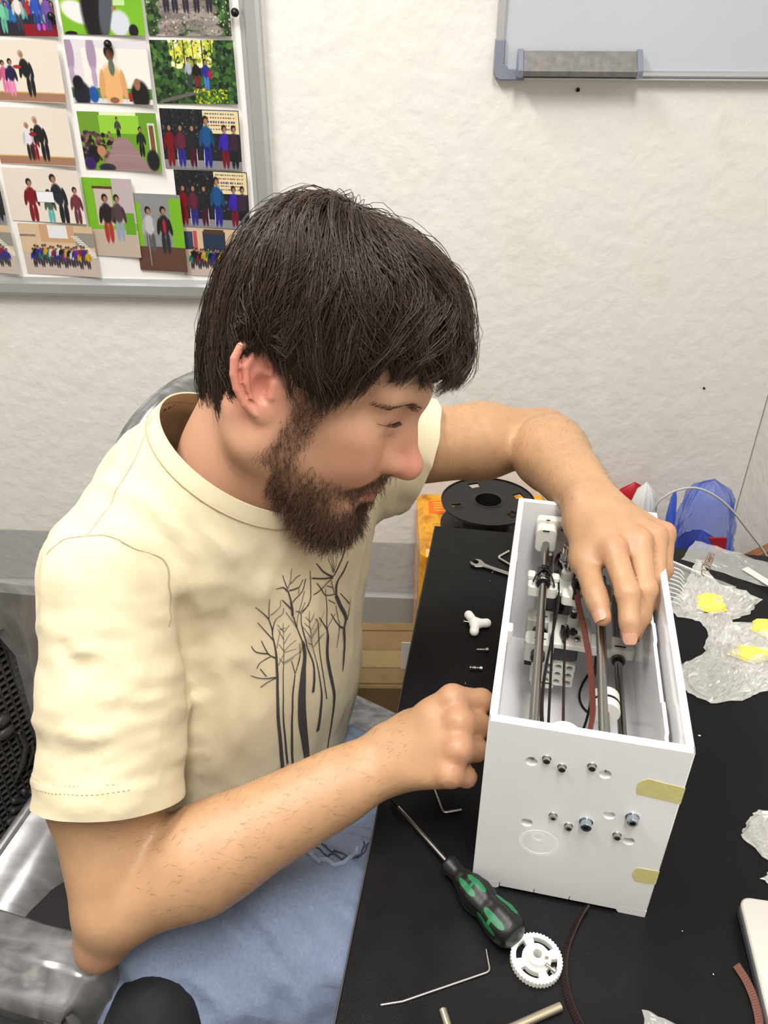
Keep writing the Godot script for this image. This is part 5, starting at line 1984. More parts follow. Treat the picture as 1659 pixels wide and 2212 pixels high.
func arm_field(S: Vector3, E: Vector3, W: Vector3, fingers: Dictionary, bony: Vector3) -> Field:
	var f := Field.new()
	var half := S.lerp(E, 0.66) + (Vector3(-0.012, 0, -0.004) if bony.y < -0.01 else Vector3.ZERO)
	f.cone(S, half, 0.052, 0.048, 0.03)
	f.cone(half, E, 0.048, 0.038, 0.02)
	f.ball(E + bony, 0.021, 0.03)
	var m := E.lerp(W, 0.3)
	f.cone(E, m, 0.038, 0.0415, 0.006)
	f.cone(m, E.lerp(W, 0.8), 0.0415, 0.0285, 0.03)
	var mc: Array[Vector3] = []
	for k in ["index", "middle", "ring", "little"]:
		mc.append(fingers[k][0])
	var across := (mc[0] - mc[3]).normalized()
	var fwd := ((mc[1] + mc[2]) * 0.5 - W).normalized()
	var back := across.cross(fwd).normalized()
	if back.y < 0:
		back = -back
	for s in [-1.0, 1.0]:
		f.cone(E.lerp(W, 0.42), W + across * 0.0105 * s, 0.034, 0.0205, 0.02)
	f.ball(W - across * 0.019 + back * 0.009 - fwd * 0.012, 0.0095, 0.014)
	# palm
	for i in 4:
		var st := W + across * (0.012 - 0.008 * i) + fwd * 0.006
		f.cone(st, mc[i] - back * 0.003, 0.0172, [0.0135, 0.0132, 0.0125, 0.0115][i], 0.012)
	var palm := (mc[0] + mc[3]) * 0.5
	f.cone(W.lerp(palm, 0.25) - back * 0.008, W.lerp(palm, 0.85) - back * 0.008, 0.018, 0.014, 0.02)
	# knuckles and fingers
	var rr := {"index": [0.0122, 0.0106, 0.0092, 0.0078], "middle": [0.0122, 0.0106, 0.0092, 0.0078], "ring": [0.0116, 0.01, 0.0088, 0.0074], "little": [0.0104, 0.0088, 0.0078, 0.0066]}
	for k in rr:
		var q: Array = fingers[k]
		var r: Array = rr[k]
		f.ball((q[0] as Vector3) + back * 0.0022, r[0] * 0.92, 0.006)
		f.cone(q[0], q[1], r[0], r[1], 0.0035)
		f.ball(q[1], r[1] * 1.05, 0.004)
		f.cone(q[1], q[2], r[1], r[2], 0.003)
		f.cone(q[2], q[3], r[2], r[3], 0.003)
	var t: Array = fingers.thumb
	f.cone(W + across * 0.014 - back * 0.002, t[0], 0.0175, 0.0155, 0.014)
	f.cone(t[0], t[1], 0.0155, 0.0128, 0.012)
	f.cone(t[1], mc[0].lerp(W, 0.3), 0.011, 0.011, 0.018)
	f.cone(t[1], t[2], 0.0128, 0.0108, 0.004)
	f.cone(t[2], t[3], 0.0108, 0.0085, 0.004)
	f.ball((t[2] as Vector3).lerp(t[3], 0.4), 0.0104, 0.004)
	return f

func arm_tint_for(fingers: Dictionary, elbow: Vector3) -> Array:
	var spots := []
	for k in fingers:
		spots.append([fingers[k][0], 0.014, 0.55])
		spots.append([fingers[k][1], 0.011, 0.4])
		spots.append([fingers[k][3], 0.012, 0.5])
	spots.append([elbow, 0.035, 0.45])
	return spots

func arm_tint(p: Vector3, spots: Array, nz: FastNoiseLite) -> Color:
	var c := Vector3(0.715, 0.56, 0.42)
	var w := 0.0
	for s in spots:
		var d: float = (p - (s[0] as Vector3)).length_squared() / (s[1] * s[1])
		if d < 6.0:
			w += (s[2] as float) * exp(-d)
	c = c.lerp(Vector3(0.73, 0.49, 0.405), clampf(w, 0, 0.7))
	c *= 1.0 + 0.05 * nz.get_noise_3dv(p * 40.0)
	return Color(c.x, c.y, c.z).srgb_to_linear()

func build_arms(b: MB, person: Node3D) -> void:
	var nz := FastNoiseLite.new()
	nz.frequency = 1.0
	var hairs := MB.new()
	var r2 := RandomNumberGenerator.new()
	r2.seed = 3
	for side in 2:
		var S := SR if side == 0 else SL
		var E := ER if side == 0 else EL
		var W := WR if side == 0 else WL
		var fg: Dictionary = right_fingers if side == 0 else left_fingers
		var bony := Vector3(-0.017, -0.04, 0.018) if side == 0 else Vector3(0.022, 0.004, -0.012)
		var f := arm_field(S, E, W, fg, bony)
		var lo := S.min(E).min(W)
		var hi := S.max(E).max(W)
		for k in fg:
			for q: Vector3 in fg[k]:
				lo = lo.min(q)
				hi = hi.max(q)
		var spots := arm_tint_for(fg, E + bony)
		var res := add_field(b, f, lo - Vector3.ONE * 0.07, hi + Vector3.ONE * 0.07, 0.0034, func(p: Vector3, _n: Vector3) -> Color: return arm_tint(p, spots, nz))
		# fine hairs on the forearm
		var V: PackedVector3Array = res[0]
		var N: PackedVector3Array = res[1]
		var along := (W - E).normalized()
		for k in 2600:
			var i := r2.randi() % V.size()
			var t := (V[i] - E).dot(along) / (W - E).length()
			if t < 0.12 or t > 1.1 or N[i].y < -0.35:
				continue
			var side_dir := N[i].cross(along)
			var d := (along * 0.8 + N[i] * 0.3 + side_dir * r2.randf_range(-0.8, 0.4)).normalized()
			var L := r2.randf_range(0.004, 0.009)
			hairs.col = lin(0.4, 0.29, 0.18)
			hairs.tube(PackedVector3Array([V[i] - N[i] * 0.0004, V[i] + d * L * 0.5, V[i] + d * L - N[i] * 0.001]), PackedFloat32Array([0.00008, 0.00007, 0.00004]), 3, false)
		# nails
		for k in fg:
			var q: Array = fg[k]
			var dir := ((q[3] as Vector3) - (q[2] as Vector3)).normalized()
			var prev := ((q[2] as Vector3) - (q[1] as Vector3)).normalized()
			var hinge := prev.cross(dir)
			if hinge.length() < 0.05:
				hinge = Vector3(1, 0, 0)
			hinge = hinge.normalized()
			var up := dir.cross(hinge).normalized()
			if k == "thumb":
				up = Vector3(-0.62, 0.5, 0.55).normalized() if side == 1 else Vector3(-0.2, 0.3, -0.9).normalized()
				up = (up - dir * up.dot(dir)).normalized()
				hinge = up.cross(dir)
			elif up.dot(((q[1] as Vector3) - (q[0] as Vector3)).cross(hinge)) < 0.0:
				up = -up
			var r: float = 0.0085 if k == "thumb" else (0.0078 if k != "little" else 0.0066)
			var c := (q[3] as Vector3) + dir * 0.0005
			var n := MB.new()
			var rows := []
			for i in 7:
				var row := PackedVector3Array()
				var u := i / 6.0
				for j in 7:
					var a := (j / 6.0 - 0.5) * 1.75 * sqrt(maxf(0.1, 1.0 - pow(absf(u - 0.35) * 1.35, 4.0)))
					row.append(c + dir * (lerpf(-0.0055, 0.0052, u)) + (up * cos(a) + hinge * sin(a)) * (r * (1.03 - 0.05 * u * u)))
				rows.append(row)
			n.loft(rows, false)
			obj("fingernail", n, M.nail, person)
	var hm := mat(Color.WHITE, 0.5)
	hm.vertex_color_use_as_albedo = true
	var o := obj("arm_hair", hairs, hm, person, "fine brown hair on the forearms")
	o.set_meta("kind", "stuff")

func build_core(b: MB) -> void:   # the trunk inside the clothes, so that head and arms are one body
	var f := Field.new()
	f.cone(NECK - NECK_N * 0.06, Vector3(-0.185, 0.86, -0.68), 0.06, 0.09, 0.05)
	f.cone(Vector3(-0.185, 0.86, -0.68), Vector3(-0.21, 0.62, -0.63), 0.09, 0.09, 0.05)
	f.cone(NECK - NECK_N * 0.07, SR, 0.045, 0.04, 0.04)
	f.cone(NECK - NECK_N * 0.07, SL, 0.045, 0.04, 0.04)
	add_field(b, f, Vector3(-0.42, 0.48, -0.98), Vector3(0.05, 1.1, -0.42), 0.012, func(_p: Vector3, _n: Vector3) -> Color: return lin(0.79, 0.6, 0.45))

# ------------------------------------------------------------------ clothes
var shirt: Field
const FB := Vector3(0.827, 0, 0.562)   # the way the chest faces
const SB := Vector3(-0.562, 0, 0.827)  # towards his right

func body_basis(lean: float) -> Basis:
	var up := (Vector3.UP * cos(lean) + FB * sin(lean))
	var fw := (FB * cos(lean) - Vector3.UP * sin(lean))
	return Basis(fw, up, SB)

# drawn folds: points along the fold, height, half width
var FOLDS := [
	[[Vector3(-0.254, 1.061, -0.584), Vector3(-0.224, 1.041, -0.558), Vector3(-0.202, 1.012, -0.547), Vector3(-0.184, 0.983, -0.544)], 0.0042, 0.009],
	[[Vector3(-0.268, 1.048, -0.573), Vector3(-0.238, 1.044, -0.563), Vector3(-0.216, 1.031, -0.552), Vector3(-0.201, 1.006, -0.545)], 0.0036, 0.008],
	[[Vector3(-0.277, 1.024, -0.542), Vector3(-0.252, 1.026, -0.538), Vector3(-0.224, 1.009, -0.538), Vector3(-0.209, 0.985, -0.533), Vector3(-0.205, 0.941, -0.530)], 0.0042, 0.009],
	[[Vector3(-0.222, 1.080, -0.586), Vector3(-0.195, 1.052, -0.561), Vector3(-0.174, 1.015, -0.555), Vector3(-0.158, 0.974, -0.558)], 0.0034, 0.01],
	[[Vector3(-0.191, 1.060, -0.564), Vector3(-0.162, 1.025, -0.562), Vector3(-0.135, 0.987, -0.578)], 0.003, 0.01],
	[[Vector3(-0.207, 0.976, -0.531), Vector3(-0.206, 0.927, -0.535), Vector3(-0.207, 0.877, -0.528), Vector3(-0.203, 0.847, -0.493)], -0.013, 0.0085],
	[[Vector3(-0.295, 0.957, -0.481), Vector3(-0.289, 0.942, -0.470), Vector3(-0.275, 0.934, -0.464), Vector3(-0.260, 0.943, -0.470)], -0.0042, 0.0065],
	[[Vector3(-0.275, 0.928, -0.462), Vector3(-0.248, 0.932, -0.470), Vector3(-0.222, 0.914, -0.478)], 0.004, 0.008],
	[[Vector3(-0.248, 0.918, -0.453), Vector3(-0.228, 0.899, -0.453), Vector3(-0.214, 0.869, -0.450)], -0.003, 0.008],
	[[Vector3(-0.294, 0.897, -0.440), Vector3(-0.268, 0.892, -0.431), Vector3(-0.240, 0.891, -0.439)], 0.003, 0.009],
	[[Vector3(-0.185, 0.891, -0.545), Vector3(-0.176, 0.829, -0.536), Vector3(-0.171, 0.760, -0.527)], 0.004, 0.012],
	[[Vector3(-0.204, 0.853, -0.534), Vector3(-0.202, 0.795, -0.518), Vector3(-0.194, 0.735, -0.512)], 0.004, 0.011],
	[[Vector3(-0.144, 0.965, -0.571), Vector3(-0.133, 0.895, -0.578)], 0.003, 0.012],
	[[Vector3(-0.310, 1.006, -0.524), Vector3(-0.315, 0.971, -0.504), Vector3(-0.314, 0.938, -0.484)], 0.003, 0.008]]

func fold_height(p: Vector3, boxes: Array[AABB]) -> float:
	var d := 0.0
	for i in FOLDS.size():
		if not boxes[i].has_point(p):
			continue
		var f: Array = FOLDS[i]
		var pts: Array = f[0]
		var best := 1.0
		var along := 0.0
		for j in pts.size() - 1:
			var a: Vector3 = pts[j]
			var b: Vector3 = pts[j + 1]
			var ab := b - a
			var t := clampf((p - a).dot(ab) / ab.length_squared(), 0.0, 1.0)
			var q := (p - a - ab * t).length_squared()
			if q < best:
				best = q
				along = (j + t) / (pts.size() - 1)
		var w: float = f[2]
		d += (f[1] as float) * exp(-best / (w * w)) * smoothstep(0.0, 0.25, along) * smoothstep(1.0, 0.75, along)
	return d

const COLLAR := Vector3(-0.181, 1.036, -0.645)
func make_shirt_field() -> Field:
	var f := Field.new()
	var L := body_basis(0.28)
	f.ell(Vector3(-0.190, 0.880, -0.695), Vector3(0.116, 0.165, 0.168), 0.03, L)
	f.ell(Vector3(-0.207, 0.735, -0.665), Vector3(0.13, 0.17, 0.17), 0.06, body_basis(0.1))
	f.ell(Vector3(-0.235, 0.615, -0.615), Vector3(0.14, 0.10, 0.185), 0.06)
	# shoulders
	f.cone(COLLAR - NECK_N * 0.05 + SB * 0.03, SR + Vector3(0.004, 0.0, 0), 0.062, 0.062, 0.05)
	f.cone(COLLAR - NECK_N * 0.05 - SB * 0.03, SL + Vector3(0.0, 0, 0), 0.062, 0.064, 0.05)
	# collar
	f.cone(COLLAR - NECK_N * 0.07, COLLAR + NECK_N * 0.03, 0.096, 0.078, 0.035)
	# sleeves
	var a := (ER - SR).normalized()
	f.cone(SR + a * 0.01, SR + a * 0.12, 0.062, 0.0645, 0.016)
	f.cone(SR + a * 0.12 + Vector3(0.001, 0, 0), SR + a * 0.24 + Vector3(-0.008, 0, 0), 0.0645, 0.063, 0.008)
	var c := (EL - SL).normalized()
	f.cone(SL, SL + c * 0.14 + Vector3(0, -0.004, 0.004), 0.066, 0.058, 0.03)
	f.cone(SL + Vector3(-0.01, -0.03, 0.01), SL + c * 0.1 + Vector3(0, -0.02, 0.012), 0.06, 0.045, 0.04)
	var nz := FastNoiseLite.new()
	nz.seed = 4
	nz.frequency = 1.0
	nz.fractal_octaves = 2
	var e1 := (FB * 0.45 - Vector3.UP * 0.75 + SB * 0.3).normalized()   # folds run this way over the chest
	var e2 := SB
	var e3 := e1.cross(e2)
	var boxes: Array[AABB] = []
	for fo: Array in FOLDS:
		var bx := AABB(fo[0][0], Vector3.ZERO)
		for q: Vector3 in fo[0]:
			bx = bx.expand(q)
		boxes.append(bx.grow((fo[2] as float) * 2.2))
	f.warp = func(p: Vector3) -> float:
		var q := p - SR
		var t := q.dot(a)
		var rad := (q - a * t).length()
		var sl := smoothstep(0.11, 0.07, rad) * smoothstep(-0.02, 0.08, t)
		var chest := nz.get_noise_3d(p.dot(e1) * 4.5, p.dot(e2) * 15.0, p.dot(e3) * 15.0)
		var chest2 := nz.get_noise_3d(p.dot(e1) * 10.0 + 7.0, p.dot(e2) * 34.0, p.dot(e3) * 34.0)
		var fade := 0.35 + 0.65 * smoothstep(0.75, 0.95, p.y)
		var arm := nz.get_noise_3d(t * 26.0, q.x * 12.0 + 3.0, q.z * 12.0)
		var d := (1.0 - sl) * fade * (0.0045 * (0.6 - absf(chest) * 2.0) + 0.0018 * chest2) + sl * (0.0045 * arm + 0.001 * nz.get_noise_3d(t * 60.0, q.x * 30.0, q.z * 30.0))
		d += fold_height(p, boxes)
		# ribbed neckband, hems
		var nn := (p - COLLAR).dot(NECK_N)
		if nn > -0.03 and (p - COLLAR).length() < 0.12:
			d = lerpf(d, 0.0012 * smoothstep(-0.0015, 0.0005, nn), smoothstep(-0.03, -0.012, nn))
		if sl > 0.3:
			d += 0.0012 * smoothstep(0.176, 0.178, t)
		return d
	f.slack = 0.012
	return f

func shirt_keep(p: Vector3) -> float:
	var a := (ER - SR).normalized()
	var t := (p - SR).dot(a)
	var rad := ((p - SR) - a * t).length()
	var g := maxf(0.205 + 0.03 * (p.x - ER.x) - t, rad - 0.076)
	var c := (EL - SL).normalized()
	var t2 := (p - SL).dot(c)
	var rad2 := ((p - SL) - c * t2).length()
	g = minf(g, maxf(0.07 + 0.3 * (p.y - 0.935) - 0.2 * (p.z + 0.9) - t2, rad2 - 0.115))
	var nn := (p - COLLAR).dot(NECK_N)
	g = minf(g, maxf(0.016 - nn, (p - COLLAR).length() - 0.125))
	g = minf(g, p.y - 0.585)
	return g

func cloth_from(f: Field, lo: Vector3, hi: Vector3, h: float, keep: Callable, thick: float) -> MB:
	var V := PackedVector3Array()
	var I := PackedInt32Array()
	f.net(lo, hi, h, V, I)
	var r := cut_mesh(V, I, keep)
	V = r[0]
	I = r[1]
	var rim: PackedInt32Array = r[2]
	var N := mesh_normals(V, I)
	var b := MB.new()
	for i in V.size():
		b.put(V[i], N[i])
	for t in range(0, I.size(), 3):
		b.face(I[t], I[t + 1], I[t + 2])
	# turned edge: a narrow band behind every cut
	var inner := {}
	for k in rim:
		if not inner.has(k):
			inner[k] = [b.put(V[k] - N[k] * thick, -N[k]), V[k]]
	for k in range(0, rim.size(), 2):
		var i0 := rim[k]
		var i1 := rim[k + 1]
		b.quad(V[i1], V[i0], V[i0] - N[i0] * thick, V[i1] - N[i1] * thick)
	return b

func build_clothes(person: Node3D) -> void:
	shirt = make_shirt_field()
	var b := cloth_from(shirt, Vector3(-0.45, 0.5, -1.0), Vector3(0.08, 1.14, -0.36), 0.0042, shirt_keep, 0.0016)
	var sm := mat(Color(0.845, 0.795, 0.675), 0.9)
	sm.rim_enabled = true
	sm.rim = 0.25
	sm.rim_tint = 0.6
	sm.heightmap_enabled = true
	sm.heightmap_texture = noise_tex(0.2, 256, [], 2, 61)
	sm.heightmap_scale = 0.015
	triplanar(sm, 24.0, false)
	M.shirt = sm
	var ts := obj("t_shirt", b, sm, person, "cream t-shirt with a dark bare tree print")
	shirt_seams(ts)
	var tm := TextMesh.new()
	var sf := SystemFont.new()
	sf.font_names = PackedStringArray(["Droid Sans Mono"])
	tm.font = sf
	tm.text = "to in T"
	tm.font_size = 16
	tm.pixel_size = 0.00032
	tm.depth = 0.0004
	var ins := Vector3(-0.231, 1.069, -0.66) - COLLAR
	ins = -(ins - NECK_N * ins.dot(NECK_N)).normalized()
	var xr := NECK_N.cross(ins).normalized()
	inst("neck_print", tm, mat(Color(0.25, 0.22, 0.2), 0.9), ts, Transform3D(Basis(xr, NECK_N, ins), COLLAR - ins * 0.0765 + NECK_N * 0.004))
	shirt_print(ts)
	jeans(person)

func shirt_seams(ts: Node3D) -> void:
	var b := MB.new()
	var seam := mat(Color(0.7, 0.64, 0.51), 0.9)
	var line := func(pts: Array, r: float) -> void:
		var path := PackedVector3Array()
		for p in smooth_path(pts, 10):
			path.append(shirt.snap(p) - shirt.grad(p) * r * 0.3)
		b.tube(path, r, 6)
	line.call([Vector3(-0.236, 1.085, -0.626), Vector3(-0.247, 1.066, -0.595), Vector3(-0.259, 1.05, -0.572), Vector3(-0.272, 1.035, -0.55), Vector3(-0.281, 1.022, -0.535)], 0.0008)
	# armhole of the right sleeve, down into the armpit
	line.call([Vector3(-0.318, 1.008, -0.524), Vector3(-0.302, 1.019, -0.532), Vector3(-0.28, 1.025, -0.533), Vector3(-0.257, 1.024, -0.529), Vector3(-0.231, 1.018, -0.52), Vector3(-0.212, 1.004, -0.516), Vector3(-0.201, 0.976, -0.511), Vector3(-0.196, 0.943, -0.503)], 0.0008)
	var a := (ER - SR).normalized()
	# neckband seam all round the collar
	b.col = Color.WHITE
	var cx := NECK_N.cross(Vector3.BACK).normalized()
	var cz := NECK_N.cross(cx)
	var nring := PackedVector3Array()
	for i in 61:
		var p := COLLAR + NECK_N * 0.0 + (cx * cos(TAU * i / 60) + cz * sin(TAU * i / 60)) * 0.085
		for k in 3:
			p = shirt.snap(p)
			p -= NECK_N * ((p - COLLAR).dot(NECK_N) - 0.0)
		nring.append(shirt.snap(p) - shirt.grad(p) * 0.0003)
	b.tube(nring, 0.0009, 6)
	obj("seam", b, seam, ts)
	# stitching on the sleeve hem
	b = MB.new()
	for ring in 2:
		for i in 46:
			var an := -0.6 + 0.062 * i
			var u := (Vector3(0, 0, 1) - a * a.z).normalized()
			var w := a.cross(u)
			var p := shirt.snap(SR + a * (0.176 + ring * 0.006) + (u * cos(an) + w * sin(an)) * 0.064)
			var q := shirt.snap(SR + a * (0.176 + ring * 0.006) + (u * cos(an + 0.028) + w * sin(an + 0.028)) * 0.064)
			b.tube(PackedVector3Array([p, q]), 0.0004, 4)
	obj("stitching", b, seam, ts)

func jeans(person: Node3D) -> void:
	var f := Field.new()
	f.ell(Vector3(-0.215, 0.56, -0.60), Vector3(0.13, 0.10, 0.19), 0.03, Basis(FB, Vector3.UP, SB))
	f.cone(Vector3(-0.23, 0.56, -0.435), Vector3(-0.02, 0.575, -0.465), 0.10, 0.095, 0.05)
	f.cone(Vector3(-0.02, 0.575, -0.465), Vector3(0.16, 0.575, -0.51), 0.095, 0.075, 0.05)
	f.cone(Vector3(-0.18, 0.552, -0.625), Vector3(0.14, 0.56, -0.68), 0.088, 0.07, 0.05)
	f.cone(Vector3(0.16, 0.575, -0.53), Vector3(0.14, 0.12, -0.53), 0.068, 0.055, 0.03)
	f.cone(Vector3(0.14, 0.56, -0.68), Vector3(0.12, 0.12, -0.70), 0.07, 0.055, 0.03)
	var nz := FastNoiseLite.new()
	nz.seed = 8
	nz.frequency = 1.0
	nz.fractal_octaves = 2
	f.warp = func(p: Vector3) -> float:
		var n := nz.get_noise_3d(p.x * 3.0 + p.z * 3.0, p.y * 12.0, (p.z - p.x * 0.9) * 15.0)
		return 0.008 * (0.5 - absf(n) * 2.2) + 0.002 * nz.get_noise_3d(p.x * 30.0, p.y * 30.0, p.z * 45.0)
	f.slack = 0.012
	var b := MB.new()
	add_field(b, f, Vector3(-0.4, 0.05, -0.95), Vector3(0.28, 0.7, -0.32), 0.0065)
	var m := mat(Color.WHITE, 0.88)
	m.albedo_texture = noise_tex(0.03, 512, [Color(0.40, 0.455, 0.56), Color(0.52, 0.57, 0.67), Color(0.47, 0.525, 0.63), Color(0.58, 0.63, 0.72)], 5, 71)
	m.detail_enabled = true
	m.detail_blend_mode = BaseMaterial3D.BLEND_MODE_MUL
	m.heightmap_enabled = true
	m.heightmap_texture = noise_tex(0.3, 256, [], 2, 72)
	m.heightmap_scale = 0.03
	triplanar(m, 6.0, false)
	var j := obj("jeans", b, m, person, "faded blue denim trousers")
	# seam over the thigh and the raised pocket edge near the knee
	b = MB.new()
	var pale := mat(Color(0.62, 0.67, 0.76), 0.8)
	var path := PackedVector3Array()
	for p in smooth_path([Vector3(-0.103, 0.672, -0.498), Vector3(-0.093, 0.67, -0.482), Vector3(-0.075, 0.662, -0.471), Vector3(-0.062, 0.645, -0.468), Vector3(-0.058, 0.63, -0.468)], 8):
		path.append(f.snap(p) + f.grad(p) * 0.001)
	b.tube(path, 0.0028, 6)
	obj("pocket_edge", b, pale, j)
	# stitched band beside it
	b = MB.new()
	for off in [0.008, 0.013]:
		var line := PackedVector3Array()
		for p in path:
			line.append(f.snap(p + Vector3(off, 0, -off * 0.8)) + Vector3(0, 0.0004, 0))
		b.tube(line, 0.001, 5)
	obj("stitching", b, mat(Color(0.27, 0.3, 0.38), 0.8), j)

# ------------------------------------------------------------------ the tree print on the shirt
# each stroke: side, height and width along its run, in tenths of a millimetre about the middle of the chest
var TREES := [
	"972 -1482 48 934 -1175 43 893 -599 33 819 -161 26 783 69 19 773 263 11", "773 263 15 766 337 11 786 465 8", "786 465 13 843 568 8 904 666 6",
	"787 478 8 782 724 7", "773 509 8 710 529 7 658 550 6 646 625 5", "769 287 11 723 418 8 638 451 6 626 525 5",
	"775 202 13 829 328 9 899 478 6", "793 8 15 856 87 11 894 262 7", "851 83 15 968 165 10 997 248 6",
	"841 42 11 954 40 8 998 -18 7", "831 -201 13 983 -141 10 1057 -79 6", "931 -138 9 971 -25 7",
	"838 -206 11 927 -208 9 1000 -247 8", "886 -1331 28 863 -992 23 839 -631 15 767 -259 10 737 -113 8", "739 -126 8 689 110 6 644 347 5",
	"683 120 6 593 208 4", "676 168 6 715 314 4", "658 247 6 711 362 4",
	"656 240 6 588 300 4", "705 55 6 737 147 4", "704 41 6 546 102 4",
	"704 28 6 555 -8 4", "725 -79 6 497 -65 4", "721 -95 6 596 -88 4",
	"728 -99 6 766 -5 4", "793 -82 6 711 12 4", "696 292 6 625 283 4",
	"764 110 6 693 278 4", "835 -1479 35 778 -974 27 696 -512 20 623 -279 13", "623 -279 10 642 -101 8",
	"617 -275 10 535 -124 8 518 50 5", "601 -257 7 495 -22 6", "641 -1543 71 628 -1344 88 633 -922 110 592 -576 99 528 -336 74 464 -145 49 486 56 26",
	"486 56 17 509 197 13 547 396 11", "547 396 23 548 527 19 565 699 15", "564 710 10 583 805 8 593 888 7",
	"558 719 10 502 784 8 465 892 6", "573 697 15 619 763 12 692 781 8", "550 690 13 396 628 11 326 687 6",
	"520 746 10 343 745 7", "534 542 13 365 562 10 302 688 8", "416 566 10 391 631 7",
	"546 466 15 633 624 8", "505 182 6 604 462 5", "440 17 11 450 227 11 432 345 9 502 414 7",
	"508 236 9 480 322 8 332 560 6", "423 341 10 296 460 9 253 771 6", "414 363 6 325 398 5",
	"430 358 6 359 443 5", "445 -642 39 394 -468 32 369 -282 18 439 1 10 453 192 8", "449 -1187 47 351 -818 35 330 -654 21 319 -315 9 336 -149 7",
	"336 -149 7 371 115 7 339 332 5", "366 138 7 419 231 4", "350 207 7 392 289 4",
	"347 212 7 284 291 4", "363 124 7 263 190 4", "353 -2 7 208 115 4",
	"347 32 7 123 226 4", "373 14 7 441 198 4", "343 -99 7 416 -17 4",
	"328 -140 7 175 -23 5", "289 -121 7 214 -29 4", "268 -861 16 260 -493 14 252 -170 11 258 180 9",
	"258 174 8 288 214 6", "279 -1628 17 214 -1350 29 147 -982 45 144 -681 47 163 -370 39 147 -155 34 133 2 25", "140 -20 18 83 212 13 75 445 9",
	"142 -6 16 175 71 11 236 202 9", "123 -12 9 -42 63 7", "-45 312 11 93 381 11 205 598 10",
	"-30 402 9 66 483 7", "-45 193 9 48 290 7", "-64 -732 10 -108 -532 36 -153 -376 62 -161 -217 59 -218 -115 52 -118 109 39 -53 301 32",
	"-57 299 25 -85 436 25 -223 514 23 -300 577 14", "-35 545 15 -175 650 20 -255 764 18", "-27 543 20 113 686 15 186 821 9",
	"-27 539 18 252 674 15", "-27 532 13 262 483 11", "-32 589 8 19 789 5",
	"-37 600 8 -53 783 5", "-43 596 8 -125 773 6", "-31 604 7 -17 819 4",
	"-291 29 12 -126 276 9", "-245 -165 19 -307 -29 12 -341 77 7", "-127 -182 21 -54 -84 14 30 108 9",
	"-78 -99 14 -24 -278 12 10 -354 8", "-78 -99 9 -54 170 7", "-4 507 8 -39 322 6",
]

func shirt_print(ts: Node3D) -> void:
	var b := MB.new()
	var q0 := Vector3(-0.10, 0.86, -0.64)
	for l: String in TREES:
		var v := l.split_floats(" ", false)
		var k := v.size() / 3
		var ctl := []
		var wd := []
		for i in k:
			ctl.append(Vector3(v[i * 3], v[i * 3 + 1], 0) * 0.0001)
			wd.append(v[i * 3 + 2] * 0.0001)
		var path := smooth_path(ctl, 10)
		var left := PackedVector3Array()
		var mid := PackedVector3Array()
		var right := PackedVector3Array()
		for i in path.size():
			var d := (path[mini(i + 1, path.size() - 1)] - path[maxi(i - 1, 0)])
			var nn := Vector2(-d.y, d.x).normalized()
			var f := float(i) / (path.size() - 1) * (k - 1)
			var j := mini(int(f), k - 2)
			var w: float = lerpf(wd[j], wd[j + 1], f - j) * 0.5
			if i == path.size() - 1:
				w *= 0.3
			for s in 3:
				var e: Vector2 = Vector2(path[i].x, path[i].y) + nn * w * (s - 1)
				var p := shirt.cast(q0 + SB * e.x + Vector3.UP * e.y + FB * 0.12, -FB, 0.3)
				p += shirt.grad(p) * 0.0007
				if s == 0:
					left.append(p)
				elif s == 1:
					mid.append(p)
				else:
					right.append(p)
		var rows := []
		for i in path.size():
			rows.append(PackedVector3Array([left[i], mid[i], right[i]]))
		b.loft(rows, false)
	obj("tree_print", b, mat(Color(0.25, 0.25, 0.26), 0.85), ts, "dark charcoal print of bare trees on the chest")

# ------------------------------------------------------------------ the chair
const CF := Vector3(0.8756, 0, 0.483)
const CR := Vector3(-0.483, 0, 0.8756)

func ch(f: float, s: float, y: float) -> Vector3:
	return CF * f + CR * s + Vector3(0, y, 0)

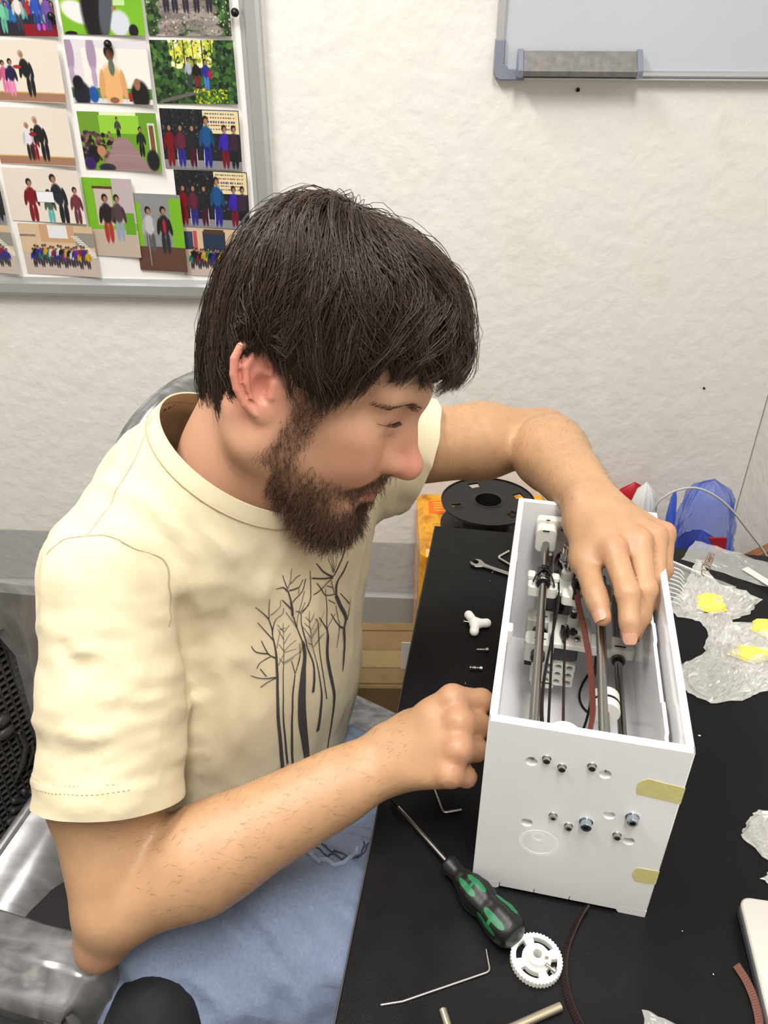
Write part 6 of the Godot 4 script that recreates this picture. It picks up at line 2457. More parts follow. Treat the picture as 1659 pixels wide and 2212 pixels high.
func build_chair() -> void:
	var marble := mat(Color.WHITE, 0.22)
	marble.albedo_texture = noise_tex(0.011, 512, [Color(0.26, 0.26, 0.26), Color(0.44, 0.44, 0.445), Color(0.55, 0.55, 0.555), Color(0.38, 0.38, 0.38), Color(0.7, 0.7, 0.7)], 5, 81)
	marble.metallic = 0.25
	triplanar(marble, 4.0)
	marble.uv1_scale = Vector3(1.6, 0.9, 3.2)
	var dark := mat(Color(0.235, 0.232, 0.23), 0.4)  # same chair plastic, shade over the lattice put into this darker grey
	var t := thing("chair", "grey marbled plastic armchair with lattice back under the man", "chair", Vector3.ZERO)
	var frame := Transform3D(Basis(CR, Vector3.UP, -CF), Vector3.ZERO)   # x to the side, y up, z backwards
	# arched back slab
	var b := MB.new()
	var o := PackedVector2Array([Vector2(-0.52, 0.42)])
	for i in 23:
		var a := PI * i / 22.0
		o.append(Vector2(-0.665 + cos(a) * 0.145, 0.915 + sin(a) * 0.096))
	o.append(Vector2(-0.81, 0.42))
	b.x = frame
	b.prism(o, 0.695, 0.73, 0.012)
	obj("backrest", b, marble, t)
	b = MB.new()   # the rounded rim of the arch
	var path := []
	for i in 25:
		var a := PI * i / 24.0
		path.append(frame * Vector3(-0.665 + cos(a) * 0.135, 0.915 + sin(a) * 0.086, 0.695))
	b.tube(smooth_path(path, 3), 0.019, 12)
	obj("rim", b, marble, t)
	# near side rail and top piece
	b = MB.new()
	b.x = frame
	b.prism(PackedVector2Array([Vector2(-0.32, 0.84), Vector2(-0.2, 0.86), Vector2(-0.2, 0.96), Vector2(-0.27, 0.935), Vector2(-0.337, 0.897), Vector2(-0.372, 0.87), Vector2(-0.43, 0.825), Vector2(-0.43, 0.46), Vector2(-0.345, 0.46), Vector2(-0.335, 0.6), Vector2(-0.328, 0.7), Vector2(-0.332, 0.8)]), 0.675, 0.705, 0.008)
	obj("back_rail", b, marble, t)
	# lattice with flower relief
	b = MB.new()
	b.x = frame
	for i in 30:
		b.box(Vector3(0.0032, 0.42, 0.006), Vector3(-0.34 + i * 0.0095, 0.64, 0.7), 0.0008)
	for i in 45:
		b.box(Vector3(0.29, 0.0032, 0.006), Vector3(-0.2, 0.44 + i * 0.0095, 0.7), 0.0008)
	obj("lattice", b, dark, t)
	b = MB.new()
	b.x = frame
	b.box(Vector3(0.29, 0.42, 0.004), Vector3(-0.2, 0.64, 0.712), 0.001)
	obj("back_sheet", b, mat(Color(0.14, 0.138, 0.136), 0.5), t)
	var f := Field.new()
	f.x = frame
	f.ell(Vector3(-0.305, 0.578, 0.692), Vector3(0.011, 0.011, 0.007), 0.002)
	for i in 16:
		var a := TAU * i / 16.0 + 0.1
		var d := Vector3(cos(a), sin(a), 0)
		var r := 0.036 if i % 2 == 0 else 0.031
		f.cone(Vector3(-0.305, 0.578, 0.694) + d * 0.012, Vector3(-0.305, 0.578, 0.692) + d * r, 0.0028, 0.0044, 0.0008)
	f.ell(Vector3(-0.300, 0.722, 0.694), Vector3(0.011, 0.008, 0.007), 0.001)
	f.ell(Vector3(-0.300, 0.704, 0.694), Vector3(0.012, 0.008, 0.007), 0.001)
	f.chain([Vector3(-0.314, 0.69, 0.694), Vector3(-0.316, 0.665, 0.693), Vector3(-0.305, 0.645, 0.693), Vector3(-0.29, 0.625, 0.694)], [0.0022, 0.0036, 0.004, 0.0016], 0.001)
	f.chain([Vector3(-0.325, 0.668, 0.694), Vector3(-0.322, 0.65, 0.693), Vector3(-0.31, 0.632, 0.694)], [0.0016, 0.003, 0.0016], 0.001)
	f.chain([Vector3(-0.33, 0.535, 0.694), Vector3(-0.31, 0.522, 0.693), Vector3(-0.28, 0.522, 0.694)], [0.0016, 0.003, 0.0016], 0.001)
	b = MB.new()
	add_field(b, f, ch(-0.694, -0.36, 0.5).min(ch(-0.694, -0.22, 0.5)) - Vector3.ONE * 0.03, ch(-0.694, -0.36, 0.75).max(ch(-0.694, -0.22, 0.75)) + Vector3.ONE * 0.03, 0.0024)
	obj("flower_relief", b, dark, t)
	# side wing sweeping from the back down to the seat
	b = MB.new()
	var rows := []
	for i in 9:
		var u := i / 8.0
		var p0 := ch(lerpf(-0.64, -0.585, u), lerpf(-0.33, -0.09, u), lerpf(0.665, 0.615, u))
		var row := PackedVector3Array()
		for j in 8:
			var v := j / 7.0
			row.append(p0 + CF * (0.1 * v + 0.02 * sin(v * PI)) - Vector3.UP * (0.115 * v * v + 0.02 * v))
		rows.append(row)
	b.loft(rows, false, false, false, false)
	var rows2 := []
	for row: PackedVector3Array in rows:
		var r2 := PackedVector3Array()
		for p in row:
			r2.append(p - CF * 0.01 - Vector3.UP * 0.012)
		rows2.append(r2)
	b.loft(rows2, false, false, false, true)
	var edge := []
	for row: PackedVector3Array in rows:
		edge.append(row[0] - CF * 0.003 - Vector3.UP * 0.002)
	b.tube(smooth_path(edge, 4), 0.0065, 8)
	obj("side_wing", b, marble, t)
	# armrest: a ridged top that turns down at the front
	b = MB.new()
	rows = []
	var prof := [Vector2(-0.036, -0.035), Vector2(-0.036, -0.008), Vector2(-0.03, -0.001), Vector2(-0.02, 0.001), Vector2(-0.003, 0.003), Vector2(0.002, 0.005), Vector2(0.007, 0.002), Vector2(0.024, -0.006), Vector2(0.029, -0.006), Vector2(0.033, -0.010), Vector2(0.037, -0.02), Vector2(0.034, -0.045)]
	var sp := smooth_path([Vector3(-0.66, -0.13, 0.63), Vector3(-0.56, -0.145, 0.648), Vector3(-0.48, -0.165, 0.655), Vector3(-0.445, -0.178, 0.652), Vector3(-0.425, -0.186, 0.642), Vector3(-0.418, -0.19, 0.615), Vector3(-0.42, -0.19, 0.56)], 5)
	for i in sp.size():
		var a := sp[mini(i + 1, sp.size() - 1)] - sp[maxi(i - 1, 0)]
		var d := (CF * a.x + CR * a.y + Vector3.UP * a.z).normalized()
		var w := d.cross(Vector3.UP)
		if w.length() < 0.3:
			w = CR
		w = (CR - d * CR.dot(d)).normalized()
		var up := w.cross(d).normalized()
		if up.y < 0 and absf(d.y) < 0.8:
			up = -up
		var row := PackedVector3Array()
		for p: Vector2 in prof:
			row.append(ch(sp[i].x, sp[i].y, sp[i].z) + w * p.x + up * p.y)
		rows.append(row)
	b.loft(rows, true, true, true)
	obj("armrest", b, marble, t)
	# seat and legs
	b = MB.new()
	b.x = frame
	var st := rrect(0.56, 0.5, 0.06)
	var seat := MB.new()
	seat.x = frame * Transform3D(Basis(Vector3.RIGHT, -PI / 2), Vector3(-0.5, 0.42, 0.47))
	seat.prism(st, 0.0, 0.03, 0.006)
	obj("seat", seat, marble, t)
	for q in [Vector3(-0.26, 0.21, 0.26), Vector3(-0.74, 0.21, 0.26), Vector3(-0.26, 0.21, 0.68), Vector3(-0.74, 0.21, 0.68)]:
		b = MB.new()
		b.x = frame
		b.box(Vector3(0.045, 0.42, 0.045), q, 0.008)
		obj("leg", b, marble, t)
	b = MB.new()
	b.x = frame
	b.box(Vector3(0.04, 0.2, 0.05), Vector3(-0.2, 0.51, 0.42), 0.008)
	obj("arm_post", b, marble, t)
	# dark cloth on the seat behind the elbow, dark pouch in front of the arm end
	var nz := FastNoiseLite.new()
	nz.seed = 15
	nz.frequency = 1.0
	f = Field.new()
	f.ell(ch(-0.50, -0.235, 0.575), Vector3(0.055, 0.04, 0.07), 0.02, Basis(CF, Vector3.UP, CR))
	f.ell(ch(-0.53, -0.215, 0.59), Vector3(0.035, 0.03, 0.045), 0.03, Basis(CF, Vector3.UP, CR))
	f.warp = func(p: Vector3) -> float: return 0.004 * nz.get_noise_3d(p.x * 30, p.y * 30, p.z * 30)
	f.slack = 0.006
	b = MB.new()
	var c := ch(-0.51, -0.23, 0.58)
	add_field(b, f, c - Vector3.ONE * 0.11, c + Vector3.ONE * 0.11, 0.006)
	tag(obj("dark_cloth", b, mat(Color(0.1, 0.08, 0.095), 0.85)), "dark purple cloth bundle on the chair behind the bare elbow", "cloth")
	f = Field.new()
	f.ell(ch(-0.375, -0.205, 0.575), Vector3(0.05, 0.07, 0.05), 0.02, Basis(CF, Vector3.UP, CR))
	f.ell(ch(-0.36, -0.19, 0.52), Vector3(0.06, 0.08, 0.065), 0.03, Basis(CF, Vector3.UP, CR))
	f.warp = func(p: Vector3) -> float: return 0.002 * nz.get_noise_3d(p.x * 40, p.y * 40, p.z * 40)
	f.slack = 0.004
	b = MB.new()
	c = ch(-0.38, -0.2, 0.56)
	add_field(b, f, c - Vector3.ONE * 0.15, c + Vector3.ONE * 0.15, 0.005)
	tag(obj("black_pouch", b, mat(Color(0.085, 0.088, 0.1), 0.8)), "black cloth pouch between the chair arm and the jeans", "pouch")

# ------------------------------------------------------------------ things behind the desk
func build_behind() -> void:
	var blk: StandardMaterial3D = M.black_plastic
	var t := thing("filament_spool", "black plastic filament spool with a slotted flange beside the yellow parcel", "spool", Vector3(0.147, 0.482, -1.427), 0.0)
	for lvl in 2:
		var y := 0.0 if lvl == 0 else 0.059
		var b := MB.new()
		band(b, circle(0.0275, 72), circle(0.056, 72), y, y + 0.004)
		band(b, circle(0.086, 72), circle(0.099, 72), y, y + 0.004)
		var an := [20.0, 112.0, 203.0, 312.0]
		for i in 4:
			var a0: float = deg_to_rad(an[i] + 9.0)
			var a1: float = deg_to_rad(an[(i + 1) % 4] - 9.0 + (360.0 if i == 3 else 0.0))
			band(b, arc(0.056, a0, a1, 18), arc(0.086, a0, a1, 18), y, y + 0.004, false)
			band(b, arc(0.056, a0 - deg_to_rad(18), a0, 6), arc(0.061, a0 - deg_to_rad(18), a0, 6), y, y + 0.004, false)
			band(b, arc(0.081, a0 - deg_to_rad(18), a0, 6), arc(0.086, a0 - deg_to_rad(18), a0, 6), y, y + 0.004, false)
		obj("flange", b, blk, t)
	var b := MB.new()
	b.lathe(PackedVector2Array([Vector2(0.0275, 0.003), Vector2(0.05, 0.003), Vector2(0.05, 0.06), Vector2(0.0275, 0.0655), Vector2(0.0275, 0.003)]), 48)
	obj("core", b, blk, t)
	b = MB.new()
	b.lathe(PackedVector2Array([Vector2(0.0275, 0.063), Vector2(0.031, 0.063), Vector2(0.031, 0.0655), Vector2(0.0275, 0.0655)]), 48)
	b.lathe(PackedVector2Array([Vector2(0.0975, 0.063), Vector2(0.1, 0.063), Vector2(0.1, 0.0648), Vector2(0.0975, 0.0648)]), 72)
	obj("lip", b, blk, t)
	# taped parcel
	var tape := mat(Color.WHITE, 0.3)
	tape.albedo_texture = noise_tex(0.012, 256, [Color(0.62, 0.38, 0.05), Color(0.86, 0.58, 0.08), Color(0.93, 0.68, 0.15), Color(0.75, 0.5, 0.1)], 4, 91)
	triplanar(tape, 5.0)
	t = thing("taped_parcel", "tall parcel wrapped in shiny yellow tape behind the desk", "parcel", Vector3(0.15, 0, -1.452), 0.05)
	b = MB.new()
	b.box(Vector3(0.3, 0.48, 0.25), Vector3(0, 0.24, 0), 0.012)
	obj("body", b, tape, t)
	b = MB.new()
	b.box(Vector3(0.05, 0.001, 0.055), Vector3(-0.1, 0.4806, -0.055), 0.0003)
	obj("label", b, mat(Color(0.98, 0.42, 0.05), 0.4), t, "orange sticker with a yellow print")
	b = MB.new()
	for i in 4:
		b.box(Vector3(0.03 - 0.004 * (i % 2), 0.0005, 0.005), Vector3(-0.1, 0.4812, -0.073 + i * 0.011), 0.0001)
	obj("label_print", b, mat(Color(1.0, 0.72, 0.1), 0.4), t)
	b = MB.new()
	b.box(Vector3(0.001, 0.3, 0.05), Vector3(-0.1505, 0.3, 0.045), 0.0003)
	obj("tape_strip", b, mat(Color(0.72, 0.72, 0.74), 0.15, 0.3), t, "shiny clear tape strip on its side")
	b = MB.new()
	b.box(Vector3(0.1, 0.001, 0.04), Vector3(-0.07, 0.4806, 0.06), 0.0003)
	obj("tape_strip", b, mat(Color(0.8, 0.62, 0.25), 0.2), t)
	# cardboard cartons on the floor
	var card := mat(Color.WHITE, 0.75)
	card.albedo_texture = noise_tex(0.01, 256, [Color(0.46, 0.37, 0.24), Color(0.55, 0.45, 0.3), Color(0.5, 0.41, 0.27)], 4, 92)
	triplanar(card, 3.0)
	t = thing("cardboard_box", "brown cardboard carton on the floor below the yellow parcel", "cardboard box", Vector3(-0.02, 0, -1.215), 0.05)
	b = MB.new()
	b.box(Vector3(0.2, 0.298, 0.2), Vector3(0, 0.149, 0), 0.003)
	obj("body", b, card, t)
	b = MB.new()
	b.box(Vector3(0.201, 0.0012, 0.05), Vector3(0, 0.2988, 0.02), 0.0003)
	obj("packing_tape", b, mat(Color(0.6, 0.51, 0.34), 0.2), t)
	b = MB.new()
	b.box(Vector3(0.2, 0.0016, 0.003), Vector3(0, 0.2986, -0.07), 0.0003)
	b.box(Vector3(0.2, 0.0016, 0.003), Vector3(0, 0.2986, 0.09), 0.0003)
	obj("flap_edge", b, mat(Color(0.43, 0.34, 0.22), 0.8), t)
	t = thing("cardboard_box", "lower dark brown carton with a round black hole, nearest the jeans", "cardboard box", Vector3(-0.035, 0, -1.01), 0.05)
	b = MB.new()
	b.box(Vector3(0.2, 0.2, 0.19), Vector3(0, 0.1, 0), 0.003)
	obj("body", b, card, t)
	b = MB.new()
	b.x = Transform3D(Basis.IDENTITY, Vector3(0.0, 0.2005, -0.02))
	b.lathe(PackedVector2Array([Vector2(0, 0), Vector2(0.011, 0), Vector2(0.011, 0.0006), Vector2(0, 0.0006)]), 20)
	obj("hand_hole", b, M.dark_rubber, t)
	b = MB.new()
	b.box(Vector3(0.05, 0.07, 0.0015), Vector3(-0.0, 0.335, -1.165), 0.0004)
	tag(obj("paper_card", b, M.paper_edge), "white paper card standing on the carton at the desk edge", "paper")
	# carrier bags in the corner
	var purple := mat(Color(0.24, 0.2, 0.42), 0.6)
	bag_heap("blue_bag", "big translucent blue carrier bag slumped in the corner behind the desk", "plastic bag", Vector3(0.575, 0, -1.36), Vector3(0.115, 0.655, 0.1), Color(0.2, 0.4, 0.88), 0.42, 5, purple)
	bag_heap("bag_handle", "upright bright blue handle fold at the left of the blue bag", "bag handle", Vector3(0.483, 0, -1.3), Vector3(0.016, 0.665, 0.04), Color(0.16, 0.38, 0.9), 0.75, 6, null)
	b = MB.new()
	b.prism(PackedVector2Array([Vector2(-0.03, 0.03), Vector2(0.025, 0.032), Vector2(0.032, 0.0), Vector2(0.022, -0.035), Vector2(0.01, -0.02)]), -0.002, 0.002, 0.0008)
	var rd := obj("red_cloth", b, mat(Color(0.62, 0.05, 0.13), 0.7))
	rd.position = Vector3(0.565, 0.56, -1.25)
	rd.scale = Vector3(0.6, 0.8, 1)
	tag(rd, "dark red cloth scrap showing through the blue bag", "cloth")
	bag_heap("white_bag", "white paper bag between the hand and the blue bag", "bag", Vector3(0.466, 0, -1.42), Vector3(0.062, 0.612, 0.055), Color(0.9, 0.9, 0.89), 1.0, 9, null)
	bag_heap("red_bag", "red bag behind the white paper bag against the wall", "bag", Vector3(0.475, 0, -1.53), Vector3(0.095, 0.55, 0.045), Color(0.72, 0.07, 0.14), 1.0, 13, null)
	# filament arc and the wooden batten at the right wall
	b = MB.new()
	b.tube(smooth_path([Vector3(0.36, 0.6, -1.1), Vector3(0.381, 0.726, -1.1), Vector3(0.398, 0.757, -1.1), Vector3(0.424, 0.771, -1.1), Vector3(0.454, 0.769, -1.1), Vector3(0.496, 0.743, -1.1), Vector3(0.545, 0.692, -1.1), Vector3(0.587, 0.643, -1.1), Vector3(0.66, 0.54, -1.1), Vector3(0.7, 0.47, -1.1)], 8), 0.0019, 8)
	tag(obj("filament_wire", b, mat(Color(0.68, 0.68, 0.68), 0.3)), "stiff grey filament arching in front of the blue bag", "filament")
	b = MB.new()
	b.box(Vector3(0.16, 0.03, 0.02), Vector3.ZERO, 0.002)
	var wood := mat(Color.WHITE, 0.6)
	wood.albedo_texture = noise_tex(0.02, 256, [Color(0.42, 0.26, 0.12), Color(0.56, 0.37, 0.19)], 3, 95)
	triplanar(wood, 4.0, false)
	var bt := obj("wooden_batten", b, wood)
	bt.position = Vector3(0.672, 0.61, -1.2)
	bt.rotation = Vector3(0, 0, 0.62)
	tag(bt, "brown wooden batten leaning by the right wall behind the desk", "batten")

func bag_heap(called: String, label: String, cat: String, at: Vector3, r: Vector3, col: Color, alpha: float, sd: int, inner: Material) -> void:
	var nz := FastNoiseLite.new()
	nz.seed = sd
	nz.noise_type = FastNoiseLite.TYPE_CELLULAR
	nz.cellular_return_type = FastNoiseLite.RETURN_DISTANCE2_SUB
	nz.frequency = 1.0
	var t := thing(called, label, cat, at)
	for lay in (2 if inner != null else 1):
		var rows := []
		for i in 30:
			var u := i / 29.0
			var row := PackedVector3Array()
			for j in 48:
				var a := TAU * j / 48
				var rr := pow(maxf(0.0, 1.0 - pow(u, 11.0)), 0.5) * (0.86 if lay == 1 else 1.0)
				var n := nz.get_noise_3d(cos(a) * 3.2, u * 6.5, sin(a) * 3.2)
				var y := r.y * u * (0.82 if lay == 1 else 1.0) + 0.05 * n * u * u * (1.15 - u)
				row.append(Vector3(cos(a) * r.x, 0, sin(a) * r.z) * rr * (0.82 + 0.4 * n) + Vector3(0.012 * sin(u * 3.0), y, 0))
			rows.append(row)
		var b := MB.new()
		b.loft(rows, true, false, false, true)
		if lay == 1:
			obj("contents", b, inner, t)
		else:
			var m := mat(Color(col.r, col.g, col.b, alpha), 0.38)
			if alpha < 1.0:
				m.transparency = BaseMaterial3D.TRANSPARENCY_ALPHA
			obj("skin", b, m, t)

# ------------------------------------------------------------------ tools and small things on the desk
const TOP := 0.75

func hex_key(label: String, pts: Array, r: float, m: Material) -> void:
	# short arm, rounded elbow, long arm
	var b := MB.new()
	var c: Vector3 = pts[1]
	var a: Vector3 = pts[0]
	var d: Vector3 = pts[2]
	var k := r * 3.2
	var path := [a, c + (a - c).normalized() * k]
	for i in range(1, 6):
		var u := i / 6.0
		var p := (c + (a - c).normalized() * k).lerp(c, u)
		path.append(p.lerp(c.lerp(c + (d - c).normalized() * k, u), u))
	path.append(c + (d - c).normalized() * k)
	path.append(d)
	if pts.size() > 3:
		path.append(pts[3])
	b.tube(PackedVector3Array(path), r, 6)
	tag(obj("hex_key", b, m), label, "hex key", "hex keys on the desk")

func build_tools() -> void:
	var y := TOP
	hex_key("bright hex key beside the spanner at the left wall of the box", [Vector3(0.132, y + 0.0018, -0.932), Vector3(0.1145, y + 0.0018, -0.915), Vector3(0.142, y + 0.0018, -0.886)], 0.0017, mat(Color(0.86, 0.85, 0.8), 0.3, 0.7))
	hex_key("hex key half under the fist with its short arm towards the box", [Vector3(0.0505, y + 0.0014, -0.487), Vector3(0.033, y + 0.0014, -0.4825), Vector3(0.010, y + 0.0014, -0.556)], 0.00125, M.steel)
	hex_key("long bent hex key below the white gear wheel", [Vector3(0.0665, y + 0.0013, -0.3545), Vector3(0.0685, y + 0.0013, -0.3375), Vector3(0.0, y + 0.0013, -0.311), Vector3(-0.0165, y + 0.0013, -0.3075)], 0.00115, M.steel)
	# open-ended spanner
	var t := thing("spanner", "steel open-ended spanner reaching behind the white box", "wrench", Vector3(0.0845, y + 0.0004, -0.897), -0.49)
	var b := MB.new()
	var o := PackedVector2Array()
	for i in 19:
		var a := deg_to_rad(-22.0 + 40.0) + deg_to_rad(i * 284.0 / 18.0) + deg_to_rad(-175.0)
		o.append(Vector2(cos(a), sin(a)) * 0.0098)
	var jaw := deg_to_rad(165.0)
	var u := Vector2(cos(jaw), sin(jaw))
	var w := Vector2(-u.y, u.x)
	o = PackedVector2Array()
	o.append(u * 0.0098 - w * 0.0038)
	o.append(u * 0.001 - w * 0.0038)
	o.append(u * -0.001 - w * 0.002)
	o.append(u * -0.001 + w * 0.002)
	o.append(u * 0.001 + w * 0.0038)
	o.append(u * 0.0098 + w * 0.0038)
	for i in 13:
		var a := jaw + deg_to_rad(38.0 + i * 284.0 / 12.0)
		var p := Vector2(cos(a), sin(a)) * 0.0096
		if p.x > 0.0068:
			continue
		o.append(p)
		if i < 12 and Vector2(cos(a + 0.413), sin(a + 0.413)).x * 0.0096 > 0.0068 and p.y < 0:
			o.append_array(PackedVector2Array([Vector2(0.0105, -0.0042), Vector2(0.02, -0.0033), Vector2(0.085, -0.0036), Vector2(0.085, 0.0036), Vector2(0.02, 0.0033), Vector2(0.0105, 0.0042)]))
	b.x = Transform3D(Basis(Vector3.RIGHT, -PI / 2), Vector3.ZERO)
	b.prism(o, 0.0, 0.0036, 0.0008)
	obj("body", b, M.steel, t)
	# three-lobed white knob with its screw
	t = thing("printed_knob", "white three-lobed plastic knob with a screw lying on the desk", "knob", Vector3(0.0755, y, -0.7605))
	var f := Field.new()
	for q in [Vector3(-0.0075, 0.006, -0.0165), Vector3(-0.002, 0.006, 0.0155), Vector3(0.0145, 0.0055, -0.0025)]:
		f.cone(Vector3(0, 0.006, 0), q, 0.0055, 0.0058, 0.005)
	f.ball(Vector3(-0.001, 0.0085, 0), 0.005, 0.004)
	b = MB.new()
	add_field(b, f, Vector3(-0.02, -0.004, -0.028), Vector3(0.028, 0.02, 0.028), 0.0012)
	obj("body", b, M.print_white, t)
	screw_parts(t, Transform3D(basis_y(Vector3(-1, 0.15, 0.05)), Vector3(-0.0135, 0.0088, 0.0)), 0.0017, 0.0016, 0.009, M.steel)
	# two loose screws
	for q in [["loose_screw", "plain steel screw on the desk above the ringed screw", Vector3(0.0895, y + 0.0028, -0.716), Vector3(1, 0, -0.06), false], ["loose_screw", "steel screw with loose washers on the desk above the fist", Vector3(0.0805, y + 0.0028, -0.683), Vector3(1, 0, 0.05), true]]:
		t = thing(q[0], q[1], "screw", q[2], 0.0, "loose screws on the desk")
		screw_parts(t, Transform3D(basis_y(q[3]), Vector3(-0.003, 0, 0)), 0.0027, 0.003, 0.0115 if not q[4] else 0.012, M.steel)
		if q[4]:
			for s in [0.0055, 0.0075, 0.0105]:
				b = MB.new()
				b.x = Transform3D(basis_y((q[3] as Vector3) + Vector3(0, 0.1, s * 30.0 - 0.2)), Vector3(-0.003 - s, -0.0002, 0))
				b.lathe(PackedVector2Array([Vector2(0.0016, -0.0003), Vector2(0.0031, -0.0003), Vector2(0.0031, 0.0003), Vector2(0.0016, 0.0003)]), 16)
				obj("washer", b, M.steel, t)
	screwdriver()
	gear_wheel()
	# belts
	var o2 := thing("drive_belt", "curved brown toothed belt standing on the desk beside the gear wheel", "drive belt", Vector3(0, y, 0))
	b = MB.new()
	toothed_belt(b, smooth_path([Vector3(0.1545, 0.0032, -0.3955), Vector3(0.147, 0.0032, -0.386), Vector3(0.138, 0.0032, -0.371), Vector3(0.130, 0.0032, -0.354), Vector3(0.1265, 0.0032, -0.336), Vector3(0.128, 0.0032, -0.317), Vector3(0.135, 0.0032, -0.298), Vector3(0.148, 0.0032, -0.28)], 10), [Vector3(0.75, 0.7, -0.3), Vector3(0.5, 0.9, 0)], 0.006, 0.0013)
	obj("band", b, mat(Color(0.17, 0.115, 0.105), 0.5), o2)
	o2 = thing("drive_belt", "short red-brown toothed belt beside the laptop", "drive belt", Vector3(0, y, 0))
	b = MB.new()
	toothed_belt(b, smooth_path([Vector3(0.2645, 0.0032, -0.3525), Vector3(0.2685, 0.0032, -0.34), Vector3(0.2695, 0.0032, -0.325), Vector3(0.267, 0.0032, -0.308), Vector3(0.259, 0.0032, -0.285)], 10), [Vector3(0.8, 0.7, 0), Vector3(0.8, 0.7, 0)], 0.006, 0.0012)
	obj("band", b, mat(Color(0.47, 0.31, 0.26), 0.55), o2)
	# hex spacers
	for q in [["short end of a hex spacer at the bottom edge of the picture", Vector3(0.0305, y + 0.003, -0.3065), Vector3(0.0395, y + 0.003, -0.28), 0.0032], ["long pale hex spacer pointing at the gear wheel from below", Vector3(0.1205, y + 0.0033, -0.3135), Vector3(0.078, y + 0.0033, -0.2945), 0.0036]]:
		var ob := thing("hex_spacer", q[0], "spacer", q[1], 0.0, "hex spacers at the front of the desk")
		b = MB.new()
		var d: Vector3 = (q[2] as Vector3) - (q[1] as Vector3)
		b.x = Transform3D(basis_y(d), Vector3.ZERO)
		var L := d.length()
		var r: float = q[3]
		b.lathe(PackedVector2Array([Vector2(r * 0.5, 0.003), Vector2(r * 0.5, 0), Vector2(r * 0.92, 0), Vector2(r, 0.0005), Vector2(r, L - 0.0005), Vector2(r * 0.92, L), Vector2(r * 0.5, L), Vector2(r * 0.5, L - 0.003)]), 6)
		obj("body", b, mat(Color(0.72, 0.69, 0.6), 0.28, 0.8), ob)
		b = MB.new()
		b.x = Transform3D(basis_y(d), Vector3.ZERO)
		b.lathe(PackedVector2Array([Vector2(0, 0.0028), Vector2(r * 0.5, 0.0028), Vector2(r * 0.5, 0.0034), Vector2(0, 0.0034)]), 12)
		obj("bore", b, M.dark_rubber, ob)
	laptop()
	# white specks
	var spots := [Vector3(0.306, 0, -0.596), Vector3(0.105, 0, -0.88), Vector3(0.245, 0, -0.346), Vector3(0.23, 0, -0.38), Vector3(0.06, 0, -0.66), Vector3(0.1, 0, -0.86)]
	for i in spots.size():
		b = MB.new()
		var s := [0.0016, 0.0009, 0.0007, 0.0006, 0.0007, 0.0006][i] as float
		b.box(Vector3(s * 1.6, s * 0.6, s), Vector3.ZERO, s * 0.15)
		var cr := obj("plastic_crumb", b, M.print_white)
		cr.position = spots[i] + Vector3(0, y + s * 0.31, 0)
		cr.rotation.y = i * 1.1
		tag(cr, ["white plastic crumb on the desk in front of the milky bag", "tiny white crumb on the desk under the spanner", "tiny white crumb on the bare desk left of the short belt", "tiny white crumb on the desk below the white box front", "tiny white crumb on the desk above the fist", "tiny white crumb on the desk between spanner and knob"][i], "crumb", "plastic crumbs on the desk")

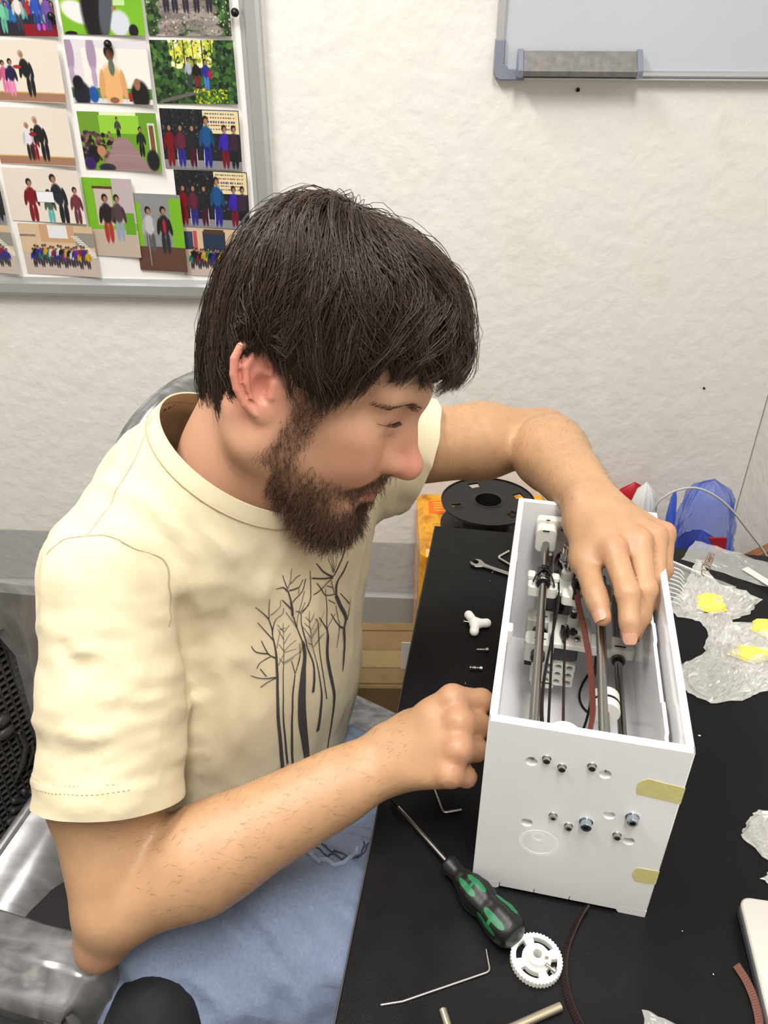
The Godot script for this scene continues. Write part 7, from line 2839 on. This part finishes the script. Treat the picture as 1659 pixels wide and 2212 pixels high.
func screwdriver() -> void:
	var a := Vector3(-0.0175, TOP + 0.0045, -0.4925)
	var e := Vector3(0.0895, TOP + 0.0158, -0.3565)
	var d := (e - a).normalized()
	var L := (e - a).length()
	var t := thing("screwdriver", "screwdriver with a black and green grip on the desk", "screwdriver", a)
	t.basis = basis_y(d)
	var b := MB.new()
	b.lathe(PackedVector2Array([Vector2(0, 0.012), Vector2(0.0019, 0.012), Vector2(0.0019, L - 0.08), Vector2(0, L - 0.08)]), 12)
	obj("blade", b, M.steel, t)
	b = MB.new()
	b.lathe(PackedVector2Array([Vector2(0, 0), Vector2(0.0011, 0), Vector2(0.0014, 0.002), Vector2(0.0019, 0.012), Vector2(0, 0.012)]), 6)
	obj("tip", b, mat(Color(0.12, 0.12, 0.125), 0.35, 0.7), t, "blackened tip")
	var h0 := L - 0.087
	var prof := [Vector2(0.0065, 0.0), Vector2(0.0085, 0.001), Vector2(0.0088, 0.004), Vector2(0.0078, 0.009), Vector2(0.0074, 0.014), Vector2(0.0092, 0.021), Vector2(0.0122, 0.03), Vector2(0.0138, 0.039), Vector2(0.0132, 0.047), Vector2(0.0122, 0.052), Vector2(0.0130, 0.058), Vector2(0.0146, 0.067), Vector2(0.0146, 0.074), Vector2(0.0136, 0.081), Vector2(0.0114, 0.0855), Vector2(0.006, 0.0872), Vector2(0.0001, 0.0875)]
	var rad := func(v: float) -> float:
		for i in prof.size() - 1:
			if v <= prof[i + 1].y:
				return lerpf(prof[i].x, prof[i + 1].x, smoothstep(0.0, 1.0, (v - prof[i].y) / (prof[i + 1].y - prof[i].y)))
		return 0.0
	var at := func(v: float, an: float, lift: float) -> Vector3:
		var r: float = rad.call(v) * (1.0 + 0.045 * cos(an * 6.0) * smoothstep(0.012, 0.03, v) * smoothstep(0.086, 0.078, v)) + lift
		return Vector3(cos(an) * r, h0 + v, sin(an) * r)
	b = MB.new()
	var rows := []
	for i in 60:
		var row := PackedVector3Array()
		for j in 48:
			row.append(at.call(0.0875 * i / 59.0, TAU * j / 48, 0.0))
		rows.append(row)
	b.loft(rows, true, true, false, true)
	obj("grip", b, mat(Color(0.06, 0.062, 0.066), 0.42), t)
	# green inlays: pairs of long pads joined by a bar
	var green := mat(Color(0.1, 0.42, 0.26), 0.45)
	var up := basis_y(d).transposed() * Vector3(-0.12, 0.8, 0.58)
	var face := atan2(up.z, up.x)
	for ring in 2:
		for k in 3:
			var a0 := TAU * (k + (0.5 if ring == 1 else 0.0)) / 3.0 + face + (0.25 if ring == 0 else PI - 0.45 + PI / 3.0 - PI / 3.0)
			b = MB.new()
			for s in [-1.0, 1.0]:
				rows = []
				for i in 15:
					var u := i / 14.0
					var v := lerpf(0.024, 0.047, u) if ring == 0 else lerpf(0.0545, 0.079, u)
					v += 0.002 * s
					var hw := 0.2 * sqrt(maxf(0.0, 1.0 - pow(absf(u * 2.0 - 1.0), 4.0)))
					var row := PackedVector3Array()
					for j in 5:
						row.append(at.call(v, a0 + s * 0.33 + hw * (j / 2.0 - 1.0), 0.00025))
					rows.append(row)
				b.loft(rows, false, false, false, true)
			rows = []
			for i in 3:
				var v := (0.0345 if ring == 0 else 0.066) + i * 0.0016
				var row := PackedVector3Array()
				for j in 5:
					row.append(at.call(v, a0 + 0.25 * (j / 2.0 - 1.0), 0.00025))
				rows.append(row)
			b.loft(rows, false, false, false, true)
			obj("green_inlay", b, green, t)

func gear_wheel() -> void:
	var t := thing("gear_wheel", "white printed gear wheel with four curved slots under the screwdriver grip", "gear wheel", Vector3(0.1055, TOP, -0.3475), 0.3)
	t.rotation.z = -0.02
	var m: StandardMaterial3D = M.print_white
	var b := MB.new()
	var outer := PackedVector2Array()
	for i in 180:
		outer.append(Vector2(cos(TAU * i / 180), sin(TAU * i / 180)) * (0.0207 if i % 4 < 2 else 0.0199))
	band(b, circle(0.0168, 180), outer, 0.0005, 0.0065)
	band(b, circle(0.0164, 120), circle(0.0172, 120), 0.004, 0.0068)
	obj("rim", b, m, t)
	for k in 4:
		b = MB.new()
		var a0 := TAU * k / 4.0
		band(b, arc(0.0108, a0 - 0.3, a0 + 0.3, 6), arc(0.0172, a0 - 0.24, a0 + 0.24, 6), 0.0005, 0.0052, false)
		obj("spoke", b, m, t)
	b = MB.new()
	band(b, circle(0.0036, 48), circle(0.0115, 48), 0.0005, 0.0065)
	band(b, circle(0.0036, 48), circle(0.0088, 48), 0.0065, 0.0115)
	band(b, circle(0.0036, 48), circle(0.0062, 48), 0.0115, 0.0123)
	obj("hub", b, m, t)
	b = MB.new()
	b.box(Vector3(0.003, 0.0008, 0.0022), Vector3(0.0057, 0.0119, 0.0045), 0.0002)
	obj("nut_slot", b, mat(Color(0.5, 0.46, 0.38), 0.6), t)
	screw_parts(t, Transform3D(basis_y(Vector3(0.55, 0.0, 0.85)), Vector3(0.0075, 0.0088, 0.0125)), 0.0026, 0.003, 0.006, M.steel)

func laptop() -> void:
	var dx := Vector3(0.98, 0, 0.07).normalized()
	var dz := Vector3(-0.13, 0, 0.99).normalized()
	var at := Vector3(0.2805, TOP, -0.4045)
	var t := thing("laptop", "closed silver laptop at the right end of the desk", "laptop", at)
	t.rotation.y = -0.105
	var alu := mat(Color(0.83, 0.82, 0.79), 0.38, 0.35)
	var q := rrect(0.3, 0.215, 0.009)
	for i in q.size():
		q[i] += Vector2(0.15, -0.1075)
	for s in [["base", 0.0012, 0.0095, mat(Color(0.42, 0.43, 0.46), 0.35, 0.5)], ["lid", 0.0104, 0.0155, alu]]:
		var b := MB.new()
		b.x = Transform3D(Basis(Vector3.RIGHT, -PI / 2), Vector3.ZERO)
		b.prism(q, s[1], s[2], 0.0012)
		obj(s[0], b, s[3], t)
	var b := MB.new()
	b.x = Transform3D(Basis(Vector3.RIGHT, -PI / 2), Vector3.ZERO)
	var q2 := PackedVector2Array()
	for p in q:
		q2.append((p - Vector2(0.15, -0.1075)) * 0.99 + Vector2(0.15, -0.1075))
	b.prism(q2, 0.009, 0.011, 0.0)
	b.prism(q2, 0.0, 0.0014, 0.0)
	obj("hinge_gap", b, M.dark_rubber, t)

# ------------------------------------------------------------------ plastic bags on the desk
func crumple(b: MB, outline: Array, h: float, sd: int, base := 0.0008, rough := 1.0) -> void:
	var nz := FastNoiseLite.new()
	nz.seed = sd
	nz.noise_type = FastNoiseLite.TYPE_CELLULAR
	nz.cellular_return_type = FastNoiseLite.RETURN_DISTANCE2_SUB
	nz.frequency = 1.0
	var fine := FastNoiseLite.new()
	fine.seed = sd + 1
	fine.frequency = 1.0
	var ctr := Vector2.ZERO
	for p: Vector2 in outline:
		ctr += p
	ctr /= outline.size()
	var rim := PackedVector2Array()
	var n := outline.size()
	for i in n:
		for j in 7:
			rim.append((outline[i] as Vector2).lerp(outline[(i + 1) % n], j / 7.0))
	for side in 2:
		var rows := []
		for k in 22:
			var u := k / 21.0
			var row := PackedVector3Array()
			for p in rim:
				var q := ctr.lerp(p, u)
				var nn := nz.get_noise_2d(q.x * 36.0, q.y * 36.0)
				var n2 := fine.get_noise_2d(q.x * 85.0, q.y * 85.0)
				var y := base
				if side == 0:
					y += (h * pow(1.0 - u * u, 0.5) * (0.55 + 0.5 * nn * rough) + 0.0035 * rough * n2 + 0.0012) * smoothstep(1.0, 0.9, u) + 0.0004
				q += Vector2(n2, nn) * 0.005 * smoothstep(0.4, 1.0, u)
				row.append(Vector3(q.x, maxf(y, base), q.y))
			rows.append(row)
		for k in 21:
			for j in rim.size():
				var j2 := (j + 1) % rim.size()
				if side == 1:
					b.quad(rows[k][j], rows[k][j2], rows[k + 1][j2], rows[k + 1][j])
				elif (j + k) % 2 == 0:
					b.tri(rows[k][j], rows[k + 1][j2], rows[k][j2])
					b.tri(rows[k][j], rows[k + 1][j], rows[k + 1][j2])
				else:
					b.tri(rows[k][j], rows[k + 1][j], rows[k][j2])
					b.tri(rows[k][j2], rows[k + 1][j], rows[k + 1][j2])

func film(alpha: float, tint := Color(0.93, 0.93, 0.91)) -> StandardMaterial3D:
	var m := mat(Color(tint.r, tint.g, tint.b, alpha), 0.27)
	m.metallic_specular = 0.9
	m.clearcoat_enabled = true
	m.clearcoat = 0.8
	m.clearcoat_roughness = 0.08
	m.transparency = BaseMaterial3D.TRANSPARENCY_ALPHA
	return m

func v2(a: Array) -> Array:
	var out := []
	for i in range(0, a.size(), 2):
		out.append(Vector2(a[i], a[i + 1]))
	return out

func build_bags() -> void:
	var place := func(called: String, label: String, cat: String) -> Node3D: return thing_at_top(called, label, cat)
	# flat zip bag
	var t: Node3D = thing_at_top("zip_bag", "flat clear zip bag lying farthest back on the desk", "plastic bag")
	var b := MB.new()
	crumple(b, v2([0.410, -0.975, 0.376, -0.925, 0.462, -0.868, 0.545, -0.845, 0.556, -0.895, 0.48, -0.93]), 0.011, 3, 0.0008, 0.8)
	obj("film", b, film(0.2), t)
	b = MB.new()
	b.box(Vector3(0.012, 0.0012, 0.05), Vector3(0.468, 0.0065, -0.882), 0.0004)
	b.x = Transform3D.IDENTITY
	var zs := obj("zip_strip", b, film(0.6), t)
	zs.position = Vector3(0.468, 0, -0.882) - Basis(Vector3.UP, 0.55) * Vector3(0.468, 0, -0.882)
	zs.rotation.y = 0.55
	# clear ridged blister strip by the box
	t = thing_at_top("blister_pack", "clear ridged plastic blister strip beside the right wall of the box", "plastic packaging")
	b = MB.new()
	crumple(b, v2([0.33, -0.905, 0.352, -0.925, 0.432, -0.862, 0.385, -0.812, 0.30, -0.79, 0.292, -0.83]), 0.008, 17, 0.0008, 1.3)
	obj("film", b, film(0.16), t)
	b = MB.new()
	for i in 9:
		var p := Vector3(0.338, 0.009, -0.9).lerp(Vector3(0.315, 0.011, -0.82), i / 8.0)
		b.tube(smooth_path([p + Vector3(-0.008, -0.006, 0.002), p, p + Vector3(0.022, 0.001, 0.01), p + Vector3(0.03, -0.006, 0.014)], 4), 0.0011, 6)
	b.tube(PackedVector3Array([Vector3(0.345, 0.01, -0.918), Vector3(0.40, 0.012, -0.868)]), 0.0016, 6)
	obj("ridge", b, film(0.55), t)
	# crumpled bag with yellow contents and a brown print
	t = thing_at_top("crumpled_bag", "crumpled clear bag with a brown print and yellow inside", "plastic bag")
	b = MB.new()
	crumple(b, v2([0.398, -0.925, 0.362, -0.86, 0.328, -0.812, 0.336, -0.792, 0.362, -0.785, 0.366, -0.758, 0.378, -0.738, 0.396, -0.748, 0.404, -0.79, 0.432, -0.805, 0.455, -0.835, 0.442, -0.853, 0.41, -0.868]), 0.052, 23, 0.001, 1.2)
	obj("film", b, film(0.4), t)
	b = MB.new()
	crumple(b, v2([0.37, -0.83, 0.362, -0.805, 0.38, -0.795, 0.402, -0.802, 0.402, -0.83, 0.385, -0.838]), 0.012, 29, 0.006, 0.3)
	var y1 := obj("yellow_sachet", b, mat(Color(0.88, 0.83, 0.36), 0.5))
	y1.position.y = TOP
	tag(y1, "yellow sachet inside the crumpled bag with a brown print", "sachet")
	b = MB.new()
	var ink := mat(Color(0.42, 0.28, 0.14), 0.6)
	var pr := func(cx: float, cz: float, w: float, d: float, h: float, tn: float) -> void:
		b.x = Transform3D(Basis(Vector3.UP, tn) * Basis(Vector3.RIGHT, 0.35), Vector3(cx, h, cz))
		for s in [[0.0, -d / 2, w, 0.0007], [0.0, d / 2, w, 0.0007], [-w / 2, 0.0, 0.0007, d], [w / 2, 0.0, 0.0007, d]]:
			b.box(Vector3(s[2], 0.0003, s[3]), Vector3(s[0], 0, s[1]), 0.0001)
		for i in 5:
			b.box(Vector3(w * 0.5, 0.0003, 0.0012), Vector3(0, 0, (i - 2.0) * d * 0.16), 0.0001)
			b.box(Vector3(0.0012, 0.0003, d * 0.12), Vector3((i % 3 - 1) * w * 0.22, 0, (i - 2.0) * d * 0.16), 0.0001)
	pr.call(0.3935, -0.879, 0.007, 0.018, 0.037, -0.5)
	pr.call(0.3845, -0.86, 0.008, 0.016, 0.044, -0.55)
	obj("print", b, ink, t)
	b = MB.new()
	b.tube(smooth_path([Vector3(0.369, 0.0480, -0.839), Vector3(0.372, 0.0495, -0.846), Vector3(0.378, 0.0495, -0.844), Vector3(0.3785, 0.0495, -0.836), Vector3(0.373, 0.0495, -0.832), Vector3(0.368, 0.0490, -0.834), Vector3(0.3655, 0.0480, -0.828), Vector3(0.367, 0.0475, -0.822)], 6), 0.0006, 5)
	obj("print", b, ink, t)
	# big crumpled bag in front
	t = thing_at_top("crumpled_bag", "large crumpled milky bag nearest the box on the right", "plastic bag")
	b = MB.new()
	crumple(b, v2([0.30, -0.675, 0.312, -0.700, 0.348, -0.722, 0.366, -0.765, 0.40, -0.785, 0.45, -0.79, 0.5, -0.75, 0.46, -0.70, 0.405, -0.665, 0.368, -0.648, 0.333, -0.640, 0.312, -0.655]), 0.05, 37, 0.001, 1.25)
	obj("film", b, film(0.42), t)
	b = MB.new()
	b.lathe(PackedVector2Array([Vector2(0.0212, 0.0), Vector2(0.0228, 0.001), Vector2(0.0232, 0.003), Vector2(0.022, 0.0036), Vector2(0.0212, 0.0)]), 30, true)
	var rg := obj("fold_ring", b, film(0.22), t)
	rg.position = Vector3(0.336, 0.012, -0.672)
	rg.rotation = Vector3(0.4, 0.3, 0.2)
	for q in [[v2([0.418, -0.77, 0.432, -0.79, 0.47, -0.785, 0.47, -0.755, 0.435, -0.755]), 0.012, 41, "yellow sachet at the right picture edge inside the milky bag"], [v2([0.375, -0.72, 0.395, -0.738, 0.43, -0.732, 0.432, -0.715, 0.40, -0.708]), 0.012, 43, "dull yellow sachet deep inside the large milky bag"]]:
		b = MB.new()
		crumple(b, q[0], q[1], q[2], 0.003, 0.3)
		var ys := obj("yellow_sachet", b, mat(Color(0.88, 0.83, 0.36), 0.5))
		ys.position.y = TOP
		tag(ys, q[3], "sachet")
	# bag at the right edge above the laptop, with a torn corner below it
	t = thing_at_top("crumpled_bag", "crumpled clear bag at the right edge behind the laptop", "plastic bag")
	b = MB.new()
	crumple(b, v2([0.308, -0.472, 0.318, -0.485, 0.335, -0.5, 0.40, -0.5, 0.42, -0.45, 0.37, -0.43, 0.335, -0.437, 0.318, -0.452]), 0.045, 47, 0.001, 1.2)
	obj("film", b, film(0.4), t)
	b = MB.new()
	crumple(b, v2([0.312, -0.428, 0.322, -0.437, 0.35, -0.434, 0.36, -0.415, 0.326, -0.417]), 0.012, 49, 0.0008, 1.2)
	obj("film", b, film(0.5), t)
	# clear sleeve at the bottom edge
	t = thing_at_top("clear_sleeve", "corner of a clear plastic sleeve at the bottom edge of the picture", "plastic sleeve")
	b = MB.new()
	crumple(b, v2([0.1835, -0.3125, 0.198, -0.3065, 0.235, -0.295, 0.21, -0.25, 0.175, -0.265]), 0.004, 53, 0.0008, 1.0)
	obj("film", b, film(0.22), t)

func thing_at_top(called: String, label: String, cat: String) -> Node3D:
	return thing(called, label, cat, Vector3(0, TOP, 0), 0.0, "plastic bags on the desk" if cat == "plastic bag" else "")

# ------------------------------------------------------------------ everything in order of size
func build_all() -> void:
	build_desk()
	M.skin = mat(Color.WHITE, 0.48)
	M.skin.vertex_color_use_as_albedo = true
	M.skin.heightmap_enabled = true
	M.skin.heightmap_texture = noise_tex(0.12, 256, [], 4, 101)
	M.skin.heightmap_scale = 0.006
	triplanar(M.skin, 14.0, false)
	M.nail = mat(Color(0.745, 0.56, 0.47), 0.35)
	var p := thing("person", "bearded man in a cream t-shirt and jeans leaning over the white machine", "person", Vector3.ZERO)
	var b := MB.new()
	build_head(b, p)
	build_arms(b, p)
	build_core(b)
	obj("body", b, M.skin, p)
	build_clothes(p)
	build_machine()
	build_chair()
	build_behind()
	build_tools()
	build_bags()
